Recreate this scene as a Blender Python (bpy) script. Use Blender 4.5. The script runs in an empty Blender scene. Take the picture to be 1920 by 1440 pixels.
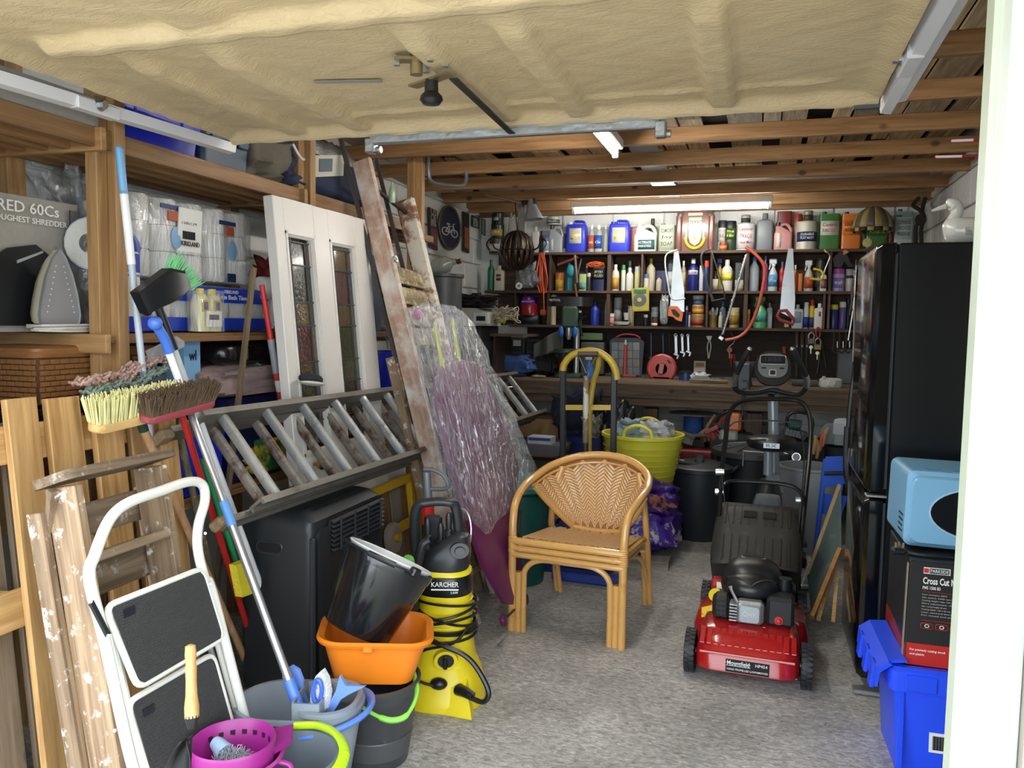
import bpy,bmesh,math,random
from math import sin,cos,pi,radians as R
from mathutils import Vector as V,Matrix as MX
random.seed(7)
SC = bpy.context.scene
COL = SC.collection

# ---------------------------------------------------------------- camera, sky, exposure
YAW,PITCH,ROLL,FPX,CAMH = .3019,.0759,.0154,1487.0,1.42
_f = V((-sin(YAW),cos(YAW),0)); _r = V((cos(YAW),sin(YAW),0)); _u = V((0,0,1))
FW = _f*cos(PITCH)-_u*sin(PITCH); _u2 = _u*cos(PITCH)+_f*sin(PITCH)
RT = _r*cos(ROLL)+_u2*sin(ROLL); UP = -_r*sin(ROLL)+_u2*cos(ROLL)
EYE = V((0,0,CAMH))
cam = bpy.data.cameras.new('camera'); cam.sensor_width = 36; cam.lens = 36*FPX/1920; cam.clip_start = .05; cam.clip_end = 200
camo = bpy.data.objects.new('camera',cam); COL.objects.link(camo)
camo.matrix_world = MX(((RT.x,UP.x,-FW.x,0),(RT.y,UP.y,-FW.y,0),(RT.z,UP.z,-FW.z,CAMH),(0,0,0,1)))
SC.camera = camo
SC.view_settings.view_transform = 'Standard'; SC.view_settings.look = 'None'
SC.view_settings.gamma = 1; SC.view_settings.use_curve_mapping = False
SC.view_settings.exposure = 1.55
w = bpy.data.worlds.new('sky'); SC.world = w; w.use_nodes = True
bg = w.node_tree.nodes['Background']; bg.inputs[0].default_value = (.86,.94,1,1); bg.inputs[1].default_value = 2.1
SC.cycles.max_bounces = 10; SC.cycles.diffuse_bounces = 5; SC.cycles.glossy_bounces = 4
SC.cycles.transmission_bounces = 8; SC.cycles.transparent_max_bounces = 12
SC.cycles.caustics_reflective = False; SC.cycles.caustics_refractive = False

def P(px,py,X=None,Y=None,Z=None):
    """survey helper: the point seen at photo pixel (px, py) that lies on the plane X=, Y= or Z="""
    d = RT*(px-960)-UP*(py-720)+FW*FPX
    t = X/d.x if X is not None else Y/d.y if Y is not None else (Z-CAMH)/d.z
    return EYE+d*t

# ---------------------------------------------------------------- materials
MATS = {}
def nodes(name):
    m = bpy.data.materials.new(name); m.use_nodes = True
    nt = m.node_tree; return m,nt,nt.nodes['Principled BSDF']
def rgba(c): return (c[0],c[1],c[2],1)
def pm(name,col,rough=.5,metal=0,var=.12,scale=12,bump=0,bscale=60,coat=0,dirt=None,emit=0,spec=.5):
    """plain surface with slight uneven tone, optional fine relief, optional worn second colour"""
    if name in MATS: return MATS[name]
    m,nt,b = nodes(name); N = nt.nodes.new; Lk = nt.links.new
    tc = N('ShaderNodeTexCoord'); n = N('ShaderNodeTexNoise'); n.inputs['Scale'].default_value = scale; n.inputs['Detail'].default_value = 5
    Lk(tc.outputs['Object'],n.inputs['Vector'])
    mx = N('ShaderNodeMix'); mx.data_type = 'RGBA'
    mx.inputs[6].default_value = rgba([c*(1-var) for c in col]); mx.inputs[7].default_value = rgba([min(1,c*(1+var)) for c in col])
    Lk(n.outputs['Fac'],mx.inputs[0]); out = mx.outputs[2]
    if dirt:
        dc,lo,hi,ds = dirt
        n2 = N('ShaderNodeTexNoise'); n2.inputs['Scale'].default_value = ds; n2.inputs['Detail'].default_value = 8; n2.inputs['Roughness'].default_value = .65
        Lk(tc.outputs['Object'],n2.inputs['Vector'])
        mr = N('ShaderNodeMapRange'); mr.inputs[1].default_value = lo; mr.inputs[2].default_value = hi; Lk(n2.outputs['Fac'],mr.inputs[0])
        m2 = N('ShaderNodeMix'); m2.data_type = 'RGBA'; Lk(mr.outputs[0],m2.inputs[0]); Lk(out,m2.inputs[6]); m2.inputs[7].default_value = rgba(dc)
        out = m2.outputs[2]
    Lk(out,b.inputs['Base Color'])
    b.inputs['Roughness'].default_value = rough; b.inputs['Metallic'].default_value = metal
    b.inputs['Specular IOR Level'].default_value = spec
    if coat: b.inputs['Coat Weight'].default_value = coat; b.inputs['Coat Roughness'].default_value = .1
    if emit: b.inputs['Emission Color'].default_value = rgba(col); b.inputs['Emission Strength'].default_value = emit
    if bump:
        n3 = N('ShaderNodeTexNoise'); n3.inputs['Scale'].default_value = bscale; n3.inputs['Detail'].default_value = 4
        Lk(tc.outputs['Object'],n3.inputs['Vector'])
        bp = N('ShaderNodeBump'); bp.inputs['Strength'].default_value = bump; bp.inputs['Distance'].default_value = .01
        Lk(n3.outputs['Fac'],bp.inputs['Height']); Lk(bp.outputs[0],b.inputs['Normal'])
    MATS[name] = m; return m
def wood(name,c1,c2,axis='X',rough=.6,fine=40,knots=True,paint=None,shift=.25):
    """sawn timber, the grain running along one axis, tone different from piece to piece"""
    key = name+axis
    if key in MATS: return MATS[key]
    m,nt,b = nodes(key); N = nt.nodes.new; Lk = nt.links.new
    tc = N('ShaderNodeTexCoord'); mp = N('ShaderNodeMapping'); s = {'X': (.06,1,1),'Y': (1,.06,1),'Z': (1,1,.06)}[axis]
    mp.inputs['Scale'].default_value = s
    oi = N('ShaderNodeObjectInfo'); ad = N('ShaderNodeVectorMath'); ad.operation = 'ADD'
    sc = N('ShaderNodeVectorMath'); sc.operation = 'SCALE'; sc.inputs[0].default_value = (7,13,5); Lk(oi.outputs['Random'],sc.inputs['Scale'])
    Lk(tc.outputs['Object'],ad.inputs[0]); Lk(sc.outputs[0],ad.inputs[1]); Lk(ad.outputs[0],mp.inputs['Vector'])
    n = N('ShaderNodeTexNoise'); n.inputs['Scale'].default_value = fine; n.inputs['Detail'].default_value = 6; n.inputs['Roughness'].default_value = .6; n.inputs['Distortion'].default_value = .6
    Lk(mp.outputs[0],n.inputs['Vector'])
    cr = N('ShaderNodeValToRGB'); cr.color_ramp.elements[0].position = .35; cr.color_ramp.elements[1].position = .65
    cr.color_ramp.elements[0].color = rgba(c2); cr.color_ramp.elements[1].color = rgba(c1); Lk(n.outputs['Fac'],cr.inputs[0])
    out = cr.outputs[0]
    hv = N('ShaderNodeHueSaturation'); mr = N('ShaderNodeMapRange'); mr.inputs[3].default_value = 1-shift; mr.inputs[4].default_value = 1+shift
    Lk(oi.outputs['Random'],mr.inputs[0]); Lk(mr.outputs[0],hv.inputs['Value']); Lk(out,hv.inputs['Color']); out = hv.outputs[0]
    if knots:
        vo = N('ShaderNodeTexVoronoi'); vo.inputs['Scale'].default_value = 4.5
        mk = N('ShaderNodeMapping'); mk.inputs['Scale'].default_value = {'X': (.7,1,1),'Y': (1,.7,1),'Z': (1,1,.7)}[axis]
        Lk(ad.outputs[0],mk.inputs['Vector']); Lk(mk.outputs[0],vo.inputs['Vector'])
        kr = N('ShaderNodeMapRange'); kr.inputs[1].default_value = .05; kr.inputs[2].default_value = .1; kr.inputs[3].default_value = .8; kr.inputs[4].default_value = 0
        Lk(vo.outputs['Distance'],kr.inputs[0])
        mx = N('ShaderNodeMix'); mx.data_type = 'RGBA'; Lk(kr.outputs[0],mx.inputs[0]); Lk(out,mx.inputs[6]); mx.inputs[7].default_value = rgba([c*.3 for c in c2]); out = mx.outputs[2]
    if paint:
        pc,lo,hi,ds = paint
        n2 = N('ShaderNodeTexNoise'); n2.inputs['Scale'].default_value = ds; n2.inputs['Detail'].default_value = 9; n2.inputs['Roughness'].default_value = .7
        Lk(tc.outputs['Object'],n2.inputs['Vector'])
        m3 = N('ShaderNodeMapRange'); m3.inputs[1].default_value = lo; m3.inputs[2].default_value = hi; Lk(n2.outputs['Fac'],m3.inputs[0])
        mx = N('ShaderNodeMix'); mx.data_type = 'RGBA'; Lk(m3.outputs[0],mx.inputs[0]); Lk(out,mx.inputs[6]); mx.inputs[7].default_value = rgba(pc); out = mx.outputs[2]
    Lk(out,b.inputs['Base Color']); b.inputs['Roughness'].default_value = rough
    bp = N('ShaderNodeBump'); bp.inputs['Strength'].default_value = .25; bp.inputs['Distance'].default_value = .004
    Lk(n.outputs['Fac'],bp.inputs['Height']); Lk(bp.outputs[0],b.inputs['Normal'])
    MATS[key] = m; return m
def clear(name,col=(.95,.97,1),op=.25,rough=.15,bump=.6,bscale=14,spec=.8,stretch=(1.6,1.6,.5),dist=.05,crease=0):
    """thin clear film: mostly see-through with shiny crinkles"""
    if name in MATS: return MATS[name]
    m,nt,b = nodes(name); N = nt.nodes.new; Lk = nt.links.new
    b = N('ShaderNodeMixShader'); b.inputs[0].default_value = .72; df = N('ShaderNodeBsdfDiffuse'); gl = N('ShaderNodeBsdfGlossy'); df.inputs[0].default_value = rgba(col); gl.inputs[0].default_value = rgba(col)
    gl.inputs['Roughness'].default_value = rough; Lk(df.outputs[0],b.inputs[1]); Lk(gl.outputs[0],b.inputs[2])
    tr = N('ShaderNodeBsdfTransparent'); mx = N('ShaderNodeMixShader'); lw = N('ShaderNodeLayerWeight'); lw.inputs['Blend'].default_value = .35
    mr = N('ShaderNodeMapRange'); mr.inputs[3].default_value = op; mr.inputs[4].default_value = min(1,op+.45)
    tc = N('ShaderNodeTexCoord'); n = N('ShaderNodeTexNoise'); n.inputs['Scale'].default_value = bscale; n.inputs['Detail'].default_value = 6; n.inputs['Distortion'].default_value = 1.2
    mp = N('ShaderNodeMapping'); mp.inputs['Scale'].default_value = stretch; Lk(tc.outputs['Object'],mp.inputs[0]); Lk(mp.outputs[0],n.inputs['Vector'])
    bp = N('ShaderNodeBump'); bp.inputs['Strength'].default_value = bump; bp.inputs['Distance'].default_value = dist; Lk(n.outputs['Fac'],bp.inputs['Height'])
    Lk(bp.outputs[0],gl.inputs['Normal']); Lk(bp.outputs[0],lw.inputs['Normal'])
    Lk(lw.outputs['Facing'],mr.inputs[0]); fo = mr.outputs[0]
    if crease:                                   # fold lines turned milky; white streaks put in for sharp glints
        def mth(op,a,v):
            q = N('ShaderNodeMath'); q.operation = op; q.use_clamp = op == 'MULTIPLY_ADD'; Lk(a,q.inputs[0])
            if isinstance(v,(int,float)): q.inputs[1].default_value = v
            else: Lk(v,q.inputs[1])
            return q
        acc = fo
        for sc_,wd in ((bscale*.5,.016),(bscale*1.3,.014)):
            n5 = N('ShaderNodeTexNoise'); n5.inputs['Scale'].default_value = sc_; n5.inputs['Detail'].default_value = 4; n5.inputs['Distortion'].default_value = 1.5; Lk(mp.outputs[0],n5.inputs['Vector'])
            ab = mth('ABSOLUTE',mth('SUBTRACT',n5.outputs['Fac'],.5).outputs[0],0)
            m6 = N('ShaderNodeMapRange'); m6.inputs[1].default_value = 0; m6.inputs[2].default_value = wd; m6.inputs[3].default_value = crease; m6.inputs[4].default_value = 0; Lk(ab.outputs[0],m6.inputs[0])
            acc = mth('ADD',acc,m6.outputs[0]).outputs[0]
        fo = mth('MINIMUM',acc,.95).outputs[0]
    Lk(fo,mx.inputs[0]); Lk(tr.outputs[0],mx.inputs[1]); Lk(b.outputs[0],mx.inputs[2])
    Lk(mx.outputs[0],nt.nodes['Material Output'].inputs['Surface']); MATS[name] = m; return m
def C(h):
    """sRGB hex to linear"""
    o = []
    for i in (0,2,4):
        c = int(h[i:i+2],16)/255; o.append(c/12.92 if c <= .04045 else ((c+.055)/1.055)**2.4)
    return tuple(o)
_pl = {}
def pl(h,rough=.4,**k):
    """plain moulded plastic or print of one colour"""
    key = 'plastic_%s_%d' % (h,rough*100)
    return pm(key,C(h),rough,**k)

# ---------------------------------------------------------------- mesh building
class G:
    def __init__(s): s.v = []; s.f = []
    def add(s,vs,fs):
        o = len(s.v); s.v += [V(p) for p in vs]; s.f += [tuple(i+o for i in f) for f in fs]; return s
    def box(s,c,d,M=None,bev=0):
        hx,hy,hz = d[0]/2,d[1]/2,d[2]/2; c = V(c); vs = []; fs = []
        if bev <= 0:
            for z in (-1,1):
                for y in (-1,1):
                    for x in (-1,1): vs.append(V((x*hx,y*hy,z*hz)))
            fs = [(0,2,3,1),(4,5,7,6),(0,1,5,4),(2,6,7,3),(0,4,6,2),(1,3,7,5)]
        else:
            b = min(bev,hx*.99,hy*.99,hz*.99); ix = {}
            for z in (-1,1):
                for y in (-1,1):
                    for x in (-1,1):
                        ix[x,y,z,0] = len(vs); vs.append(V((x*hx,y*(hy-b),z*(hz-b))))
                        ix[x,y,z,1] = len(vs); vs.append(V((x*(hx-b),y*hy,z*(hz-b))))
                        ix[x,y,z,2] = len(vs); vs.append(V((x*(hx-b),y*(hy-b),z*hz)))
                        fs.append((ix[x,y,z,0],ix[x,y,z,1],ix[x,y,z,2]) if x*y*z > 0 else (ix[x,y,z,2],ix[x,y,z,1],ix[x,y,z,0]))
            for a in (-1,1):
                q = [(-1,-1),(1,-1),(1,1),(-1,1)]; q = q if a > 0 else q[::-1]
                fs.append([ix[a,p,r,0] for p,r in q]); fs.append([ix[r,a,p,1] for p,r in q]); fs.append([ix[p,r,a,2] for p,r in q])
            for p in (-1,1):
                for r in (-1,1):
                    t = [ix[p,r,-1,0],ix[p,r,-1,1],ix[p,r,1,1],ix[p,r,1,0]]; fs.append(t if p*r > 0 else t[::-1])
                    t = [ix[p,-1,r,0],ix[p,1,r,0],ix[p,1,r,2],ix[p,-1,r,2]]; fs.append(t if p*r > 0 else t[::-1])
                    t = [ix[-1,p,r,1],ix[-1,p,r,2],ix[1,p,r,2],ix[1,p,r,1]]; fs.append(t if p*r > 0 else t[::-1])
        if M is not None: vs = [M @ v for v in vs]
        return s.add([v+c for v in vs],fs)
    def bar(s,a,b,w,t,up=(0,0,1),bev=0):
        """a beam from a to b, w wide across, t thick along up"""
        a,b = V(a),V(b); z = (b-a).normalized(); y = V(up); y = (y-z*y.dot(z)).normalized(); x = y.cross(z)
        M = MX((x,y,z)).transposed()
        return s.box((a+b)/2,(w,t,(b-a).length),M,bev)
    def loft(s,rings,cap=True,closed=True):
        n = len(rings[0]); vs = [p for r in rings for p in r]; fs = []
        for i in range(len(rings)-1):
            for j in range(n if closed else n-1):
                k = (j+1) % n; fs.append((i*n+j,i*n+k,(i+1)*n+k,(i+1)*n+j))
        if cap: fs.append(tuple(range(n))[::-1]); fs.append(tuple((len(rings)-1)*n+j for j in range(n)))
        return s.add(vs,fs)
    def tube(s,pts,r,n=8,loop=False,flat=1):
        pts = [V(p) for p in pts]; m = len(pts); rs = r if isinstance(r,(list,tuple)) else [r]*m
        T = [((pts[(i+1) % m] if loop or i < m-1 else pts[i])-(pts[i-1] if loop or i > 0 else pts[i])).normalized() for i in range(m)]
        u = T[0].orthogonal().normalized(); rings = []
        for i in range(m):
            u = (u-T[i]*u.dot(T[i])); u = u.normalized() if u.length > 1e-6 else T[i].orthogonal().normalized(); v = T[i].cross(u)
            rings.append([pts[i]+(u*cos(2*pi*j/n)+v*flat*sin(2*pi*j/n))*rs[i] for j in range(n)])
        if loop: rings.append(rings[0]); return s.loft(rings,cap=False)
        return s.loft(rings)
    def cyl(s,a,b,r0,r1=None,n=16): return s.tube([a,b],[r0,r0 if r1 is None else r1],n)
    def lathe(s,prof,c=(0,0,0),n=24,sx=1,sy=1,M=None,a0=0,a1=2*pi):
        full = abs(a1-a0-2*pi) < 1e-6; m = n if full else n+1; c = V(c); rings = []
        for r,z in prof:
            ring = [V((r*sx*cos(a0+(a1-a0)*j/n),r*sy*sin(a0+(a1-a0)*j/n),z)) for j in range(m)]
            rings.append([(M @ p if M is not None else p)+c for p in ring])
        return s.loft(rings,cap=False,closed=full)
    def ball(s,c,r,sc=(1,1,1),n=14,M=None):
        return s.lathe([(r*sin(pi*i/(n//2))*1+1e-5,-r*cos(pi*i/(n//2))*sc[2]) for i in range(n//2+1)],c,n,sc[0],sc[1],M)
    def prism(s,poly,a,b):
        """poly: 3-D points of one face, swept by vector b-a"""
        d = V(b)-V(a); return s.loft([[V(p) for p in poly],[V(p)+d for p in poly]])
    def grid(s,fn,nu,nv,th=0):
        vs = [V(fn(i/nu,j/nv)) for i in range(nu+1) for j in range(nv+1)]
        fs = [(i*(nv+1)+j,(i+1)*(nv+1)+j,(i+1)*(nv+1)+j+1,i*(nv+1)+j+1) for i in range(nu) for j in range(nv)]
        return s.add(vs,fs)
    def xf(s,M):
        s.v = [M @ v for v in s.v]; return s
def rr(w,d,r,z=0,n=4,c=(0,0),rot=0):
    """rounded rectangle ring in the xy plane"""
    o = []; r = min(r,w/2*.999,d/2*.999)
    for q,(sx,sy) in enumerate(((1,1),(-1,1),(-1,-1),(1,-1))):
        for k in range(n+1):
            a = q*pi/2+pi/2*k/n; o.append(V((sx*(w/2-r)+r*cos(a),sy*(d/2-r)+r*sin(a),z)))
    if rot: o = [MX.Rotation(rot,3,'Z') @ p for p in o]
    return [p+V((c[0],c[1],0)) for p in o]
def arc(c,r,a0,a1,n,ax='xz'):
    o = []; c = V(c)
    for i in range(n+1):
        a = a0+(a1-a0)*i/n; p,q = r*cos(a),r*sin(a)
        o.append(c+V({'xz': (p,0,q),'xy': (p,q,0),'yz': (0,p,q)}[ax]))
    return o
def smoothpath(pts,k=6):
    """Catmull-Rom through the points"""
    pts = [V(p) for p in pts]; q = [pts[0]*2-pts[1]]+pts+[pts[-1]*2-pts[-2]]; o = []
    for i in range(1,len(q)-2):
        for j in range(k):
            t = j/k; a,b,c,d = q[i-1],q[i],q[i+1],q[i+2]
            o.append(.5*((2*b)+(c-a)*t+(2*a-5*b+4*c-d)*t*t+(3*b-a-3*c+d)*t**3))
    return o+[pts[-1]]

def link(o): COL.objects.link(o); return o
WORLD = set()
def part(name,g,m,parent=None,smooth=35,solid=0,label=None,kind=None,bevel=0,sub=0):
    me = bpy.data.meshes.new(name); me.from_pydata([tuple(v) for v in g.v],[],g.f)
    if smooth:
        me.polygons.foreach_set('use_smooth',[True]*len(me.polygons)); me.set_sharp_from_angle(angle=R(smooth))
    me.materials.append(m); me.update()
    o = bpy.data.objects.new(name,me); link(o)
    if parent is not None:
        o.parent = parent
        root = parent
        while root.parent is not None: root = root.parent
        if root.name in WORLD:
            o.matrix_parent_inverse = (parent.matrix_parent_inverse.inverted() if False else MX()) if parent.parent is not None else MX.Translation(-V(parent.location))
    if solid:
        md = o.modifiers.new('thickness','SOLIDIFY'); md.thickness = solid; md.offset = 0
    if bevel:
        md = o.modifiers.new('soft_edges','BEVEL'); md.width = bevel; md.segments = 2; md.limit_method = 'ANGLE'
    if sub:
        md = o.modifiers.new('smoothing','SUBSURF'); md.levels = sub; md.render_levels = sub
    if label: o['label'] = label
    if kind: o['kind'] = kind
    return o
def thing(name,label,cat,loc=None,rz=0,group=None,M=None):
    """the Empty at a thing's base; loc=(x,y,z) given with world=... see at()"""
    o = bpy.data.objects.new(name,None); link(o); o.empty_display_size = .05
    if M is not None: o.matrix_world = M
    elif loc is not None: o.location = loc; o.rotation_euler = (0,0,rz)
    o['label'] = label; o['category'] = cat
    if group: o['group'] = group
    return o
def wthing(name,label,cat,base,group=None):
    """a thing whose parts are given in world coordinates"""
    o = thing(name,label,cat,base,0,group); WORLD.add(o.name); return o
def tag(o,label,cat,group=None):
    o['label'] = label; o['category'] = cat
    if group: o['group'] = group
    return o
def struct(o): o['kind'] = 'structure'; return o
def frame(a,b,side=(1,0,0)):
    """matrix with origin a, z from a towards b, x as near as possible to side"""
    a,b = V(a),V(b); z = (b-a).normalized(); x = V(side); x = (x-z*x.dot(z)).normalized(); y = z.cross(x)
    return MX(((x.x,y.x,z.x,a.x),(x.y,y.y,z.y,a.y),(x.z,y.z,z.z,a.z),(0,0,0,1)))
def text(s,w,h,M,m,parent,name='lettering',bold=.004,ex=.0008):
    """flat lettering, w by h, lower left corner at the origin of M, reading along M's x"""
    cu = bpy.data.curves.new(name,'FONT'); cu.body = s; cu.extrude = ex; cu.resolution_u = 2; cu.offset = bold; cu.align_x = 'LEFT'
    to = bpy.data.objects.new(name,cu); link(to)
    me = bpy.data.meshes.new_from_object(to); bpy.data.objects.remove(to); bpy.data.curves.remove(cu)
    xs = [v.co.x for v in me.vertices]; ys = [v.co.y for v in me.vertices]
    if not xs: return None
    kx = w/(max(xs)-min(xs)); ky = h/(max(ys)-min(ys)); x0,y0 = min(xs),min(ys)
    for v in me.vertices: v.co = M @ V(((v.co.x-x0)*kx,(v.co.y-y0)*ky,v.co.z))
    me.name = name; me.materials.clear(); me.materials.append(m)
    o = bpy.data.objects.new(name,me); link(o); o.parent = parent
    root = parent
    while root.parent is not None: root = root.parent
    if root.name in WORLD and parent.parent is None: o.matrix_parent_inverse = MX.Translation(-V(parent.location))
    return o
def face(o,xdir,ydir):
    """matrix for flat work on a surface: origin o, x along xdir, y along ydir"""
    o,x,y = V(o),V(xdir).normalized(),V(ydir).normalized(); z = x.cross(y)
    return MX(((x.x,y.x,z.x,o.x),(x.y,y.y,z.y,o.y),(x.z,y.z,z.z,o.z),(0,0,0,1)))
def dup(o,M=None,loc=None,label=None):
    def cp(a,par):
        c = a.copy(); link(c)
        if par is not None: c.parent = par
        for ch in a.children: cp(ch,c)
        return c
    c = cp(o,None)
    if M is not None: c.matrix_world = M
    if loc is not None: c.location = loc
    if label: c['label'] = label
    return c
# ---------------------------------------------------------------- common materials
pine = dict(c1=C('bf9a62'),c2=C('9a7444'))
JOIST = wood('joist_pine',C('ab8257'),C('84603a'),'X',.65)
POSTW = wood('shelf_pine',C('b08a5c'),C('8c6840'),'Z',.6)
POSTX = wood('shelf_pine',C('b08a5c'),C('8c6840'),'X',.6)
POSTY = wood('shelf_pine',C('9d764c'),C('785636'),'Y',.6)
ROOFB = wood('roof_board',C('d2bb94'),C('9a8262'),'Y',.8,shift=.45)
DARKW = wood('dark_shelf_wood',C('5b4636'),C('372a20'),'X',.7)
DARKZ = wood('dark_shelf_wood',C('5b4636'),C('372a20'),'Z',.7)
BENCHW = wood('bench_wood',C('6f5c49'),C('463a2e'),'X',.75)
PALLET = wood('pallet_wood',C('c39c66'),C('9c7443'),'Z',.75)
PALLETY = wood('pallet_wood',C('b58e5b'),C('8d6a3f'),'Y',.75)
OLDZ = wood('old_ladder_wood',C('9c8468'),C('6c5642'),'Z',.75,paint=(C('d3cec4'),.56,.64,17))
OLDY = wood('old_ladder_wood',C('85705a'),C('5d4d3c'),'Y',.75,paint=(C('b9b3a6'),.6,.75,18))
RAILZ = wood('pink_washed_wood',C('bfa190'),C('997866'),'Z',.75,fine=25,knots=False,paint=(C('cfc9bf'),.46,.64,5),shift=.05)
HANDLEZ = wood('turned_handle_wood',C('c69c63'),C('a67b48'),'Z',.45,knots=False)
BLACK = pl('16181b',.35); BLACKM = pl('1b1c1e',.6); BLACKG = pl('0c0d0f',.12,coat=.5)
WHITE = pl('e8e8e4',.4); CREAM = pl('d9d2bd',.5); GREY = pl('8a8f94',.45)
ALU = pm('aluminium',C('b4b6b6'),.38,.75,.15,20,bump=.15,bscale=80,dirt=(C('6b6459'),.55,.75,9))
ALUP = pm('paint_spattered_aluminium',C('8d857c'),.5,.5,.2,30,bump=.25,bscale=90,dirt=(C('5c4334'),.48,.62,16))
STEEL = pm('bright_steel',C('b9bbbd'),.38,.9,.06,30)
GALV = pm('galvanised_steel',C('a8abac'),.4,.85,.15,40,bump=.2,bscale=50)
CHROME = pm('chrome',C('c9cbcd'),.3,1,.02)
RUST = pm('rusty_dark_iron',C('3a2c25'),.7,.4,.4,30,bump=.3)

# ---------------------------------------------------------------- the room
XL,XR,YB,YF,CEIL = -2.43,1.15,6.8,1.4,2.36
m,nt,b = nodes('floor_concrete'); N = nt.nodes.new; Lk = nt.links.new
tc = N('ShaderNodeTexCoord'); mp = N('ShaderNodeMapping'); mp.inputs['Scale'].default_value = (1,2.2,1); mp.inputs['Rotation'].default_value = (0,0,.12); Lk(tc.outputs['Object'],mp.inputs[0])
n1 = N('ShaderNodeTexNoise'); n1.inputs['Scale'].default_value = 34; n1.inputs['Detail'].default_value = 8; n1.inputs['Roughness'].default_value = .72; n1.inputs['Distortion'].default_value = .9; Lk(mp.outputs[0],n1.inputs['Vector'])
n2 = N('ShaderNodeTexNoise'); n2.inputs['Scale'].default_value = 3; n2.inputs['Detail'].default_value = 5; Lk(tc.outputs['Object'],n2.inputs['Vector'])
cr = N('ShaderNodeValToRGB'); e = cr.color_ramp.elements; e[0].position = .36; e[0].color = rgba(C('85817b')); e[1].position = .66; e[1].color = rgba(C('dedcd8')); q = e.new(.52); q.color = rgba(C('b5b2ad'))
Lk(n1.outputs['Fac'],cr.inputs[0])
mr = N('ShaderNodeMapRange'); mr.inputs[1].default_value = .35; mr.inputs[2].default_value = .7; mr.inputs[3].default_value = .72; mr.inputs[4].default_value = 1.05; Lk(n2.outputs['Fac'],mr.inputs[0])
hv = N('ShaderNodeHueSaturation'); Lk(cr.outputs[0],hv.inputs['Color']); Lk(mr.outputs[0],hv.inputs['Value'])
n4 = N('ShaderNodeTexNoise'); n4.inputs['Scale'].default_value = 6; n4.inputs['Detail'].default_value = 10; n4.inputs['Roughness'].default_value = .8; Lk(tc.outputs['Object'],n4.inputs['Vector'])
m4 = N('ShaderNodeMapRange'); m4.inputs[1].default_value = .66; m4.inputs[2].default_value = .74; m4.inputs[4].default_value = .7; Lk(n4.outputs['Fac'],m4.inputs[0])
mx = N('ShaderNodeMix'); mx.data_type = 'RGBA'; Lk(m4.outputs[0],mx.inputs[0]); Lk(hv.outputs[0],mx.inputs[6]); mx.inputs[7].default_value = rgba(C('6b5a52'))
Lk(mx.outputs[2],b.inputs['Base Color']); b.inputs['Roughness'].default_value = .75
bp = N('ShaderNodeBump'); bp.inputs['Strength'].default_value = .5; bp.inputs['Distance'].default_value = .006; Lk(n1.outputs['Fac'],bp.inputs['Height']); Lk(bp.outputs[0],b.inputs['Normal'])
FLOORM = m
struct(part('floor',G().box(((XL+XR)/2,(YF+YB)/2,-.05),(XR-XL+.4,YB-YF+.4,.1)),FLOORM))
DRIVE = pm('driveway_concrete',C('a9a69f'),.9,0,.15,6,bump=.2)
struct(part('driveway_ground',G().box((0,-8.8,-.07),(40,20,.1)),DRIVE))
PAINTW = pm('white_painted_block',C('d9dbd8'),.6,0,.05,4,bump=.25,bscale=45,dirt=(C('a9a79f'),.6,.85,3))
def blockwall(name,origin,u,length,height,nrm):
    """backing wall plus raised painted blocks, each a piece"""
    origin,u,nrm = V(origin),V(u),V(nrm); z = V((0,0,1))
    g = G(); M = MX((u,nrm,z)).transposed()
    g.box(origin+u*length/2-nrm*.06+z*height/2,(length,.1,height),M); w_ = struct(part(name,g,PAINTW))
    return w_
def blocks(parent,origin,u,nrm,length,z0,z1,bw=.44,bh=.215):
    origin,u,nrm = V(origin),V(u),V(nrm); M = MX((u,nrm,V((0,0,1)))).transposed()
    me = None; k = 0; z = z0
    while z < z1-.02:
        h = min(bh,z1-z); x = -(bw/2 if k % 2 else 0)
        while x < length-.02:
            a,b_ = max(x,0),min(x+bw,length)
            if b_-a > .05:
                c = origin+u*(a+b_)/2+V((0,0,z+h/2))
                part('block',G().box(c,(b_-a-.012,.022,h-.012),M,.005),PAINTW,parent)
            x += bw
        z += bh; k += 1
wl = blockwall('wall_left',(XL,YF,0),(0,1,0),YB-YF,2.5,(1,0,0))
wb = blockwall('wall_back',(XL-.1,YB,0),(1,0,0),XR-XL+.2,2.5,(0,-1,0))
wr = blockwall('wall_right',(XR,YF,0),(0,1,0),YB-YF,2.5,(-1,0,0))
blocks(wl,(XL,4.6,0),(0,1,0),(1,0,0),2.2,1.29,2.4)
blocks(wl,(XL,1.5,0),(0,1,0),(1,0,0),3.1,.86,2.0)
blocks(wr,(XR,3.3,0),(0,1,0),(-1,0,0),3.5,1.505,2.42)
blocks(wb,(-1.9,YB,0),(1,0,0),(0,-1,0),2.95,2.03,2.45)
blocks(wb,(-1.9,YB,0),(1,0,0),(0,-1,0),2.95,.2,.86)
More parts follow.
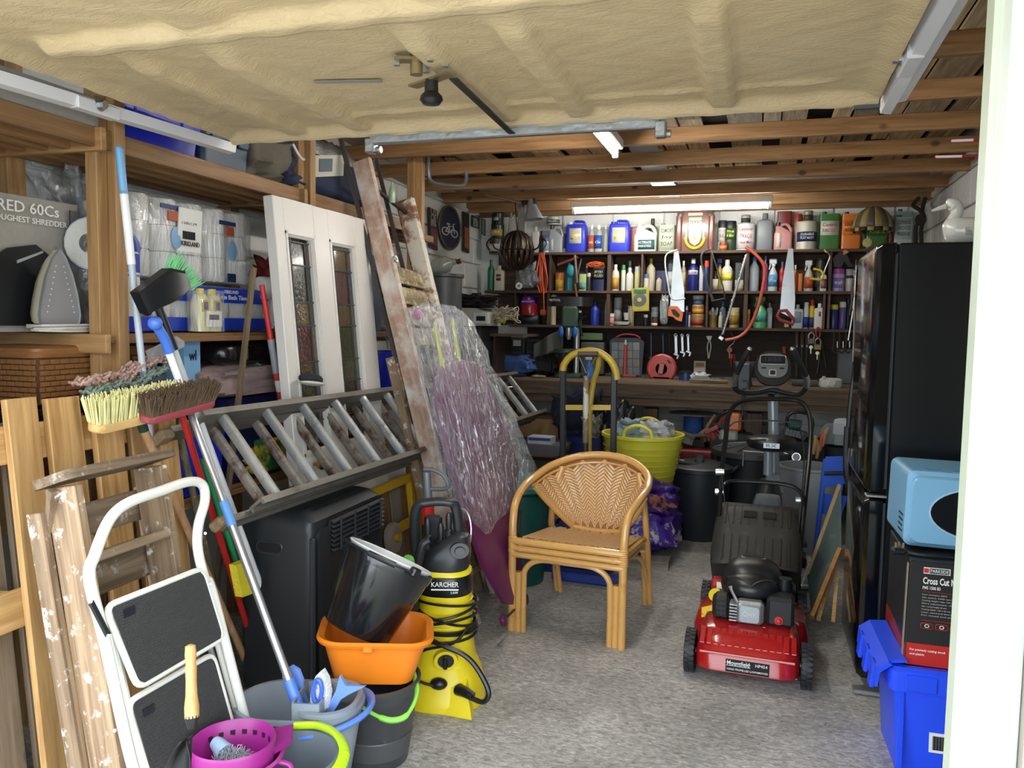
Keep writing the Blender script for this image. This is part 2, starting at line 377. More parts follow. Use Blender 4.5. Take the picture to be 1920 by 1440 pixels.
# front piers and the roof
RENDERM = pm('grey_render',C('8f8780'),.9,0,.15,10,bump=.4)
g = G().box((-2.6,YF-.11,1.25),(1.24,.2,2.5)); struct(part('wall_front_pier',g,RENDERM))
g = G().box((.792,YF-.03,1.25),(.8,.14,2.5)); struct(part('wall_front_pier',g,RENDERM))
g = G().box((-.8,YF-.05,2.42),(2.6,.14,.2)); struct(part('lintel',g,RENDERM))
struct(part('roof_slab',G().box(((XL+XR)/2,(YF+YB)/2-.1,2.78),(XR-XL+.6,YB-YF+.7,.04)),pm('roof_felt',C('2b2a28'),.9)))
for x_ in (XL-.1,XR+.1): struct(part('wall_upper',G().box((x_,(YF+YB)/2,2.6),(.12,YB-YF+.4,.34)),RENDERM))
for y_ in (YF-.1,YB+.08): struct(part('wall_upper',G().box(((XL+XR)/2,y_,2.62),(XR-XL+.3,.12,.34)),RENDERM))
# joists and roof boards
ceil_ = struct(part('ceiling',G().box(((XL+XR)/2,(YF+YB)/2,2.735),(XR-XL+.3,YB-YF+.3,.02)),pm('dark_underlay',C('1d1a17'),.9)))
for i,y_ in enumerate((1.5,2.03,2.56,3.1,3.66,4.21,4.76,5.31,5.88,6.44,6.74)):
    g = G().box((-.64,y_+.02,CEIL+.04),(XR-XL+.02,.040,.080),bev=.003); part('joist',g,JOIST,ceil_)
x = XL+.02; rnd = random.Random(3)
while x < XR-.05:
    w_ = rnd.choice((.1,.1,.14,.16,.2,.09)); y = YF+.05
    while y < YB-.1:
        L = rnd.choice((.8,1.1,1.7,2.2)); y1 = min(YB,y+L)
        if rnd.random() > .1:
            dz = rnd.uniform(0,.02)
            part('roof_board',G().box((x+w_/2,(y+y1)/2,2.6+dz+.03),(w_-.006,y1-y-.006,.016)),ROOFB,ceil_)
        y = y1
    x += w_+rnd.choice((.003,.003,.012,.03))
for (x0,y0,x1,y1,z_) in ((-.55,3.3,-.3,6.7,2.50),(.3,3.2,.42,6.7,2.49),(-1.7,3.0,-1.62,6.0,2.5)):   # long pieces lying on the joists
    pass
# daylight side: door frame posts of the up-and-over door
DOORW = pm('white_door_frame_paint',C('e9f2ea'),.5,0,.04,8)
fr = struct(part('door_1',G().box((.358,1.36,1.05),(.066,.09,2.1),bev=.006),DOORW))
part('stop_strip',G().box((.322,1.40,1.05),(.014,.05,2.1),bev=.003),pl('c3cdb9',.5),fr)
fl = struct(part('door_2',G().box((-1.965,1.36,1.05),(.078,.09,2.1),bev=.008),DOORW))
# conduit along the front joist, right-hand side
struct(part('trim_1',G().cyl((.3,2.62,2.47),(1.1,2.62,2.47),.012).cyl((.3,2.66,2.47),(1.1,2.66,2.47),.012),GREY))
# ---------------------------------------------------------------- the up-and-over door, open overhead
def bump(t,c,w): return max(0,1-abs(t-c)/w)
def sm(t): t = min(1,max(0,t)); return t*t*(3-2*t)
m,nt,b = nodes('fibreglass_cream'); N = nt.nodes.new; Lk = nt.links.new
tc = N('ShaderNodeTexCoord'); mp = N('ShaderNodeMapping'); mp.inputs['Scale'].default_value = (1,2.6,1); mp.inputs['Rotation'].default_value = (0,0,-.12); Lk(tc.outputs['Object'],mp.inputs[0])
n1 = N('ShaderNodeTexNoise'); n1.inputs['Scale'].default_value = 22; n1.inputs['Detail'].default_value = 7; n1.inputs['Roughness'].default_value = .62; n1.inputs['Distortion'].default_value = 1.6; Lk(mp.outputs[0],n1.inputs['Vector'])
n2 = N('ShaderNodeTexNoise'); n2.inputs['Scale'].default_value = 2.2; n2.inputs['Detail'].default_value = 6; Lk(tc.outputs['Object'],n2.inputs['Vector'])
mx = N('ShaderNodeMix'); mx.data_type = 'RGBA'; mx.inputs[6].default_value = rgba(C('c6ad82')); mx.inputs[7].default_value = rgba(C('e0cca4')); Lk(n2.outputs['Fac'],mx.inputs[0]); Lk(mx.outputs[2],b.inputs['Base Color'])
b.inputs['Roughness'].default_value = .55
bp = N('ShaderNodeBump'); bp.inputs['Strength'].default_value = .55; bp.inputs['Distance'].default_value = .012; Lk(n1.outputs['Fac'],bp.inputs['Height']); Lk(bp.outputs[0],b.inputs['Normal'])
GRP = m
DX0,DX1,DY0,DY1,DZ = -1.86,.295,.40,2.51,2.09
door = wthing('garage_door','open garage door overhead with cream fibreglass inner face and moulded ribs','garage door',(-.79,1.5,DZ))
def doorz(u,v):
    x = DX0+(DX1-DX0)*u; y = DY0+(DY1-DY0)*v
    h = 0
    ye = DY1-y; y += .05; xe = min(x-DX0,DX1-x)
    h = max(h,.035*sm(1-ye/.055)); h = max(h,.022*sm(1-xe/.06))           # rim
    for c in (-.13,-.56,-.80,-1.32,-1.57):                                # ribs running into the garage
        if 1.7 < y < 2.53: h = max(h,.026*sm(bump(x,c,.052)*1.9)*sm((2.545-y)/.03)*sm((y-1.72)/.12))
    for c in (-.13,-.62,-1.22):
        if y < 1.66: h = max(h,.02*sm(bump(x,c,.11)*1.6))
    h = max(h,.032*sm(bump(y,1.63,.045)*1.8)*sm((x+1.72)/.03)*sm((.14-x)/.05))   # cross rib
    h = max(h,.016*sm(bump(y,2.40,.022)*1.6)*sm((x+1.45)/.05)*sm((.2-x)/.05)*.6)
    h += .002*sin(x*37+sin(y*19)*2)*sin(y*41)
    return (x,y-.05,DZ-h)
part('inner_face',G().grid(doorz,190,190),GRP,door,smooth=60)
part('outer_skin',G().box(((DX0+DX1)/2,(DY0+DY1)/2,DZ+.022),(DX1-DX0+.02,DY1-DY0+.02,.04)),pl('e4e4de',.4),door)
part('edge_lip',G().tube([(DX0+.02,DY1,DZ-.012),(DX1-.02,DY1,DZ-.012)],.022,8),GRP,door)
part('tape_scrap',G().box((-1.12,2.02,DZ-.006),(.19,.022,.002),MX.Rotation(.2,3,'Z')),pl('8b8a86',.3),door)
latch = part('latch_plate',G().box((-.845,1.86,DZ-.02),(.10,.035,.006),MX.Rotation(.3,3,'Z')).box((-.83,1.93,DZ-.05),(.16,.03,.006),MX.Rotation(-.5,3,'Z')).cyl((-.85,1.88,DZ),(-.85,1.88,DZ-.05),.016),pm('brass_latch',C('9c8b6a'),.35,.8),door)
gg = G()
for p_ in ((-.895,1.86),(-.80,1.85),(-.845,1.93),(-.78,1.9)): gg.cyl((p_[0],p_[1],DZ-.03),(p_[0],p_[1],DZ-.005),.009,n=6)
part('bolt',gg,STEEL,latch)
part('knob',G().lathe([(.0,-.062),(.022,-.060),(.030,-.05),(.028,-.04),(.018,-.03),(.017,0),(0,0)],(-.83,1.93,DZ-.05),20),BLACK,door)
part('latch_rod',G().bar((-.77,1.93,DZ-.05),(-.80,2.53,DZ-.05),.022,.004),pm('dark_flat_bar',C('4c4b4a'),.4,.8),door)
part('reinforcing_bar',G().box((-.82,2.54,DZ-.042),(1.0,.028,.03),bev=.004).box((-.82,2.525,DZ-.03),(1.0,.05,.006)),GALV,door)
for x_ in (-1.32,-.32):
    part('roller_bracket',G().box((x_,2.545,DZ-.06),(.035,.04,.05),bev=.004).cyl((x_-.02,2.56,DZ-.07),(x_+.03,2.56,DZ-.07),.012),GALV,door)
part('corner_bracket',G().box((.265,2.515,DZ-.02),(.07,.02,.045)),pl('5a5e62',.4,metal=.5),door)
RAILM = pm('white_rail_paint',C('dfdfe2'),.3,0,.04,8)
for nm,x_,s_,ya,yb,za,zb in (('right',.335,1,1.32,2.60,2.10,2.085),('left',-1.925,-1,1.3,2.58,2.045,2.075)):
    t = wthing('door_track','white angle track with a bolt on the %s edge of the overhead door' % nm,'track',(x_,2,2.05),'tracks of the overhead door')
    g = G()
    prof = [(-.028*s_,.0),(-.022*s_,-.032),(.006*s_,-.036),(.012*s_,-.006),(.045*s_,0),(.045*s_,.006),(.0,.006)]
    g.loft([[(x_+p[0],ya,za+p[1]) for p in prof],[(x_+p[0],yb,zb+p[1]) for p in prof]])
    part('rail',g,RAILM,t,smooth=20)
    yy = 2.17 if s_ > 0 else 1.93; zz = za+(zb-za)*(yy-ya)/(yb-ya)
    part('bolt_head',G().cyl((x_-.03*s_,yy,zz-.012),(x_-.052*s_,yy,zz-.012),.013,n=6).cyl((x_-.024*s_,yy,zz-.012),(x_-.034*s_,yy,zz-.012),.019,n=12),STEEL,t)
    part('joint_plate',G().box((x_-.012*s_,yy-.0,zz-.02),(.04,.16,.036),bev=.004),RAILM,t)

# ---------------------------------------------------------------- lights
TUBEM = pm('lit_tube',(1,.97,.9),.4,emit=30)
def batten(a,b,label):
    a,b = V(a),V(b); t = wthing('strip_light',label,'light',(a+b)/2,'fluorescent battens on the joists')
    d = (b-a).normalized()
    part('housing',G().bar(a,b,.075,.05,bev=.006),pl('dcdcd6',.35),t)
    part('tube',G().cyl(a+d*.04-V((0,0,.048)),b-d*.04-V((0,0,.048)),.015,n=12),TUBEM,t)
    for p in (a+d*.02,b-d*.02): part('lamp_holder',G().box(p-V((0,0,.04)),(.03,.03,.06),bev=.004),pl('e8e8e2',.4),t)
batten((-1.42,6.02,2.334),(.05,6.02,2.334),'long white fluorescent strip light, lit, under the back joists')
batten((-.735,2.72,2.334),(-.735,4.08,2.334),'lit fluorescent strip light running into the garage, half hidden above the door')
foil = pm('foil_bubble_wrap',C('b9bdc0'),.3,.8,.15,60,bump=.8,bscale=120)
t = tag(part('foil_insulation_strip',G().grid(lambda u,v: (-.72-.06*u+.155*v+.002*sin(u*60),4.05+2.45*u,2.452+.003*sin(v*50)*sin(u*300)-.055*abs(sin(pi*(4.05+2.45*u-4.23)/.555))),120,8),foil,solid=.004),'silver foil bubble strip laid over the joists behind the second light','insulation')
# hooks, pipe and lamp by the post
t = wthing('utility_hook','grey steel U-shaped storage hook on the rear post','hook',(-1.9,4.5,2.3))
a_ = P(803,300,Y=4.47); b_ = P(872,335,Y=4.75)
part('bent_rod',G().tube(smoothpath([P(803,288,Y=4.47),P(804,322,Y=4.47),P(810,341,Y=4.5),P(840,347,Y=4.6),P(867,347,Y=4.73),P(874,335,Y=4.75),P(874,322,Y=4.75)],5),.012),pl('7d848b',.3,metal=.5),t)

# ---------------------------------------------------------------- left shelving
rack = wthing('wooden_shelving','home-made pine shelving with posts along the left wall','shelving',(-2.2,3,0))
for y_,h_ in ((2.07,2.36),(3.22,2.36),(4.46,2.45)):
    part('post',G().box((-2.03,y_-.022,h_/2),(.045,.045,h_),bev=.002),POSTW,rack)
    part('post',G().box((-2.012,y_+.024,h_/2),(.07,.045,h_),bev=.002),POSTW,rack)
    if y_ < 4: part('post',G().box((-2.405,y_,1.15),(.045,.07,2.3),bev=.002),POSTW,rack)
    part('cross_brace',G().box((-2.2,y_-.055,1.972),(.47,.022,.07),bev=.002),POSTX,rack)
    part('cross_brace',G().box((-2.2,y_-.055,1.336),(.47,.022,.062),bev=.002),POSTX,rack)
    part('cross_brace',G().box((-2.2,y_-.055,.72),(.47,.022,.062),bev=.002),POSTX,rack)
for z_,y0,y1,n_ in ((2.0,1.48,4.49,6),(1.368,2.02,4.49,3),(.75,2.02,4.49,4)):
    part('front_rail',G().box((-2.0,(y0+y1)/2,z_-.022),(.022,y1-y0,.06 if z_ > 1.9 else .02),bev=.002),POSTY,rack)
    w_ = .42/n_
    for i in range(n_): part('shelf_board',G().box((-2.02-w_*(i+.5),(y0+y1)/2+.01*(i % 2),z_-.01),(w_-(.004 if z_ < 1.9 else .012),y1-y0-.01,.018),bev=.001),POSTY,rack)
for i in range(4): part('shelf_bearer',G().box((-2.1-.09*i,3.2,1.965),(.03,3.4,.04)),POSTY,rack)

# boxes on the top shelf
def crate(name,label,cat,c,d,m,z0,lip=.012,rz=0,th=.004,taper=.04,ribs=0,mat2=None,group=None):
    """open moulded box with rim, walls with thickness"""
    t = thing(name,label,cat,(c[0],c[1],z0),rz,group)
    w_,d_,h = d; g = G(); o = [rr(w_*(1-taper)-.0,d_*(1-taper),.03,0),rr(w_,d_,.03,h-.02),rr(w_+2*lip,d_+2*lip,.035,h-.02),rr(w_+2*lip,d_+2*lip,.035,h),rr(w_-.004,d_-.004,.03,h),rr(w_*(1-taper)-.01,d_*(1-taper)-.01,.028,.005)]
    g.loft([o[0],o[1],o[2],o[3],o[4],o[5]])
    part('body',g,m,t,smooth=30)
    return t
def lidded(name,label,cat,c,d,z0,mbody,mlid,rz=0,lidh=.05):
    t = thing(name,label,cat,(c[0],c[1],z0),rz); w_,d_,h = d
    part('body',G().loft([rr(w_*.94,d_*.94,.03,0),rr(w_*.98,d_*.98,.03,h-lidh)]),mbody,t)
    part('lid',G().loft([rr(w_+.01,d_+.01,.03,h-lidh),rr(w_+.01,d_+.01,.03,h-.012),rr(w_-.02,d_-.02,.03,h-.004),rr(w_-.06,d_-.06,.03,h-.004),rr(w_-.07,d_-.07,.03,h-.012)]),mlid,t)
    for s_ in (-1,1): part('clip',G().box((w_/2+.006,s_*d_*.28,h-lidh+.01),(.012,.06,.05),bev=.004),mlid,t)
    return t
NAVY = pl('2a4054',.45); BLUEP = pl('1c2fc8',.35); CARD = pm('cardboard',C('a9865c'),.8,0,.1,6)
t = wthing('printed_carton','flat grey cardboard carton with black printed panels on the top shelf end','box',(-2.2,1.75,2.0))
part('carton',G().box((-2.18,1.72,2.055),(.36,.62,.09),MX.Rotation(.0,3,'Z')),pm('grey_card',C('9d9890'),.8,0,.15,40),t)
for k in range(7): part('printed_line',G().box((-1.998,1.5+.07*k,2.06+.012*(k % 2)),(.002,.05,.03-.01*(k % 3))),pl('3c3a3a',.8),t)
lidded('storage_box','bright blue plastic lidded box on the top shelf beside the front post','box',(-2.2,2.34),(.36,.40,.15),2.0,BLUEP,BLUEP)
lidded('storage_box','dark teal plastic lidded box on the top shelf, right of the blue one','box',(-2.2,2.71),(.34,.30,.17),2.0,NAVY,NAVY)
def sack(name,label,cat,c,d,m,n=22,seed=1,amp=.02,M=None,extra=None,pw=.55,group=None,z0=None):
    """soft stuffed shape: a rounded block with folds"""
    t = thing(name,label,cat,(c[0],c[1],c[2]),0,group) if M is None else thing(name,label,cat,M=M)
    rn = random.Random(seed); ph = [rn.uniform(0,6) for _ in range(6)]; g = G(); rings = []
    for i in range(n+1):
        th = pi*i/n; ring = []
        for j in range(n*2):
            a = 2*pi*j/(n*2); sp = lambda x: math.copysign(abs(x)**pw,x)
            x,y,z = sp(sin(th))*sp(cos(a)),sp(sin(th))*sp(sin(a)),-sp(cos(th))
            f = 1+amp/max(d)*(sin(9*x+ph[0]+3*z)*2+sin(13*y+ph[1])+sin(11*z+ph[2]+4*y)*1.5+sin(23*(x+z)+ph[3]))
            ring.append((x*d[0]/2*f,y*d[1]/2*f,d[2]/2+z*d[2]/2*(f if z > 0 else 1)))
        rings.append(ring)
    g.loft(rings,cap=False); part('body' if name != 'cushion' else 'cover',g,m,t,smooth=80)
    return t
sack('dust_sheet_bundle','brown grey fabric bundle on the top shelf beside the teal box','bundle',(-2.19,2.99,2.0),(.34,.3,.24),pm('brown_cloth',C('5d564c'),.9,bump=.4),seed=2)
t = sack('holdall','dark navy holdall with light piping squeezed beside the middle post','bag',(-2.2,3.17,2.0),(.36,.2,.26),pm('navy_cloth',C('1e2742'),.85,bump=.3,bscale=25),seed=3)
part('piping',G().tube(smoothpath([(.19,-.04,.2),(.195,0,.16),(.19,.05,.15),(.19,.08,.2)],5),.006),pl('c9ccd2',.6),t)
t = sack('long_tent_bag','long navy tent bag with a pale label on the top shelf behind the ladder','bag',(-2.21,3.72,2.0),(.36,.86,.24),pm('navy_cloth',C('1e2742'),.85,bump=.3,bscale=25),seed=4)
part('label_card',G().box((.183,-.25,.17),(.006,.28,.10),MX.Rotation(.2,3,'X')@MX.Rotation(.15,3,'Y')),pl('b9b6a8',.6),t)
part('label_picture',G().box((.188,-.29,.165),(.006,.12,.06),MX.Rotation(.2,3,'X')@MX.Rotation(.15,3,'Y')),pl('5c6670',.6),t)
t = wthing('foil_roll','silver foil bubble insulation draped behind the tent bag','insulation',(-2.36,3.8,2.1))
part('sheet',G().grid(lambda u,v: (-2.36+.05*sin(v*3)+.01*sin(u*40),3.3+1.1*u,2.22+.2*v+.006*sin(u*90)*sin(v*30)),40,10),foil,t,solid=.004)

# lower shelf: shredder carton, iron, rolls
LS = 1.37
t = wthing('shredder_carton','grey shredder carton with a picture of a black shredder at the shelf end','box',(-2.3,1.95,LS))
part('carton',G().box((-2.33,2.0,LS+.215),(.16,.36,.43),MX.Rotation(-.05,3,'Z')),pm('grey_card',C('9d9890'),.8,0,.15,40),t)
cm = face((-2.2435,1.84,LS),(0,1,0),(0,0,1))
text('PRED 60Cs',.24,.035,face((-2.237,1.845,LS+.375),(.05,1,0),(0,0,1)),pl('eceae4',.6),t)
text('TOUGHEST SHREDDER',.27,.018,face((-2.237,1.845,LS+.345),(.05,1,0),(0,0,1)),pl('eceae4',.6),t)
part('picture_body',G().prism([(-2.240,1.84,LS+.02),(-2.229,2.07,LS+.02),(-2.229,2.075,LS+.2),(-2.231,2.06,LS+.24),(-2.236,2.0,LS+.28),(-2.239,1.90,LS+.26),(-2.240,1.84,LS+.22)],(0,0,0),(.004,0,0)),BLACK,t)
part('picture_slot',G().prism([(-2.234,1.93,LS+.215),(-2.229,2.02,LS+.255),(-2.229,2.02,LS+.262),(-2.234,1.93,LS+.225)],(0,0,0),(.004,0,0)),pl('9fa3a6',.4),t)
part('printed_badge',G().box((-2.232,2.155,LS+.37),(.004,.04,.075)),BLACK,t)
t = wthing('steam_iron','cream electric iron standing on its heel in front of the shredder carton','iron',(-2.12,2.02,LS))
io = P(55,612,X=-2.12); iu = V((.12,1,0)).normalized(); 
IM = face((-2.15,1.925,LS+.025),(.15,1,0),(0,0,1))
sole = [(0,0),(.128,0),(.134,.03),(.125,.1),(.11,.16),(.09,.21),(.07,.24),(.045,.21),(.02,.15),(.004,.08),(-.004,.03)]
g = G(); 
def lo(poly,z,k=1,c=(.065,.1)): return [IM @ V((c[0]+(p[0]-c[0])*k,c[1]+(p[1]-c[1])*k,z)) for p in poly]
part('soleplate',G().loft([lo(sole,.012,.97),lo(sole,.018,1),lo(sole,.006,1)]),pm('soleplate',C('a7a6a8'),.35,.4),t)
part('body',G().loft([lo(sole,.006,.98),lo(sole,-.02,.97),lo(sole,-.05,.82,(.065,.06)),lo(sole,-.07,.5,(.065,.03))]),pl('d8d3b8',.4),t)
part('handle',G().tube(smoothpath([IM @ V((.1,.17,-.03)),IM @ V((.14,.15,-.06)),IM @ V((.16,.08,-.075)),IM @ V((.155,.01,-.07)),IM @ V((.12,-.005,-.05))],6),.015,10),pl('e0dcc8',.4),t)
part('heel',G().loft([[IM @ p for p in [V((a.x+.07,-.012 if k == 0 else 0,a.y-.03)) for a in rr(.15,.085,.03)]] for k in (0,1)]),pl('e0dcc8',.4),t)
g = G()
for k in range(9):
    for s_ in (-1,1): g.cyl(IM @ V((.065+s_*(.045-.004*k),.04+.018*k,.0175)),IM @ V((.065+s_*(.045-.004*k),.04+.018*k,.0185)),.0028,n=6)
part('steam_hole',g,pl('d9d7d4',.4),t,kind='stuff')
pts = []
for k in range(90):
    a = k*.5; r_ = .085+.012*sin(a*.37); pts.append((-2.12+r_*.55*cos(a),2.0+r_*1.2*sin(a),LS+.006+.0002*k+.004*sin(a*.7)))
part('flex',G().tube(pts,.0038,6),pl('c2bfb6',.5),t)
pb = P(118,612,X=-2.05)
part('plug',G().box((-2.03,2.13,LS+.018),(.028,.042,.05),MX.Rotation(.4,3,'X'),.006),pl('ded9c8',.4),t)
FILM = clear('clear_film',op=.16,bump=.9,bscale=9)
def film(name,label,cat,c,d,seed,mt=FILM,group=None):
    return sack(name,label,cat,c,d,mt,n=16,seed=seed,amp=.05,pw=.8,group=group)
film('plastic_bag','crumpled clear plastic bag hanging above the roll packs, behind the front post','bag',(-2.33,2.28,1.62),(.14,.28,.28),5)
film('plastic_bag','clear plastic bag slumped between the iron and the blue-topped roll','bag',(-2.25,2.17,LS),(.14,.14,.25),6)
PAPER = pm('tissue_paper',C('e9e9e6'),.85,0,.03,30,bump=.3)
BLUEB = pl('2340b8',.4)
def roll(c,r,h,axis,parent,m=PAPER,core=True):
    c = V(c); d = V(axis).normalized()
    return part('roll',G().tube([c,c+d*.006,c+d*(h-.006),c+d*h],[r*.93,r,r,r*.93],20),m,parent)
t = wthing('kitchen_roll_pack','kitchen rolls in film lying end-on above the blue-topped roll','paper rolls',(-2.1,2.15,1.6))
ka = V((-.3,1,0)).normalized(); kc = V((-2.14,2.12,1.665))
rl = roll(kc,.088,.24,ka,t); part('core',G().cyl(kc-ka*.002,kc,.032,n=18),pm('foil_core',C('8d8d8d'),.3,.6,bump=.6),rl)
part('blue_wrap',G().tube([kc+ka*.010,kc+ka*.236],.0905,24),BLUEB,rl)
t = wthing('kitchen_roll','upright white kitchen roll with royal blue bands beside the front post','paper roll',(-2.1,2.2,LS))
part('roll',G().lathe([(0,.01),(.062,.01),(.066,.03),(.066,.26),(.062,.275),(0,.275)],(-2.11,2.215,LS),24),PAPER,t)
part('blue_band',G().lathe([(.067,.205),(.067,.268),(.05,.276),(0,.277)],(-2.11,2.215,LS),24),BLUEB,t)
part('blue_band',G().lathe([(.0,.0),(.063,.002),(.067,.01),(.067,.055)],(-2.11,2.215,LS),24),BLUEB,t)
part('blue_line',G().lathe([(.0672,.19),(.0672,.198)],(-2.11,2.215,LS),24),pl('6f7fd0',.4),t)
def tissue_pack(label,y0,y1,rows,z0,r,rh,x0=-2.1,band=True,txt=None):
    t = wthing('toilet_roll_pack',label,'paper rolls',(x0,(y0+y1)/2,z0),'packs of rolls on the middle shelf'); n_ = int((y1-y0)/(2*r))
    for kz in range(rows):
        for i in range(n_):
            for kx in range(2):
                yc = y0+r+i*(y1-y0-2*r)/(n_-1)
                if kx and kz == 0 and False: continue
                roll((x0-r-kx*2*r,yc,z0+.006+kz*(rh+.002)),r,rh,(0,0,1),t)
    H = rows*(rh+.002)+.01
    g = G(); g.loft([rr(.0,0,0,0)]) if False else None
    rings = []
    for k,z_ in enumerate((0,.02,H*.5,H-.02,H)):
        e = .006 if 0 < k < 4 else -.01
        rings.append([(x0-2*r+p.x,(y0+y1)/2+p.y,z0+z_) for p in rr(4*r+2*e,(y1-y0)+2*e,.03,n=5)])
    part('film_wrap',G().loft(rings),FILM,t,smooth=60)
    if band:
        part('blue_band',G().box((x0+.008,(y0+y1)/2,z0+.03),(.003,y1-y0-.03,.05)),BLUEB,t)
        part('blue_band',G().box((x0+.008,(y0+y1)/2,z0+H-.035),(.003,y1-y0-.01,.06)),BLUEB,t)
    return t,H
ta,_ = tissue_pack('clear-wrapped twin-layer toilet roll pack lying on top of the blue-banded pack',2.27,2.95,3,1.565,.057,.095,band=False)
part('printed_panel',G().box((-2.090,2.55,1.75),(.004,.13,.17),MX.Rotation(.08,3,'Y')),pl('dcdcd8',.5),ta)
text('7580154',.085,.016,face((-2.086,2.50,1.775),(0,1,0),(0,0,1)),BLACK,ta)
text('KIRKLAND',.10,.018,face((-2.086,2.50,1.695),(0,1,0),(0,0,1)),BLACK,ta)
g = G()
for k in range(14): g.box((-2.087,2.51+.005*k,1.735),(.002,.002+.001*(k % 3),.03))
part('barcode',g,BLACK,ta,kind='stuff')
for yy,zz in ((2.45,1.82),(2.78,1.80)):
    part('navy_panel',G().box((-2.092,yy,zz+.01),(.004,.1,.016)),pl('27326a',.5),ta)
    part('orange_badge',G().box((-2.090,yy+.01,zz-.022),(.004,.05,.035)),pl('a8502c',.5),ta)
    part('printed_emblem',G().ball((-2.092,yy+.03,zz-.10),.03,(.1,1,1.4),10),pl('7da3cc',.5),ta)
    part('navy_panel',G().box((-2.090,yy+.02,1.59),(.004,.05,.035)),pl('1c2c4e',.5),ta)
tb,Hb = tissue_pack('blue-banded toilet roll pack standing directly on the middle shelf',2.26,3.06,1,LS,.055,.17)
text('KIRKLAND',.09,.014,face((-2.088,2.75,LS+.155),(0,1,0),(0,0,1)),pl('dfe3ea',.5),tb)
text('Triple Satin Bath Tissue',.30,.024,face((-2.088,2.62,LS+.125),(0,1,0),(0,0,1)),pl('eef0f4',.5),tb)
text('KIRKLAND',.10,.02,face((-2.088,2.27,LS+.14),(0,1,0),(0,0,1)),pl('eef0f4',.5),tb)
part('printed_emblem',G().ball((-2.088,2.32,LS+.085),.032,(.06,1,.9),10),BLACK,tb)
t = wthing('soap_pack','yellow-capped pair of bottles in a shrink pack with a barcode label, before the roll pack','bottles',(-2.03,2.58,LS))
for yy in (2.545,2.615):
    bo = part('bottle',G().loft([[(-2.045+p.x,yy+p.y,LS+z_) for p in rr(.05*k,.062*k,.012)] for k,z_ in ((.95,.002),(1,.01),(1,.12),(.7,.14),(.5,.145))]),pl('e8e4b0',.3),t)
    part('cap',G().lathe([(.016,.142),(.016,.165),(.0,.167)],(-2.045,yy,LS),14),pl('e8cf2a',.35),bo)
    part('printed_panel',G().box((-2.018,yy,LS+.1),(.003,.04,.045)),pl('d6b13c',.4),bo)
    part('printed_panel',G().box((-2.0165,yy,LS+.1),(.003,.022,.03)),pl('3b4a86',.4),bo)
part('barcode_label',G().box((-2.012,2.585,LS+.05),(.003,.09,.06)),pl('eeeeea',.5),t)
g = G()
for k in range(13): g.box((-2.010,2.557+.0045*k,LS+.057),(.002,.002+.001*(k % 3),.02))
part('barcode',g,BLACK,t,kind='stuff')
part('film_wrap',G().loft([[(-2.045+p.x,2.58+p.y,LS+z_) for p in rr(.075,.15,.02)] for z_ in (.002,.16)]),FILM,t)
t = wthing('spare_roll','single white roll in film at the far end of the roll pack','paper roll',(-2.1,3.12,LS))
roll((-2.1,3.0,1.56),.05,.1,(.3,1,0),t); sack('red_net_bag','dark red netting bag behind the white door edge','bag',(-2.15,3.2,LS+.1),(.16,.2,.22),pl('6e1f24',.7),seed=9)
sack('white_carrier','white carrier bag at the shelf behind the scraper pole','bag',(-2.12,3.12,LS),(.15,.16,.2),pl('d8d5d3',.6),seed=19)

# below the middle shelf
WICK = pm('wicker',C('8a5d34'),.5,0,.2,30)
def woven(g,o,u,v,w_,h,nu,nv,dp):
    o,u,v = V(o),V(u),V(v); n_ = u.cross(v).normalized()
    for i in range(nu):
        for j in range(nv):
            lift = dp if (i+j) % 2 else 0
            c = o+u*(w_*(i+.5)/nu)+v*(h*(j+.5)/nv)+n_*lift
            M = MX((u,v,n_)).transposed(); g.box(c,(w_/nu*(.98 if (i+j) % 2 else .86),h/nv*.8,.004),M)
t = wthing('wicker_basket','brown lidded wicker picnic basket under the middle shelf beside the front post','basket',(-2.2,2.08,1.15))
part('body',G().loft([[(-2.2+p.x,2.1+p.y,z_) for p in rr(.24*k,.5*k,.03)] for k,z_ in ((.94,1.15),(1,1.30))]),pl('5c3a1c',.7),t)
g = G(); woven(g,(-2.078,1.86,1.155),(0,1,0),(0,0,1),.48,.135,26,8,.004); woven(g,(-2.31,1.85,1.155),(1,0,0),(0,0,1),.23,.135,14,8,.004)
part('weave',g,WICK,t,kind='stuff')
part('rim',G().tube([(-2.2+p.x,2.1+p.y,1.303) for p in rr(.25,.51,.03)],.011,6,loop=True),WICK,t)
part('lid',G().loft([[(-2.2+p.x,2.1+p.y,z_) for p in rr(.25*k,.51*k,.03)] for k,z_ in ((1,1.31),(1,1.322),(.9,1.33))]),WICK,t)
crate('black_tray','black plastic tray under the wicker basket','tray',(-2.2,2.05),(.34,.62,.1),BLACK,1.045)
t = wthing('carton_of_glasses','brown cardboard carton with black print behind the pallet top','box',(-2.2,2.05,.76))
part('carton',G().box((-2.21,2.12,.905),(.34,.7,.27)),CARD,t)
for k in range(10): part('printed_line',G().box((-2.038,1.86+.035*(k % 3)+.38*(k//5),1.01-.03*(k % 5)),(.002,.1,.012)),pl('3a2e22',.8),t)
lidded('storage_crate','royal blue plastic crate on the low shelf behind the mop handles','crate',(-2.2,2.52),(.38,.27,.27),.755,BLUEP,BLUEP)
t = wthing('dark_blue_carton','large dark blue carton with small white print behind the aluminium ladder','box',(-2.2,2.9,.76))
part('carton',G().box((-2.2,2.93,.93),(.36,.5,.34)),pl('141c4a',.5),t)
text('Taking',.2,.018,face((-2.018,2.72,1.03),(0,1,0),(0,0,1)),pl('c8cdd8',.5),t)
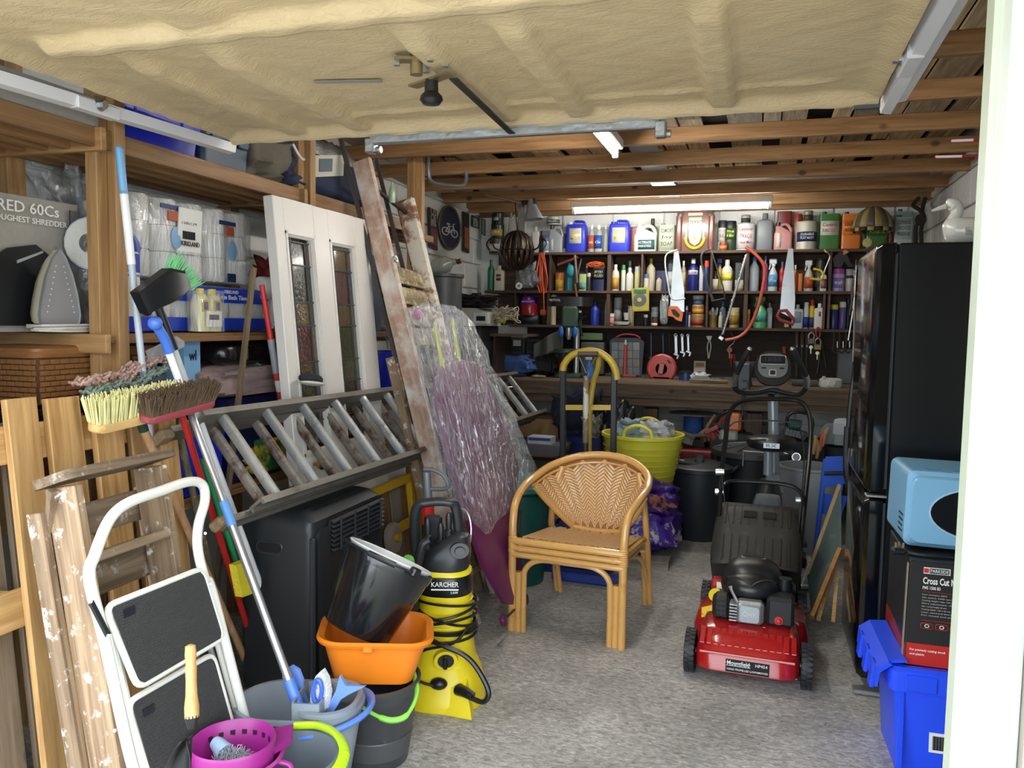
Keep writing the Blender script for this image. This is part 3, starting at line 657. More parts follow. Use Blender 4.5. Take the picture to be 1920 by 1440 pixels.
sack('soft_toy_bag','green and yellow fluffy bundle at the foot of the dark blue carton','bundle',(-2.06,2.93,.76),(.12,.3,.16),pm('green_fluff',C('2f7a50'),.95,0,.3,10,dirt=(C('c9b62a'),.48,.52,5),bump=1,bscale=90),seed=11)
sack('pink_blanket','folded dusty pink quilt hanging over the low boxes','blanket',(-2.12,2.86,1.10),(.26,.62,.13),pm('pink_cloth',C('9a8481'),.95,bump=.6,bscale=18),seed=12,amp=.03)
sack('patterned_cushion','teal floral cushion flattened on the pink quilt','cushion',(-2.14,3.0,1.2),(.24,.3,.06),pm('floral',C('2e4340'),.9,0,.4,40,dirt=(C('93a8a0'),.55,.6,40)),seed=13)
t = sack('black_case','shiny black moulded case with silver latches on the quilt','case',(-2.12,2.87,1.23),(.24,.46,.1),pl('101113',.2),seed=14,amp=.003)
for yy in (-.1,.08,.13): part('latch',G().box((.12,yy,.05),(.008,.012,.045)),STEEL,t)
t = wthing('blue_leaflet_box','thin pale blue box standing under the shelf behind the mop handles','box',(-2.1,2.5,1.03))
part('carton',G().box((-2.12,2.53,1.2),(.1,.09,.28)),pl('7fb0d8',.5),t)
text('wl',.04,.04,face((-2.068,2.51,1.26),(0,1,0),(0,0,1)),BLACK,t)
# beside the white door, on and below the shelf
t = wthing('white_appliance','pale plastic appliance on the shelf right of the leaning white door','appliance',(-2.15,4.2,LS))
part('casing',G().box((-2.17,4.28,LS+.09),(.26,.26,.18),bev=.02),pl('cfcbc0',.5),t)
part('vent',G().box((-2.037,4.28,LS+.12),(.004,.12,.02)),BLACK,t)
lidded('storage_box','slate blue lidded box upright on the shelf between white door and old ladder','box',(-2.2,4.02),(.3,.2,.42),LS,pl('24405c',.5),pl('24405c',.5))
sack('black_bin_bag','shiny black bin liner on the shelf above the pale appliance','bag',(-2.17,4.3,LS+.19),(.22,.22,.14),BLACKG,seed=21,amp=.03)
t = wthing('blue_bucket','royal blue bucket with a white hoop handle under the shelf','bucket',(-2.15,4.2,.98))
part('body',G().lathe([(.0,0),(.095,0),(.115,.24),(.12,.24),(.12,.25),(.112,.25),(.09,.01),(0,.01)],(-2.13,4.2,1.0),24),BLUEP,t)
part('handle',G().tube(arc((-2.13,4.2,1.235),.13,pi*.05,pi*.95,10,'yz'),.006),WHITE,t)
t = wthing('orange_bucket','orange bucket behind the blue one under the shelf','bucket',(-2.15,4.45,.98))
part('body',G().lathe([(.0,0),(.095,0),(.11,.2),(.115,.2),(.1,.2),(.09,.01),(0,.01)],(-2.12,4.4,.95),24),pl('c87a1c',.4),t)
struct(part('trim_2',G().box((-2.2,4.3,.93),(.42,1.1,.02)),POSTY))

# ---------------------------------------------------------------- white door with leaded lights
def leadeddoor():
    base = V((-1.70,2.785,0)); top = V((-1.885,2.785,1.93))
    M = frame(base,top,(0,1,0))           # x along the door's width, z up, y = thickness towards the wall? (z cross x)
    t = thing('panelled_door','white panelled house door with two leaded stained-glass lights leaning on the shelving','door',M=M)
    W_,H_,T_ = .80,1.93,.045
    # z cross x points to -X... thickness goes that way, the visible face is at y = 0
    WP = pm('white_gloss_door',C('d3cfca'),.35,0,.03,4)
    u = [(0,.07),(.295,.42),(.66,W_)]
    v0,v1 = .86,H_-.135
    for a,b_ in u: part('stile',G().box(((a+b_)/2,T_/2,H_/2),(b_-a,T_,H_),bev=.003),WP,t)
    for a,b_ in ((u[0][1],u[1][0]),(u[1][1],u[2][0])):
        part('rail',G().box(((a+b_)/2,T_/2,(v1+H_)/2),(b_-a,T_-.002,H_-v1)),WP,t)
        part('rail',G().box(((a+b_)/2,T_/2,v0/2),(b_-a,T_-.002,v0)),WP,t)
        for k in range(3):           # stepped moulding
            e = .0045*k; yy = .004+.006*k; q_ = [(a+e,v0+e),(b_-e,v0+e),(b_-e,v1-e),(a+e,v1-e)]
            part('moulding',G().box(((a+b_)/2,yy,v1-e-.006),(b_-a-2*e,.016,.012)).box((a+e+.006,yy,(v0+v1)/2),(.012,.016,v1-v0-2*e)).box((b_-e-.006,yy,(v0+v1)/2),(.012,.016,v1-v0-2*e)).box(((a+b_)/2,yy,v0+e+.006),(b_-a-2*e,.016,.012)),WP,t)
        ga,gb = a+.014,b_-.014; gw = gb-ga; cw = [0,.22,.78,1]; z_ = v0+.036; row = 0
        GC = ['33341f','3c1a18','22291f','4a3a1c','2a221a','1a221f','431f1c','393822','1f1f1d','54452a']  # panes are opaque; dark tints stand in for the darkness behind the glass
        lead = G()
        while z_ < v1-.04:
            z1 = min(z_+(.155 if row % 2 else .10),v1-.036)
            for k in range(3):
                x0,x1 = ga+gw*cw[k],ga+gw*cw[k+1]
                hexc = GC[(row*3+k*7+int(a*10)) % 10] if k == 1 else GC[(row+k*5) % 10]
                gm = 'leaded_glass_'+hexc
                if gm not in MATS: pm(gm,C(hexc),.12,0,.35,25,bump=.5,bscale=60,coat=.4)
                part('pane',G().box(((x0+x1)/2,.026,(z_+z1)/2),(x1-x0-.003,.004,z1-z_-.003)),MATS[gm],t)
            lead.box(((ga+gb)/2,.022,z1),(gw,.006,.006)); z_ = z1; row += 1
        for k in (1,2): lead.box((ga+gw*cw[k],.022,(v0+v1)/2),(.006,.006,v1-v0-.07))
        part('lead_came',lead,pm('lead',C('4a4c4e'),.5,.5),t)
    part('door_knob',G().cyl((.13,-.002,.82),(.13,-.03,.82),.008).ball((.13,-.04,.82),.026),pm('brass',C('a88a48'),.25,.9),t)
leadeddoor()
# ---------------------------------------------------------------- leaning things by the left side
def onp(px,py,M,y=0):
    """survey helper: local point of frame M where the sight line meets its plane y = const"""
    n_ = V((M[0][1],M[1][1],M[2][1])); o = V((M[0][3],M[1][3],M[2][3]))+n_*y
    d = RT*(px-960)-UP*(py-720)+FW*FPX
    p = EYE+d*((o-EYE).dot(n_)/d.dot(n_)); return M.inverted() @ p
# pallet
M = frame((-1.74,1.475,0),(-1.86,1.475,1.2),(0,1,0))
t = thing('wooden_pallet','wooden pallet standing on edge against the shelving at the garage entrance','pallet',M=M)
for i,(a,b_) in enumerate(((.088,.18),(.21,.32),(.365,.47),(.50,.60),(.62,.70))):
    part('deck_board',G().box(((a+b_)/2,.01,.61-.004*(i % 3)),(b_-a,.021,1.2-.01*i),bev=.002),PALLET,t)
for i,(a,b_) in enumerate(((-.02,.13),(.16,.28),(.34,.44),(.50,.64))):
    part('deck_board',G().box(((a+b_)/2,.125,.58),(b_-a,.018,1.13),bev=.002),wood('weathered_pallet',C('8f7b63'),C('6b5a47'),'Z',.8),t)  # back deck boards in a darker, greyer timber tone
for z_ in (.08,.66,1.09):
    part('cross_board',G().box((.33,.032,z_),(.75,.02,.1),bev=.002),wood('pallet_cross',C('c09a64'),C('9c7443'),'X',.75),t)
    for x_ in (.0,.31,.63): part('block',G().box((x_+.03,.08,z_),(.09,.075,.1),bev=.003),wood('pallet_cross',C('c09a64'),C('9c7443'),'X',.75),t)
# old wooden steps
M = frame((-1.41,1.50,0),(-1.585,1.50,1.03),(0,1,0)); LEAN = MX.Rotation(-math.atan2(.175,1.03),3,'X')
t = thing('wooden_stepladder','old paint-spattered wooden stepladder with three treads, folded against the pallet','stepladder',M=M)
SX = wood('old_tread_wood',C('8f7a63'),C('66543f'),'X',.75,paint=(C('c4bfb2'),.56,.7,16))
part('top_step',G().loft([[V((.178,.06,1.045))+LEAN @ V((p.y,p.x,z_)) for p in rr(.135,.385,.03)] for z_ in (-.012,.012)]),SX,t)
for x_ in (.015,.305): part('stile',G().box((x_,.045,.515),(.028,.095,1.02),bev=.003),OLDZ,t)
for z_ in (.13,.37,.60,.83):
    part('tread',G().box((.16,.05,z_),(.265,.11,.024),LEAN,.003),SX,t)
for x_ in (-.01,.34): part('hind_leg',G().box((x_,.115,.49),(.026,.045,.96),bev=.003),OLDZ,t)
for z_ in (.92,.76,.2): part('hind_rail',G().box((.185,.12,z_),(.37,.02,.085 if z_ > .3 else .06),bev=.003),SX,t)
part('hinge_bracket',G().bar((-.005,.05,1.02),(.01,.1,.92),.03,.02),OLDZ,t)
part('rope',G().tube(smoothpath([(.02,-.006,.36),(.05,-.02,.34),(.03,-.035,.36),(.06,-.03,.38),(.03,-.02,.35),(.02,-.02,.31)],6),.008,7),pl('b3ab9a',.9),t)
# white folding step stool
M = frame((-1.335,1.33,0),(-1.50,1.33,1.0),(0,1,0)); q = lambda a,b_,y=0: onp(a,b_,M,y)
t = thing('folding_step_stool','white tubular folding step stool with two black ribbed treads, leaning on the wooden steps','step stool',M=M)
WT = pm('white_enamel_tube',C('dcdcd4'),.35,0,.05,12,dirt=(C('8c8577'),.66,.8,30))
loop = smoothpath([q(268,1500),q(240,1400),q(196,1200),q(168,1085),q(178,1040),q(205,975),q(240,943),q(300,921),q(355,903),q(380,910),q(384,940),q(372,985),q(371,1030),q(384,1085),q(398,1110),q(450,1310),q(500,1500)],6)
part('handle_frame',G().tube(loop,.0135,12),WT,t)
for pts in ([q(204,1165,.03),q(240,1330,.03),q(282,1500,.03)],[q(384,1085,.03),q(408,1200,.03),q(470,1420,.03)]):
    part('leg',G().tube(smoothpath(pts,3),.0115,10),WT,t)
    part('collar',G().tube([pts[0],pts[0]+(pts[1]-pts[0])*.12],.0135,10),pl('2a2b2d',.4),t)
MAT = pm('ribbed_rubber',C('3b3b3a'),.8,0,.15,50,bump=.6,bscale=220)
def tread(c,y):
    ps = [q(*k,y) for k in c]; cen = sum(ps,V((0,0,0)))/4; ring = []
    for i in range(4):
        a,b_,d_ = ps[i-1],ps[i],ps[(i+1) % 4]
        for k in range(5):
            s_ = k/4; p0 = b_+(a-b_).normalized()*.03; p2 = b_+(d_-b_).normalized()*.03
            ring.append(p0*(1-s_)**2+b_*2*s_*(1-s_)+p2*s_*s_)
    tr = part('tread',G().loft([[p+V((0,.006,0)) for p in ring],[p-V((0,.006,0)) for p in ring]]),MAT,t,label='black ribbed tread')
    part('rim',G().tube(ring,.0085,8,loop=True),WT,tr)
    n_ = 30; g = G()
    for k in range(1,n_):
        f = k/n_; a = ps[0].lerp(ps[3],f); b_ = ps[1].lerp(ps[2],f); g.bar(a.lerp(b_,.04)-V((0,.0065,0)),a.lerp(b_,.96)-V((0,.0065,0)),.003,.002,up=(0,1,0))
    part('ribs',g,MAT,tr,kind='stuff')
    a = ps[0].lerp(ps[1],.18).lerp(ps[3],.14); part('badge',G().box(a-V((0,.008,0)),(.035,.003,.02)),pl('222428',.3),tr)
tread([(197,1138),(378,1066),(418,1196),(258,1290)],-.012)
tread([(238,1318),(398,1226),(452,1420),(300,1530)],.012)
part('locking_link',G().bar(q(170,1128,-.02),q(203,1192,-.02),.016,.008,up=(0,1,0),bev=.003),pl('242526',.4),t)
g = G()
for a in ((170,1128),(203,1192),(178,1235),(221,1280),(215,1370),(385,1000),(394,1095)): g.cyl(q(*a,-.012),q(*a,-.026),.004,n=8)
part('rivet',g,STEEL,t)
# trowel standing by the stool
t = wthing('garden_trowel','garden trowel with a turned wooden handle standing point down by the stool','trowel',P(350,1440,Y=1.38))
a_,b_ = P(360,1345,Y=1.40),P(357,1208,Y=1.43)
part('handle',G().tube([a_,a_.lerp(b_,.15),a_.lerp(b_,.3),a_.lerp(b_,.5),a_.lerp(b_,.7),a_.lerp(b_,.74),a_.lerp(b_,.85),a_.lerp(b_,.98),b_],[.0155,.0155,.0125,.0115,.0125,.0105,.0125,.011,.004],14),HANDLEZ,t)
c_ = P(358,1400,Y=1.39)
part('socket',G().tube([a_+(a_-b_)*.15,a_,a_+(b_-a_)*.03],[.009,.0155,.0155],12),pl('2b2b2d',.4,metal=.6),t)
tip = P(335,1500,Y=1.36); w1,w2 = P(305,1400,Y=1.4),P(392,1392,Y=1.36)
part('blade',G().grid(lambda u,v: (a_+(a_-b_)*.12+V((0,0,-.02))).lerp(tip,u)+(w2-w1)*.55*(v-.5)*(sin(min(1,u*1.7+.15)*pi/2))*(1 if u < .7 else (1-u)/.3+.02)+V((0,.03*(abs(v-.5)*2)**2*-1,0)),10,8),pl('1e1f20',.4,metal=.4),t,solid=.002)

# aluminium ladder on its side
A0 = V((-1.545,2.15,.825)); B0 = V((-1.545,5.74,.765)); T0 = V((-1.765,2.25,1.085))
d_ = (B0-A0).normalized(); c0 = T0-A0; c0 = c0-d_*c0.dot(d_); Wd = c0.length; c_ = c0.normalized(); n_ = c_.cross(d_)
if n_.x < 0: n_ = -n_
M = MX(((d_.x,c_.x,n_.x,A0.x),(d_.y,c_.y,n_.y,A0.y),(d_.z,c_.z,n_.z,A0.z),(0,0,0,1)))
t = thing('aluminium_ladder','two-section aluminium ladder lying on its side over the black heater','ladder',M=M)
Lz = (B0-A0).length
for s_,zo,xo,mt in ((0,0,.03,ALU),(1,-.075,-.05,ALUP)):
    for y_,oo in ((0,-1),(Wd,1)):
        g = G(); w2 = .062/2; k = oo*.006
        prof = [(y_-.004,-w2),(y_+k*3.2,-w2),(y_+k*3.2,-w2+.01),(y_+k,-w2+.013),(y_+k,w2-.013),(y_+k*3.2,w2-.01),(y_+k*3.2,w2),(y_-.004,w2)]
        if oo < 0: prof = [(y_+.004 if abs(p[0]-(y_-.004)) < 1e-9 else p[0],p[1]) for p in prof]
        g.loft([[(xo,p[0],p[1]+zo) for p in prof],[(xo+Lz-.02,p[0],p[1]+zo) for p in prof]])
        part('stile',g,pm('aluminium_rail',C('7d7971'),.5,.5,.15,14,bump=.2,dirt=(C('5c554b'),.5,.75,7)),t,smooth=20)
        if s_: 
            for xe in (xo-.02,xo+Lz): part('end_plug',G().box((xe,y_,zo),(.06,.034,.056),bev=.008),wood('ladder_end_wood',C('9a8565'),C('6e5b42'),'X',.8),t)
    k = 0; x_ = xo+.12+(.0 if s_ == 0 else .10)
    while x_ < Lz-.02:
        pr = [(.016,0),(.012,.014),(-.006,.02),(-.014,.013),(-.016,0),(-.014,-.013),(-.006,-.02),(.012,-.014)]
        part('rung',G().loft([[(x_+p[0],yy,zo+p[1]) for p in pr] for yy in (-.004,Wd+.004)]),mt if k < 9 or s_ == 0 else ALU,t,smooth=30,label='paint-spattered rung' if s_ and k < 9 else None)
        x_ += .252; k += 1
part('latch_hook',G().tube([(Lz-.1,Wd,-.09),(Lz-.02,Wd-.02,-.12),(Lz+.05,Wd-.05,-.08)],.006),STEEL,t)
# bread-shaped shoe resting on the ladder
sp = P(578,720,X=-1.76)
t = wthing('canvas_slipper','black fabric slipper with a pale sole lying on the aluminium ladder','shoe',sp)
part('upper',G().ball(sp+V((0,.02,.02)),.055,(.7,1.35,.45),18,MX.Rotation(-.15,3,'X')),pm('black_canvas',C('1b1e24'),.9,bump=.6,bscale=90),t)
part('sole',G().ball(sp+V((.005,.02,.002)),.055,(.75,1.4,.2),18,MX.Rotation(-.15,3,'X')),pl('c9c4b8',.7),t)

# tall old stepladder
fa,ft = V((-1.22,3.46,0)),V((-1.88,3.60,2.24)); M = frame(fa,ft,(0,1,0)); H_ = (ft-fa).length
t = thing('tall_wooden_stepladder','tall old wooden stepladder with pinkish paint-streaked stiles leaning on the shelving','stepladder',M=M)
PAL = wood('peeling_white_stile',C('8b6250'),C('6d4838'),'Z',.8,fine=20,knots=False,paint=(C('d2cabc'),.42,.52,9),shift=.05)
part('stile',G().box((.0,.045,H_/2-.02),(.032,.10,H_+.02),bev=.006),RAILZ,t)
part('stile',G().box((.43,.045,H_/2-.06),(.036,.11,H_-.12),bev=.012),PAL,t,label='flaking white and red-brown stile')
TRW = wood('crusted_tread_wood',C('8f8163'),C('57492f'),'X',.9,fine=20,knots=False,paint=(C('b7ad93'),.5,.62,20))
TL = MX.Rotation(-math.atan2(.66,2.24),3,'X')
for k in range(5): part('tread',G().box((.215,.045,.22+.232*k),(.41,.105,.03),TL,.004),TRW,t)
for k in range(4): part('tread',G().box((.215,.05,1.43+.107*k),(.40,.02,.09),bev=.003),TRW,t)
part('spreader_bar',G().tube([(.0,.05,H_-.12),(.43,.05,H_-.20)],.012,8),RUST,t)
part('pivot_bolt',G().cyl((-.0,-.004,H_*.77),(-.0,-.016,H_*.77),.017).cyl((0,-.01,H_*.77),(0,-.02,H_*.77),.007),STEEL,t)
for x_ in (-.06,.30):
    part('hind_leg',G().bar((x_,.10,H_+.1),(x_+.1,.13,H_*.56),.02,.03),wood('black_strut',C('3b3330'),C('221d1b'),'Z',.7,knots=False,paint=(C('8f8a80'),.6,.7,20)),t)
part('hind_leg',G().box((.03,.15,H_*.3),(.03,.045,H_*.55)),OLDZ,t)
part('hind_leg',G().box((.46,.16,H_*.36),(.03,.045,H_*.7)),OLDZ,t)
t = wthing('cobwebbed_bottle','small dusty green glass bottle hanging on the tall ladder','bottle',P(735,350,X=-1.74))
bb = P(735,365,X=-1.75)
part('body',G().lathe([(0,-.04),(.014,-.04),(.017,.0),(.012,.03),(.005,.045),(.005,.06),(0,.06)],bb,14),pl('7d8f74',.3),t)

# purple board with little wheels in a clear bag
fa,ft = V((-1.02,3.42,.02)),V((-1.36,3.52,1.42)); M = frame(fa,ft,(0,1,0)); q = lambda a,b_,y=0: onp(a,b_,M,y)
t = thing('purple_board','purple tapered folding board on small purple wheels leaning on the tall ladder','board',M=M)
PUR = pm('purple_plastic',C('62204e'),.4,0,.1,6)
out = [q(*p) for p in ((818,690),(860,672),(905,690),(950,800),(972,880),(962,960),(985,1120),(968,1135),(945,1130),(905,1060),(868,950),(840,860),(815,760))]
g = G().loft([[p+V((0,.014,0)) for p in out],[p-V((0,.004,0)) for p in out],[p.lerp(sum(out,V())/len(out),.06)-V((0,.014,0)) for p in out]])
part('shell',g,PUR,t)
part('strut',G().tube([q(960,1120,.03),q(975,960,.03)],.008),pl('3c3e42',.4,metal=.5),t)
for px_,py_ in ((985,1124),(944,1163)):
    c = q(px_,py_,-.01); part('wheel',G().lathe([(.0,-.012),(.012,-.012),(.024,-.010),(.027,0),(.024,.01),(.012,.012),(0,.012)],c,20,M=MX.Rotation(pi/2,3,'X')),pl('5d1c4a',.35),t)
part('axle',G().cyl(q(985,1124),q(944,1163),.006),BLACK,t)
part('yellow_tube',G().tube([q(815,610,.0),q(832,700,.0)],.009),pl('b9bf3a',.5),t)
part('yellow_tube',G().tube([q(848,600,.0),q(862,690,.0)],.009),pl('b9bf3a',.5),t)
part('pink_knob',G().ball(q(783,590),.022),pl('b04a86',.4),t)
bagp = [(770,575),(800,578),(850,580),(868,600),(905,680),(950,780),(997,888),(975,925),(935,965),(905,1003),(885,985),(862,960),(840,880),(818,780),(793,670)]
bo = [q(*p) for p in bagp]; cen = sum(bo,V())/len(bo)
t2 = thing('clear_plastic_cover','long clear crinkled plastic bag pulled over the purple board','bag',M=M)
FB = clear('crinkled_clear_bag',(.93,.95,1),op=.05,bump=1.0,bscale=12,rough=.14,crease=.6,spec=1,stretch=(3,3,.45),dist=.12)
rs = random.Random(5); rings = []
for k,(s_,yo) in enumerate(((.96,.05),(1,.03),(1,-.03),(.93,-.052),(.6,-.06),(.25,-.062))):
    ring = []
    for i,p in enumerate(bo):
        nx = bo[(i+1) % len(bo)]
        for f in (0,.34,.67):
            a = p.lerp(nx,f); a = cen+(a-cen)*s_; w_ = .010*sin(a.x*60+a.z*7)+.006*sin(a.x*110-a.z*9)
            ring.append(a+V((0,yo+w_*(1 if k < 4 else .9),0)))
    rings.append(ring)
part('film',G().loft(rings),FB,t2,smooth=80)
part('neck_gather',G().tube([q(795,575,-.02),q(850,580,-.02)],.018,8),FB,t2)

# ---------------------------------------------------------------- brooms, mops and poles
def tool(name,label,cat,a,b,r,m,group=None,sec=None):
    t = wthing(name,label,cat,a,group); a,b = V(a),V(b)
    if not sec: part('pole',G().tube([a,b],r,12),m,t)
    else:
        for nm,f0,f1,rk,mk in sec: part(nm,G().tube([a.lerp(b,f0),a.lerp(b,f1)],rk,12),mk,t)
    return t
def head(t,c,ax,up,L,w_,hb,hbr,mb,mbr,flare=.15,tufts=(26,6),fine=False,seed=1,splay=.2,name='bristles',hard=.01):
    """broom head: block under, bristles growing along up"""
    c,ax,up = V(c),V(ax).normalized(),V(up).normalized(); up = (up-ax*up.dot(ax)).normalized(); sd = ax.cross(up); rn = random.Random(seed)
    Mh = MX((ax,sd,up)).transposed()
    part('block',G().loft([[c+Mh @ V((p.x,p.y,z_)) for p in rr(L*k,w_*k,w_*.45,n=5)] for k,z_ in ((.97,-hb),(1,-hb*.8),(1,-hb*.1),(.97,0))]),mb,t)
    g = G(); nx,ny = tufts
    for i in range(nx):
        for j in range(ny):
            x = (i/(nx-1)-.5)*L*.93; y = (j/(ny-1)-.5)*w_*.82
            for k in range(4 if fine else 3):
                a = c+Mh @ V((x+rn.uniform(-1,1)*L/nx*.4,y+rn.uniform(-1,1)*w_/ny*.4,0))
                dx = (x/L*2*flare+rn.uniform(-1,1)*splay*.5); dy = (y/w_*2*flare*1.2+rn.uniform(-1,1)*splay*.5); h = hbr*rn.uniform(.88,1.04)
                e = a+Mh @ V((dx*hbr,dy*hbr,h)); wv = ax*(hard*.5 if not fine else .0022); wu = sd*(hard*.5 if not fine else .0022)
                g.add([a-wv,a+wu,a+wv,a-wu,e-wv*.7,e+wu*.7,e+wv*.7,e-wu*.7],[(0,1,5,4),(1,2,6,5),(2,3,7,6),(3,0,4,7),(4,5,6,7)])
    part(name,g,mbr,t,smooth=0,kind='stuff')
SH = -1.955
PLW = pl('e6e8ea',.35); LBLUE = pl('6fa6d6',.4); MBLUE = pl('4b77d6',.35)
SILV = pm('brushed_silver_pole',C('b9bcc0'),.28,.8,.05,20)
a_,b_ = P(348,1440,X=-1.79),P(222,268,X=SH+.06)
t = tool('window_mop','tall pale grey mop handle with a light blue hanging grip, left of the brushes','mop handle',a_,b_,.011,PLW,None,
     [('pole',0,.83,.0105,pl('aeb6bf',.35)),('sleeve',.82,.93,.0125,PLW),('grip',.925,.99,.0125,LBLUE)])
part('grip_end',G().ball(a_.lerp(b_,.99),.0127),LBLUE,t)
# black car brush with green bristles
a_,b_ = P(560,1290,Z=0),P(295,570,X=-1.83)
t = tool('car_brush','black-headed car wash brush with mint green bristles on a white pole','brush',a_,b_,.0105,PLW,None,
     [('pole',0,.93,.0105,pl('c9ccd0',.35)),('socket',.9,1.0,.014,BLACK)])
c_ = P(322,535,X=-1.8); ax = (P(268,578,X=-1.8)-P(345,512,X=-1.8)).normalized()
c_ = P(295,545,X=-1.8); u_ = (P(362,520,X=-1.78)-c_).normalized()
cc = P(300,545,X=-1.8); ux = (P(345,505,X=-1.8)-cc).normalized(); vv = V((ux.z*0,ux.z,-ux.y)); vv = V((0,ux.z,-ux.y)).normalized()
q4 = [P(*p,X=-1.8) for p in ((243,548),(303,503),(330,508),(342,540),(318,562),(262,588))]
g = G().loft([q4,[p+V((.035,0,0)) for p in q4],[p.lerp(cc,.15)+V((.045,0,0)) for p in q4]]); part('block',g,BLACK,t)
g = G(); rn = random.Random(4)
e0,e1 = P(308,505,X=-1.8),P(345,545,X=-1.8); od = (P(340,495,X=-1.8)-P(318,520,X=-1.8)).normalized()
for i in range(34):
    for j in range(5):
        s_ = (i+rn.random())/34; a = e0.lerp(e1,s_)+V((.008*j,0,0)); dr = (od+(e1-e0).normalized()*(s_-.5)*.7+V((rn.uniform(-.2,.2),rn.uniform(-.1,.1),rn.uniform(-.1,.1)))).normalized()
        e = a+dr*rn.uniform(.055,.068); g.tube([a,e],[.0016,.0012],4)
part('bristles',g,pl('86d39a',.4),t,kind='stuff')
# silver pole mop with a blue grip
a_,b_ = P(560,1325,X=-1.24),P(318,665,X=-1.80)
t = tool('twist_mop','silver pole mop with a round-ended blue grip, standing in the grey mop bucket','mop',a_,b_,.012,SILV,None,
     [('socket',0,.07,.0165,MBLUE),('pole',.06,.50,.0125,SILV),('joint',.49,.56,.0145,pl('5b8fd0',.35)),('pole',.55,.93,.0115,SILV),('sleeve',.92,1.02,.012,PLW)])
h0 = P(318,660,X=-1.80); h1 = P(292,612,X=-1.80)
part('grip',G().tube(smoothpath([h0,P(308,635,X=-1.8),P(298,618,X=-1.8),P(290,605,X=-1.8)],5),.016,12).ball(P(291,606,X=-1.79),.022,n=16),MBLUE,t)
t_green = tool('green_pole','green pole standing just behind the silver mop pole','pole',P(522,1292,Z=0),P(380,860,X=-1.86),.0105,pl('1f8a52',.35))
q4 = [P(*p,X=-1.68) for p in ((443,1060),(468,1050),(482,1110),(455,1120))]
part('sponge_pad',G().loft([q4,[p+V((-.03,0,0)) for p in q4]]),pm('yellow_sponge',C('d9c92e'),.9,bump=.6,bscale=80),t_green)
# brown broom on the red pole
t = tool('brown_broom','broom with a dark brown bristle head in a red block on a red pole','broom',P(497,1283,Z=0),P(337,765,X=-1.70),.0105,pl('a5201c',.3))
c_ = P(336,762,X=-1.68); ax = (P(408,742,X=-1.66)-P(258,782,X=-1.70))
head(t,c_,ax,(.25,.10,1),.265,.055,.022,.062,pl('94444a',.45),pm('brown_bristle',C('574430'),.8,0,.5,60),tufts=(46,10),fine=True,seed=3,flare=.12,splay=.35)
# cream broom
t = tool('cream_broom','broom with long cream bristles in a pale wooden block, pole behind the wooden steps','broom',P(484,1292,Z=0),P(263,790,X=-1.75),.0125,wood('broom_pole',C('c29a72'),C('a67f58'),'Z',.5,knots=False))
part('ferrule',G().tube([P(262,783,X=-1.75),P(270,808,X=-1.75)],.0145,12),pl('16302a',.4),t)
c_ = P(256,776,X=-1.75); ax = (P(342,762,X=-1.73)-P(185,798,X=-1.77))
head(t,c_,ax,(.16,.06,1),.30,.06,.026,.075,wood('broom_block',C('cfae74'),C('b8935a'),'Y',.5,knots=False),pm('cream_bristle',C('d9d396'),.7,0,.25,40),tufts=(30,6),fine=False,seed=8,flare=.16,splay=.12,hard=.005)
# pink and green chenille head
t = tool('chenille_mop','flat mop with a fluffy pink and green chenille head, uppermost behind the cream broom','mop',P(420,1300,Z=0),P(245,725,X=-1.9),.011,PLW)
part('backing',G().loft([[P(235,722,X=-1.88)+MX.Rotation(.18,3,'X') @ V((p.x,p.y,z_)) for p in rr(.09,.31,.04)] for z_ in (-.008,.008)]),pl('4a5660',.5),t)
for col,xo,zo in (('b9968a',-.01,.045),('78877c',.025,.02)):
    g = G(); rn = random.Random(2)
    for i in range(34):
        for j in range(5):
            s_ = i/33; y_ = (s_-.5)*.33; dip = .022*math.exp(-((s_-.5)/.09)**2)
            c = P(233,715,X=-1.88)+MX.Rotation(.18,3,'X') @ V((xo+(j-2)*.014,y_,zo-.014-dip+rn.uniform(-.006,.006)))
            g.tube([c,c+V((rn.uniform(.004,.02),rn.uniform(-.008,.008),rn.uniform(-.004,.016)))],[.0055,.004],5)
    part('chenille_pile',g,pm('chenille_'+col,C(col),1,0,.25,60,bump=.6,bscale=200),t,kind='stuff')
# sundry sticks
tool('broom_stick','weathered mottled round stick standing between cream broom and red pole','stick',P(437,1260,Z=0),P(328,775,X=-1.93),.0125,wood('mottled_stick',C('8f8264'),C('5f5443'),'Z',.7,knots=False,paint=(C('b5ab8c'),.55,.62,30)))
t = wthing('square_batten','long thin brown timber batten leaning in front of the toilet rolls','batten',P(395,1180,X=-1.93))
part('batten',G().bar(P(397,1180,X=-1.965),P(476,502,X=-1.93),.022,.014,up=(1,0,0)),wood('brown_batten',C('7d6a50'),C('5f4e39'),'Z',.7),t)
a_,b_ = P(600,1190,X=-1.85),P(491,535,X=-1.93)
tool('hazard_pole','red and grey telescopic pole with white bands beside the white door','pole',a_,b_,.012,pl('b02a26',.4),None,
     [('pole',0,.67,.0135,pl('b02a26',.4)),('band',.67,.70,.014,pl('c9c9c9',.5)),('band',.70,.72,.014,pl('b02a26',.4)),('band',.72,.75,.014,pl('c9c9c9',.5)),('band',.75,.77,.014,pl('b02a26',.4)),('sleeve',.77,.86,.015,GREY),('upper_pole',.86,1,.011,pl('c8322c',.4))])
t = wthing('hook_plate','clear plastic hanger card wedged behind the blue mop grip','card',P(320,650,X=-1.9))
q4 = [P(*p,X=-1.88) for p in ((272,658),(330,630),(345,640),(345,650),(280,682))]
part('card',G().loft([q4,[p+V((.002,0,0)) for p in q4]]),clear('clear_card',op=.4,bump=.1),t)
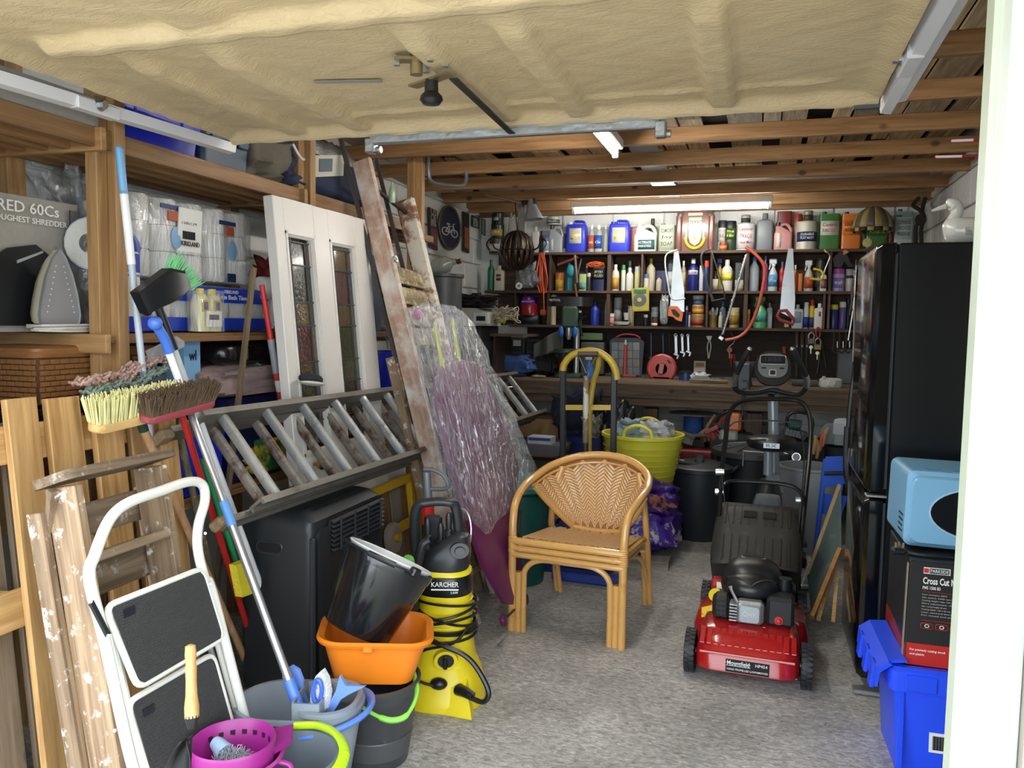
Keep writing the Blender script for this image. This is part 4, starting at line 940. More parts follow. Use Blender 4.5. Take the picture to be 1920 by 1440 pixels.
# ---------------------------------------------------------------- buckets in front
def pail(name,label,c,r0,r1,h,m,rz=0,sx=1,sy=1,axis=None,cat='bucket',lip=.008,n=40):
    Mx = frame(c,V(c)+V(axis),(1,0,0)) if axis is not None else MX.Translation(V(c)) @ MX.Rotation(rz,4,'Z')
    t = thing(name,label,cat,M=Mx)
    part('body',G().lathe([(0,.004),(r0*.6,.004),(r0-.006,0),(r0,.006),(r1,h-.03),(r1+.003,h-.03),(r1+lip,h-.012),(r1+lip,h),(r1-.003,h),(r1-.006,h-.01),(r0-.006,.012),(0,.012)],n=n,sx=sx,sy=sy),m,t,smooth=45)
    return t
DGREY = pl('4a4b4d',.45)
t = pail('black_bucket','dark grey builders bucket with a light green handle, on the floor under the orange tub',(-1.15,2.255,0),.105,.138,.275,pm('charcoal_bucket',C('3f4043'),.35,0,.15,30,dirt=(C('6b6a68'),.62,.8,20)))
part('base_band',G().lathe([(.108,.03),(.121,.10),(.119,.104)],n=40),DGREY,t)
wi = MX.Translation((-1.15,2.255,0)).inverted()
part('handle',G().tube(smoothpath([wi @ P(652,1300,Y=2.13),wi @ P(680,1326,Y=2.10),wi @ P(715,1346,Y=2.095),wi @ P(742,1350,Y=2.11),wi @ P(765,1338,Y=2.14),wi @ P(782,1300,Y=2.22),wi @ P(776,1262,Y=2.32)],6),[.0065]*12+[.0095]*12+[.0065]*13,8,flat=1.5),pl('8ee05a',.35),t)
Mo = MX.Translation((-1.165,2.275,.278)) @ MX.Rotation(.42,4,'Z') @ MX.Rotation(.05,4,'Y')
t = thing('orange_tub','orange rectangular plastic tub sitting in the dark grey bucket','tub',M=Mo)
part('body',G().loft([rr(.25,.19,.05,0,6),rr(.325,.25,.06,.132,6),rr(.36,.285,.075,.134,6),rr(.37,.295,.08,.144,6),rr(.355,.28,.075,.152,6),rr(.322,.247,.06,.146,6),rr(.245,.185,.048,.008,6)]),pl('e07c1e',.35,var=.05),t,smooth=50)
part('rim_notch',G().box((-.02,-.146,.132),(.03,.01,.02),bev=.004),pl('e07c1e',.35,var=.05),t)
ax = V((.30,.36,.88)).normalized(); cb = P(668,1183,Y=2.235)
t = pail('black_bucket','glossy black bucket tipped inside the orange tub, mouth up',cb,.112,.148,.25,pm('glossy_black_bucket',C('121417'),.16,0,.1,20,coat=.3),axis=ax,lip=.007)
part('white_liner',G().lathe([(.141,.250),(.147,.258),(.146,.262),(.140,.258),(.135,.235)],n=40),pl('d7d8d8',.35),t)
for a in (2.9,-.55): part('handle_lug',G().box((.16*cos(a),.16*sin(a),.252),(.03,.03,.03),MX.Rotation(a,3,'Z'),.005),BLACK,t)
part('handle',G().tube([V((.168*cos(a),.168*sin(a),.25)) for a in [-.5-2.0*k/16 for k in range(17)]],.004,8),BLACK,t)
part('hand_grip',G().tube([V((.168*cos(a),.168*sin(a),.25)) for a in [-1.0-.55*k/6 for k in range(7)]],.009,10),BLACK,t)
# grey mop bucket with wringer box
GB = pl('8a929b',.4,var=.06)
Mb = MX.Translation((-1.26,1.985,0)) @ MX.Rotation(.25,4,'Z')
t = thing('mop_bucket','large grey oval mop bucket with a blue hoop handle, holding the silver-poled mop','bucket',M=Mb)
part('body',G().loft([rr(.27,.19,.09,0,8),rr(.365,.255,.12,.285,8),rr(.38,.27,.13,.287,8),rr(.38,.27,.13,.30,8),rr(.355,.245,.115,.30,8),rr(.262,.182,.085,.01,8)]),GB,t,smooth=50)
part('handle',G().tube([V((.06+.15*cos(a),.145*sin(a),.262+.025*cos(a))) for a in [-1.75+3.5*k/20 for k in range(21)]],.009,8,flat=1.8),pl('5d88dc',.35),t)
part('inner_collar',G().loft([[(p.x+.085,p.y,z_) for p in rr(.19*k,.235*k,.1,0,8)] for k,z_ in ((1,.300),(1,.315),(.86,.315),(.82,.25))],cap=False),GB,t)
wb_ = part('wringer_box',G().loft([[(p.x+.045,p.y-.02,z_) for p in rr(.085,.15,.01,0,2)] for z_ in (.2,.335)]+[[(p.x+.045,p.y-.02,z_) for p in rr(.072,.137,.008,0,2)] for z_ in (.335,.22)],cap=True),pl('868e98',.4),t)
# scrubbing brushes in the wringer box
for k,(dx,dy,tl,lab,cl) in enumerate(((-.005,.03,-.5,'blue dish brush with a wide paddle handle, leftmost in the wringer box','6b8fd8'),(.04,-.01,.1,'blue iron-shaped scrubbing brush with a white scouring edge in the wringer box','5577c9'),(.065,.0,.55,'blue swallow-tailed handle leaning right in the wringer box','6b8fd8'))):
    c = Mb @ V((.045+dx-.02,dy-.02,.27)); dr = V((sin(tl),0,cos(tl))); Mh = frame(c,c+dr,(cos(tl),0,-sin(tl)))
    s_ = thing('scrubbing_brush',lab,'brush',M=Mh,group='brushes in the wringer box')
    if k == 1:
        o_ = [(0,0),(.028,.03),(.03,.08),(.018,.12),(0,.142),(-.018,.12),(-.03,.08),(-.028,.03)]
        part('pad',G().loft([[V((x*.9,-.012,z_)) for x,z_ in o_],[V((x,-.004,z_)) for x,z_ in o_],[V((x,.012,z_)) for x,z_ in o_]]),pm('white_scourer',C('d8dade'),.9,0,.2,60,bump=.8,bscale=150),s_)
        part('handle',G().tube([V((.014*sin(a),-.022,.085+.035*cos(a))) for a in [2*pi*k2/20 for k2 in range(20)]],.0065,8,loop=True),pl('4468c4',.35),s_)
    else:
        o_ = [(-.014,0),(.014,0),(.012,.05),(.03,.085),(.032,.115),(.016,.135),(-.016,.135),(-.032,.115),(-.03,.085),(-.012,.05)] if k == 0 else [(-.012,0),(.012,0),(.01,.07),(.022,.1),(.05,.155),(.0,.115),(-.03,.13),(-.016,.08)]
        part('handle',G().loft([[V((x,-.005+.01*j-.002,z_)) for x,z_ in o_] for j in (0,1)]),pl(cl,.4),s_)
# front bucket: purple wringer basket and lime handle
pb = P(437,1390,Z=.335); Mb = MX.Translation((pb.x,pb.y,0)) @ MX.Rotation(.42,4,'Z') @ MX.Translation((.085,.01,0))
t = thing('purple_mop_bucket','slate grey mop bucket with a purple wringer basket and lime green handle, nearest the camera','bucket',M=Mb)
part('body',G().loft([rr(.25,.17,.07,0,8),rr(.36,.25,.11,.272,8),rr(.375,.265,.12,.274,8),rr(.375,.265,.12,.288,8),rr(.35,.24,.11,.288,8),rr(.24,.16,.07,.01,8)]),pl('6f7780',.4),t,smooth=50)
PP = pl('96267f',.38,var=.05)
bk = part('wringer_basket',G().lathe([(.085,.20),(.10,.262),(.108,.335),(.104,.343),(.098,.335),(.088,.262),(.06,.235),(0,.23)],c=(-.085,-.01,0),n=36),PP,t)
part('tray_rim',G().lathe([(.122,.292),(.118,.272),(.10,.268)],c=(-.085,-.01,0),n=36),PP,t); part('tray_edge',G().lathe([(.122,.292),(.129,.298),(.120,.302),(.105,.280)],c=(-.085,-.01,0),n=36),PP,t)
part('side_wing',G().loft([[(x,y,z_) for x,y in ((-.01,.08),(.05,.10),(.055,.03),(.02,-.02))] for z_ in (.30,.318)]),PP,t)
g = G()
for k in range(8):
    a = .2+k*.32; g.box((-.085+.0955*cos(a),-.01+.0955*sin(a),.295),(.004,.013,.045),MX.Rotation(a,3,'Z'))
part('drain_slot',g,pl('3a0f32',.6),bk,kind='stuff')
part('hook_tab',G().tube(smoothpath([(.03,-.04,.292),(.065,-.05,.285),(.07,-.07,.262),(.05,-.075,.265)],4),.007,8),PP,t)
hp = smoothpath([(.05,.125,.30),(.115,.11,.305),(.17,.05,.31),(.20,-.04,.31),(.185,-.12,.30),(.13,-.165,.28),(.05,-.17,.26)],6)
part('handle',G().tube(hp,.0105,10,flat=1.5),pl('b4e01e',.35),t)
g = G()
for k in range(19,32): g.tube([hp[k]+V((0,0,.0)),hp[k]+(hp[min(k+1,len(hp)-1)]-hp[k]).normalized()*.0045],.0145,10)
part('grip_ribs',g,pl('a6d21a',.35),t,kind='stuff')
cs = Mb @ V((-.085,-.02,.245))
t = thing('steel_scourer','grey scouring mop head with a pale blue ferrule lying in the purple basket','scourer',(cs.x,cs.y,cs.z))
g = G(); rn = random.Random(9)
for k in range(520):
    d_ = V((rn.gauss(0,1),rn.gauss(0,1),abs(rn.gauss(0,.8)))).normalized(); a = V((d_.x*.048,d_.y*.04,.03+d_.z*.034)); e = a+V((rn.uniform(-1,1),rn.uniform(-1,1),rn.uniform(-.3,1)))*.014
    m_ = (a+e)/2+V((rn.uniform(-1,1),rn.uniform(-1,1),rn.uniform(-1,1)))*.006; g.tube([a,m_,e],.0011,4)
part('strands',g,pm('grey_strands',C('a2a6ad'),.5,.3,.3,50),t,kind='stuff',smooth=0)
part('core',G().ball((0,0,.03),.042,(1.1,.95,.8),16),pm('grey_mop_core',C('6f737a'),.9,bump=1,bscale=150),t)
part('ferrule',G().tube([(-.03,.01,.055),(-.062,.02,.068),(-.07,.022,.07)],[.024,.019,.016],14),pl('9fb9d3',.4),t)

# ---------------------------------------------------------------- gas heater
t = wthing('gas_cabinet_heater','black portable gas heater cabinet with louvred top grille under the ladder','heater',(-1.63,2.70,0))
HB = pl('1f2226',.45,var=.1); x0,x1,y0,y1 = -1.80,-1.49,2.43,2.98; g = G()
ring = lambda z_,e=0,f=0: [((x0+x1)/2+p.x+f,(y0+y1)/2+p.y,z_) for p in rr(x1-x0-2*e,y1-y0-2*e,.03,0,4)]
part('cabinet',G().loft([ring(.06,.004),ring(.08),ring(.66),ring(.70,.006),ring(.725,.025,-.012),ring(.735,.05,-.02)]),HB,t,smooth=40)
part('front_panel',G().loft([[(x1+d_,(y0+y1)/2+p.x,.38+p.y) for p in rr(.50-2*e,.58-2*e,.03)] for d_,e in ((-.004,0),(.012,0),(.016,.01))]),HB,t,smooth=30)
part('seam_strip',G().box((x1+.002,y0-.002,.36),(.02,.02,.58),bev=.006),pl('2f3338',.35),t)
gr = part('grille',G().loft([[(x1+d_,(y0+y1)/2+.03+p.x,.635+p.y) for p in rr(.42,.13,.02)] for d_ in (.010,.018)]),pl('0b0c0e',.5),t)
for k in range(7): part('louvre',G().box((x1+.022,(y0+y1)/2+.03,.583+.0175*k),(.02,.41,.006),MX.Rotation(.5,3,'Y'),.002),pl('2d3136',.3),gr)
for k in range(4): part('grille_bar',G().box((x1+.034,(y0+y1)/2-.13+.107*k,.635),(.005,.007,.12)),pl('2d3136',.3),gr)
g = G()
for k in range(26): g.box((x1-.08,y0+.08+.016*k,.7325),(.09,.006,.004))
part('top_slots',g,pl('0a0b0c',.5),t,kind='stuff')
hn = part('hand_hole',G().loft([[(-1.665+p.x,y0-.001-d_,.60+p.y) for p in rr(.10,.036,.017)] for d_ in (0,.003)]),pl('050607',.6),t)
part('hole_rim',G().tube([(-1.665+p.x,y0-.003,.60+p.y) for p in rr(.106,.042,.02)],.003,6,loop=True),pl('33373c',.3),hn)
part('control_knob',G().cyl((-1.64,2.72,.73),(-1.64,2.72,.752),.011,.009),pl('b8322c',.4),t)
for a,b_ in ((x0+.04,y0+.05),(x1-.04,y0+.05),(x0+.04,y1-.05),(x1-.04,y1-.05)): part('castor',G().tube([(a-.012,b_,.028),(a+.012,b_,.028)],.028,14).box((a,b_,.055),(.03,.03,.02)),BLACK,t)
part('radiant_plate',G().box((x1+.018,2.72,.30),(.006,.34,.24)),pl('0a0b0c',.6),t)
t = wthing('plastic_tray','flat black plastic tray lying on top of the gas heater','tray',(-1.68,2.75,.745))
part('tray',G().loft([[(-1.70+p.x,2.76+p.y,z_) for p in rr(.17,.34,.02)] for z_ in (.738,.752)]),BLACK,t)

# ---------------------------------------------------------------- yellow platform with castor, standing on edge
Mk = frame((-1.575,3.05,0),(-1.655,3.05,.68),(0,1,0))
t = thing('platform_dolly','yellow steel-framed wooden platform dolly standing on edge behind the pressure washer','dolly',M=Mk)
YEL = pm('yellow_enamel',C('d0a51c'),.45,0,.12,20,dirt=(C('6f5a28'),.62,.8,20))
for z_ in (.02,.65): part('frame_bar',G().box((.32,0,z_),(.66,.03,.04),bev=.003),YEL,t)
for x_ in (.0,.54,.64): part('frame_bar',G().box((x_,0,.33),(.035,.03,.66),bev=.003),YEL,t)
part('cross_strap',G().box((.42,-.012,.44),(.44,.006,.05)),YEL,t)
for k in range(5): part('deck_board',G().box((.08+.112*k,.03,.33),(.105,.018,.62),bev=.002),[wood('dolly_board',C('8f6f47'),C('6a4f30'),'Z',.75),wood('grey_board',C('8b8578'),C('6b665c'),'Z',.75)][k % 2],t)
part('wheel',G().lathe([(.0,-.02),(.025,-.02),(.03,-.012),(.05,-.014),(.062,-.02),(.07,-.012),(.07,.012),(.05,.015),(0,.012)],(.24,-.035,.42),28,M=MX.Rotation(pi/2,3,'X')),pm('old_white_wheel',C('a9a294'),.6,0,.1,20),t)
part('hub',G().cyl((.24,-.02,.42),(.24,-.07,.42),.018),YEL,t)

# ---------------------------------------------------------------- pressure washer
Wc = V((-1.105,2.74,0)); WR = .22
Mw = MX.Translation(Wc) @ MX.Rotation(WR,4,'Z') @ MX.Diagonal((1,1,.82,1))
t = thing('pressure_washer','yellow and black upright pressure washer with its cable wound round the body','pressure washer',M=Mw)
YW = pl('e4cf1c',.35,var=.05); BW = pl('25282c',.4,var=.1)
def el(w_,d_,z_,cx=0,cy=0,n=6,r=.09): return [(p.x+cx,p.y+cy,z_) for p in rr(w_,d_,min(w_,d_)*.42,0,n)]
part('body',G().loft([el(.24,.22,.17),el(.225,.21,.22),el(.205,.195,.34),el(.20,.19,.50),el(.195,.185,.60),el(.16,.16,.62)]),YW,t,smooth=50)
part('foot',G().loft([el(.31,.30,.0,0,-.01),el(.315,.305,.035,0,-.01),el(.30,.28,.08),el(.25,.23,.17),el(.22,.2,.19)]),YW,t,smooth=40)
part('foot_flare',G().loft([[(-.02,-.15,.0),(.13,-.19,.0),(.13,-.12,.0),(-.02,-.1,0)],[(-.02,-.15,.03),(.125,-.18,.03),(.12,-.12,.05),(-.02,-.1,.10)],[(-.01,-.13,.10),(.10,-.13,.12),(.1,-.1,.14),(-.01,-.08,.14)]]),YW,t,smooth=20)
part('base_trim',G().box((-.13,-.06,.05),(.05,.16,.1),bev=.02),BW,t)
band = part('badge_band',G().loft([el(.200,.191,.50),el(.206,.197,.505),el(.203,.194,.585),el(.196,.187,.59)]),pl('111317',.3),t)
text('KARCHER',.10,.022,face((-.036,-.1035,.552),(1,.1,0),(0,0,1)),pl('f0f0f0',.4),t)
part('badge_line',G().box((.014,-.1025,.541),(.10,.003,.006),MX.Rotation(.1,3,'Z')),pl('f0f0f0',.4),t)
text('5.80M',.026,.01,face((.035,-.100,.522),(1,.25,0),(0,0,1)),pl('e0e0e0',.4),t)
for zc in (.26,.31,.36,.42,.465):
    part('groove',G().lathe([(.1035-.002,zc),(.106,zc+.004),(.1035-.002,zc+.008)],n=28,sy=.97),YW,t)
part('head',G().loft([el(.17,.17,.60),el(.185,.175,.635),el(.17,.16,.68,.01),el(.11,.12,.73,.035),el(.07,.09,.76,.05),el(.04,.05,.768,.05)]),BW,t,smooth=50)
dl = part('dial',G().cyl((.06,-.06,.71),(.066,-.088,.715),.036,.034,n=24),BW,t)
part('dial_knob',G().cyl((.066,-.088,.715),(.069,-.102,.717),.02,.018,n=16),pl('15171a',.3),dl)
part('carry_handle',G().tube(smoothpath([(-.11,.03,.55),(-.125,.03,.72),(-.118,.02,.87),(-.07,.02,.90),(.0,.02,.905),(.03,.03,.88),(.045,.04,.74),(.05,.04,.66)],6),.019,10,flat=1.1),BW,t)
part('lance_holder',G().box((-.06,.06,.70),(.07,.03,.26),bev=.01),BW,t)
for k,(x_,h_) in enumerate(((-.07,.83),(-.02,.81),(.01,.86))):
    part('nozzle',G().tube([(x_,.0,.62),(x_,.0,h_-.08),(x_,.0,h_-.075),(x_,0,h_-.02),(x_,0,h_)],[.017,.017,.011,.013,.008],12),pl('1b1d20',.4),t)
part('trigger_gun',G().tube(smoothpath([(-.115,-.085,.17),(-.11,-.09,.35),(-.10,-.095,.55),(-.085,-.10,.66),(-.07,-.10,.74),(-.05,-.09,.76)],5),[.022]*10+[.018]*16,10),pl('1a1c1f',.45),t)
vk = part('valve_ring',G().cyl((.02,-.10,.225),(.024,-.125,.225),.046,.043,n=28),YW,t)
part('valve_knob',G().cyl((.024,-.124,.225),(.025,-.13,.225),.03,n=20).box((.0255,-.142,.225),(.016,.025,.055),bev=.005),BLACK,vk)
part('power_switch',G().ball((.0,-.135,.125),.03,(1.1,.8,.9),14),BLACK,t)
part('hose_outlet',G().tube([(.075,-.13,.10),(.10,-.155,.105),(.13,-.17,.095)],[.026,.022,.018],12),BLACK,t)
for k,zc in enumerate((.455,.425,.40,.375,.345,.33,.30)):
    tl = (-.02,.02,-.028,.022,.0,.012,-.01)[k]; rd = .118+.004*(k % 2)
    part('cable',G().tube([(rd*cos(a),rd*.98*sin(a),zc+tl*sin(a+.8*k)+tl*.5*cos(a)) for a in [2*pi*j/30 for j in range(30)]],.0062,7,loop=True),BLACK,t)
part('cable_tail',G().tube(smoothpath([(.10,-.07,.36),(.05,-.13,.31),(-.06,-.13,.27),(-.11,-.12,.20),(-.07,-.145,.14),(0,-.15,.12)],6),.006,8),BLACK,t)
part('cable_tail',G().tube(smoothpath([(-.09,-.1,.335),(0,-.14,.31),(.08,-.15,.28),(.13,-.16,.24),(.175,-.18,.17),(.19,-.19,.12),(.17,-.19,.085),(.12,-.17,.09)],6),.0105,8),BLACK,t)
part('wheel',G().cyl((-.16,.08,.055),(-.13,.08,.055),.055,n=20),BLACK,t)
# telescopic tool with a D grip behind the washer
t = wthing('pump_sprayer','grey D-grip pump handle with a red collar standing behind the pressure washer','sprayer',(-1.15,2.95,0))
a_ = P(803,960,Y=2.95); b_ = P(800,885,Y=2.95)
part('barrel',G().tube([(a_.x,2.95,.30),a_+V((0,0,-.05))],.028,14),pl('2b2d30',.4),t)
part('red_collar',G().tube([a_+V((0,0,-.06)),a_+V((0,0,.05))],.024,14),pl('c8201c',.35),t)
part('neck',G().tube([a_+V((0,0,.05)),b_+V((0,0,0))],.017,12),pl('6f7377',.35,metal=.3),t)
part('d_grip',G().tube(smoothpath([P(795,880,Y=2.95),P(812,881,Y=2.95),P(830,890,Y=2.95),P(840,905,Y=2.95),P(836,916,Y=2.95),P(805,917,Y=2.95)],5),.009,10),pl('5a5e63',.35),t)
t = wthing('wire_hoop','chrome hoop leaning behind the pressure washer','hoop',(-1.1,3.1,.3)); cc = P(862,1000,Y=3.05)
part('hoop',G().tube([cc+V((.05*cos(a),.02*sin(a),.10*sin(a))) for a in [2*pi*k/24 for k in range(24)]],.005,8,loop=True),CHROME,t)
t = wthing('green_net','green plastic netting tuck poking out beside the black bucket mouth','netting',(-1.15,2.5,.6)); cc = P(766,1052,Y=2.56)
part('net',G().ball(cc,.024,(1,.6,1),12),pm('green_net',C('6fc24a'),.5,0,.3,80,bump=1,bscale=200),t)

# ---------------------------------------------------------------- rattan armchair
RAT = pm('honey_rattan',C('d0a05c'),.28,0,.15,9,coat=.4,dirt=(C('a06c34'),.6,.8,14))
RATW = pm('rattan_binding',C('d6a460'),.4,0,.15,80); WEAV = pm('rattan_weave',C('dcb482'),.4,0,.25,70); WEAVB = pm('rattan_weave_dark',C('9a6a36'),.6,0,.2,60)
Mc = MX.Translation((-.772,3.655,0)) @ MX.Rotation(-.09,4,'Z')
t = thing('rattan_armchair','honey-coloured rattan armchair with herringbone woven seat and round back, on the open floor','chair',M=Mc)
halfp = [(-.262,-.245,.40),(-.264,-.24,.50),(-.27,-.20,.585),(-.287,-.06,.635),(-.285,.10,.662),(-.245,.235,.70),(-.14,.33,.738),(0,.36,.752)]
arch = smoothpath(halfp+[(-p[0],p[1],p[2]) for p in halfp[-2::-1]],6)
part('arm_and_back_hoop',G().tube(arch,.0185,12),RAT,t)
for s_ in (-1,1):
    part('leg',G().tube([(s_*.262,-.245,0),(s_*.262,-.245,.42)],.0185,12).tube([(s_*.232,-.238,0),(s_*.232,-.238,.28)],.0165,12),RAT,t)
    part('leg',G().tube([(s_*.25,.37,0),(s_*.25,.25,.40),(s_*.235,.235,.56),(s_*.2,.27,.69)],.017,12).tube([(s_*.228,.355,0),(s_*.232,.26,.30)],.013,10),RAT,t)
    g = G()
    for k in range(8): g.lathe([(.019,-.005),(.0215,0),(.019,.005)],(s_*.262,-.245,.375+.0095*k),14)
    for k in range(4): g.lathe([(.017,-.004),(.021,0),(.017,.004)],(s_*.22,-.245,.385+.0095*k),12,sy=1.0)
    part('binding',g,RATW,t,kind='stuff')
    part('bent_brace',G().tube(smoothpath([(s_*.205,-.24,0),(s_*.205,-.24,.22),(s_*.195,-.24,.30),(s_*.13,-.24,.345),(0,-.24,.35)],6),.0135,10),RAT,t)
    part('side_rail',G().tube([(s_*.255,-.235,.405),(s_*.24,.25,.365)],.016,10).tube([(s_*.25,-.235,.37),(s_*.235,.25,.335)],.012,10),RAT,t)
    part('back_leg_brace',G().tube(smoothpath([(s_*.245,.33,.12),(s_*.24,.20,.27),(s_*.242,.0,.345),(s_*.25,-.15,.36)],5),.011,8),RAT,t)
for z_,r_ in ((.425,.017),(.392,.0145),(.362,.0145)): part('front_rail',G().tube([(-.262,-.25,z_),(.262,-.25,z_)],r_,10),RAT,t)
part('rear_rail',G().tube([(-.24,.25,.355),(.24,.25,.355)],.015,10),RAT,t)
def seat(u,v):
    x = (u*2-1); y = -.24+.49*v; w_ = .245-.012*v; return V((x*w_,y,.434-.055*v-.010*(1-x*x)*sin(pi*v)))
nA = len(arch); i0,i1 = int(nA*.26),int(nA*.74)
def back(u,v):
    k = i0+(i1-i0)*u; a = arch[int(k)].lerp(arch[min(int(k)+1,nA-1)],k-int(k)); s_ = u*2-1
    b = V((.115*s_*(1+.1*abs(s_)),.235+.01*(1-s_*s_),.392-.012*(1-s_*s_)))
    p = b.lerp(a-V((0,0,.012)),v); e = math.sin(pi*min(1,v*1.02))*.018*abs(s_)**2*s_; p.x += e*(1 if s_ else 0); p.y += .012*sin(pi*v); return p
def herring(fn,nu,nv,name,par,fl=1):
    part('backing',G().grid(lambda u,v: fn(u,v)-V((0,-.004*(fl < 0),.004*(fl > 0))),20,16),WEAVB,par,solid=.004)
    g = G()
    for i in range(nu):
        for j in range(nv+3):
            u0,u1 = i/nu,(i+1)/nu; sl = 2.2/nv*(1 if i % 2 else -1); vc = (j-1)/nv; h = .72/nv
            q_ = [(u0,vc-sl/2-h/2),(u1,vc+sl/2-h/2),(u1,vc+sl/2+h/2),(u0,vc-sl/2+h/2)]
            if min(b_ for a,b_ in q_) < 0 or max(b_ for a,b_ in q_) > 1: continue
            um = (u0+u1)/2; nn = (fn(um+.01,vc)-fn(um-.01,vc)).cross(fn(um,min(1,vc+.02))-fn(um,max(0,vc-.02))).normalized()
            if nn.y > 0 and fl < 0: nn = -nn
            if nn.z < 0 and fl > 0: nn = -nn
            b4 = [fn(*p) for p in q_]; mid0 = fn(um,vc-h/2)+nn*.007; mid1 = fn(um,vc+h/2)+nn*.007
            g.add([b4[0],b4[3],mid0,mid1,b4[1],b4[2]],[(0,2,3,1),(2,4,5,3)])
    part('woven_strands',g,WEAV,par,kind='stuff',smooth=0)
st = part('seat',G().grid(lambda u,v: seat(u,v)-V((0,0,.012)),8,8),WEAVB,t,solid=.01); herring(seat,16,26,'seat',st,1)
bk = part('backrest',G().grid(lambda u,v: back(u,v)+V((0,.016,0)),12,8),WEAVB,t,solid=.006); herring(back,16,20,'back',bk,-1)
edge = [back(0,v/8) for v in range(7,-1,-1)]+[back(u/10,0) for u in range(1,10)]+[back(1,v/8) for v in range(8)]
part('back_frame',G().tube(edge,.015,10),RAT,t)
part('inner_hoop',G().tube([back(u/24,.93)+V((0,-.012,0)) for u in range(25)],.006,8),RAT,t)
# ---------------------------------------------------------------- red rotary mower
RED = pm('mower_red',C('a81a1c'),.22,0,.08,6,coat=.5,dirt=(C('7c4a44'),.6,.85,9))
Mm = MX.Translation((.005,3.50,0)) @ MX.Rotation(-.03,4,'Z')
t = thing('lawn_mower','red petrol lawn mower with a black engine cowl and black folding handle','lawn mower',M=Mm)
g = G(); 
def dk(w_,y0,y1,z_,r=.08): return [(p.x,p.y+(y0+y1)/2,z_) for p in rr(w_,y1-y0,r,0,6)]
part('deck',G().loft([dk(.40,-.335,.33,.055),dk(.405,-.34,.33,.06),dk(.40,-.33,.33,.115),dk(.385,-.285,.32,.165,.09),dk(.36,-.24,.31,.185,.09),dk(.30,-.18,.26,.195,.08)]),RED,t,smooth=50)
part('side_bulge',G().loft([dk(.47,-.12,.28,.07,.12),dk(.475,-.12,.28,.12,.12),dk(.44,-.10,.26,.175,.12),dk(.3,-.05,.2,.20,.1)]),RED,t,smooth=50)
g = G()
for k in range(14): g.box((-.175+.027*k,-.262,.170),(.020,.085,.006),MX.Rotation(.52,3,'X'),.002)
part('moulded_ribs',g,RED,t,kind='stuff')
part('front_ledge',G().tube([(-.18,-.318,.122),(.18,-.318,.122)],.008,8),RED,t)
bd = part('name_badge',G().box((.005,-.339,.088),(.165,.004,.05)),pl('17181a',.35),t)
text('Mountfield',.085,.018,face((-.072,-.3425,.092),(1,0,0),(0,0,1)),pl('e8e8ea',.35),t)
text('HP454',.045,.012,face((.035,-.3425,.096),(1,0,0),(0,0,1)),pl('e8e8ea',.35),t)
text('HAND PROPELLED LAWNMOWER',.155,.0075,face((-.072,-.3425,.072),(1,0,0),(0,0,1)),pl('e8e8ea',.35),t)
part('badge_frame',G().box((-.03,-.3415,.101),(.093,.002,.0015)).box((-.03,-.3415,.089),(.093,.002,.0015)),WHITE,t)
def wheel(x_,y_,r_,s_):
    wd = .042
    w_ = part('wheel',G().lathe([(0,-wd/2),(r_*.55,-wd/2),(r_*.6,-wd/2+.006),(r_*.86,-wd/2),(r_*.97,-wd/2+.004),(r_,-wd*.2),(r_,wd*.2),(r_*.97,wd/2-.004),(r_*.86,wd/2),(r_*.6,wd/2-.006),(0,wd/2-.004)],(x_,y_,r_),32,M=MX.Rotation(pi/2,3,'Y')),pl('24262a',.55),t)
    g = G()
    for k in range(26):
        for q_ in (-1,1):
            a = 2*pi*(k+(.5 if q_ > 0 else 0))/26; Mr = MX.Rotation(a,3,'X'); c = Mr @ V((q_*wd*.27,0,r_+.0015)); g.box(V((x_,y_,r_))+c,(wd*.42,.012,.005),Mr)
    part('tread_blocks',g,pl('24262a',.55),w_,kind='stuff')
    part('height_lever',G().tube(smoothpath([(x_-s_*.028,y_+.01,r_+.025),(x_-s_*.045,y_-.01,r_+.01),(x_-s_*.04,y_-.03,r_-.03),(x_-s_*.036,y_-.035,r_-.045)],4),.004,6),STEEL,t)
    part('axle_bolt',G().cyl((x_-s_*.02,y_,r_),(x_-s_*.06,y_,r_),.012,n=10),STEEL,t)
for x_,y_,r_ in ((-.225,-.23,.085),(.225,-.23,.085),(-.215,.33,.10),(.215,.33,.10)): wheel(x_,y_,r_,1 if x_ > 0 else -1)
CB = pl('1c1e20',.35,var=.1)
def eo(w_,d_,cy,z_,cx=0,r=.45): return [(p.x+cx,p.y+cy,z_) for p in rr(w_,d_,min(w_,d_)*r,0,7)]
part('engine_base',G().loft([eo(.27,.24,.02,.19),eo(.27,.24,.02,.26)]),pl('3a3c3f',.4),t)
cw = part('engine_cowl',G().loft([eo(.255,.255,.06,.275),eo(.265,.265,.06,.30),eo(.25,.25,.065,.345),eo(.20,.20,.08,.385),eo(.12,.11,.10,.403),eo(.04,.04,.10,.406)]),CB,t,smooth=60)
part('cowl_nose',G().ball((0,-.03,.318),.112,(1.0,.85,.5),22),CB,t)
part('cowl_seam',G().tube([V((x_,-.03-.088*(1-abs(x_)/.1),.3195+.056*math.sqrt(max(0,1-(x_/.112)**2-(.88*(1-abs(x_)/.1)*.1/.0952)**2)))) for x_ in [-.1+.02*k for k in range(11)]],.0032,6),pl('3c3e41',.4),cw)
part('cowl_badge',G().loft([[(p.x*k,.115+p.y*k,.402+.003*(k < 1)) for p in rr(.11,.034,.016)] for k in (1,.92)]),pl('c9cbcc',.3,metal=.5),cw)
part('badge_plate',G().loft([[(p.x,.115+p.y,.4055) for p in rr(.094,.024,.012)],[(p.x,.115+p.y,.407) for p in rr(.094,.024,.012)]]),BLACK,cw)
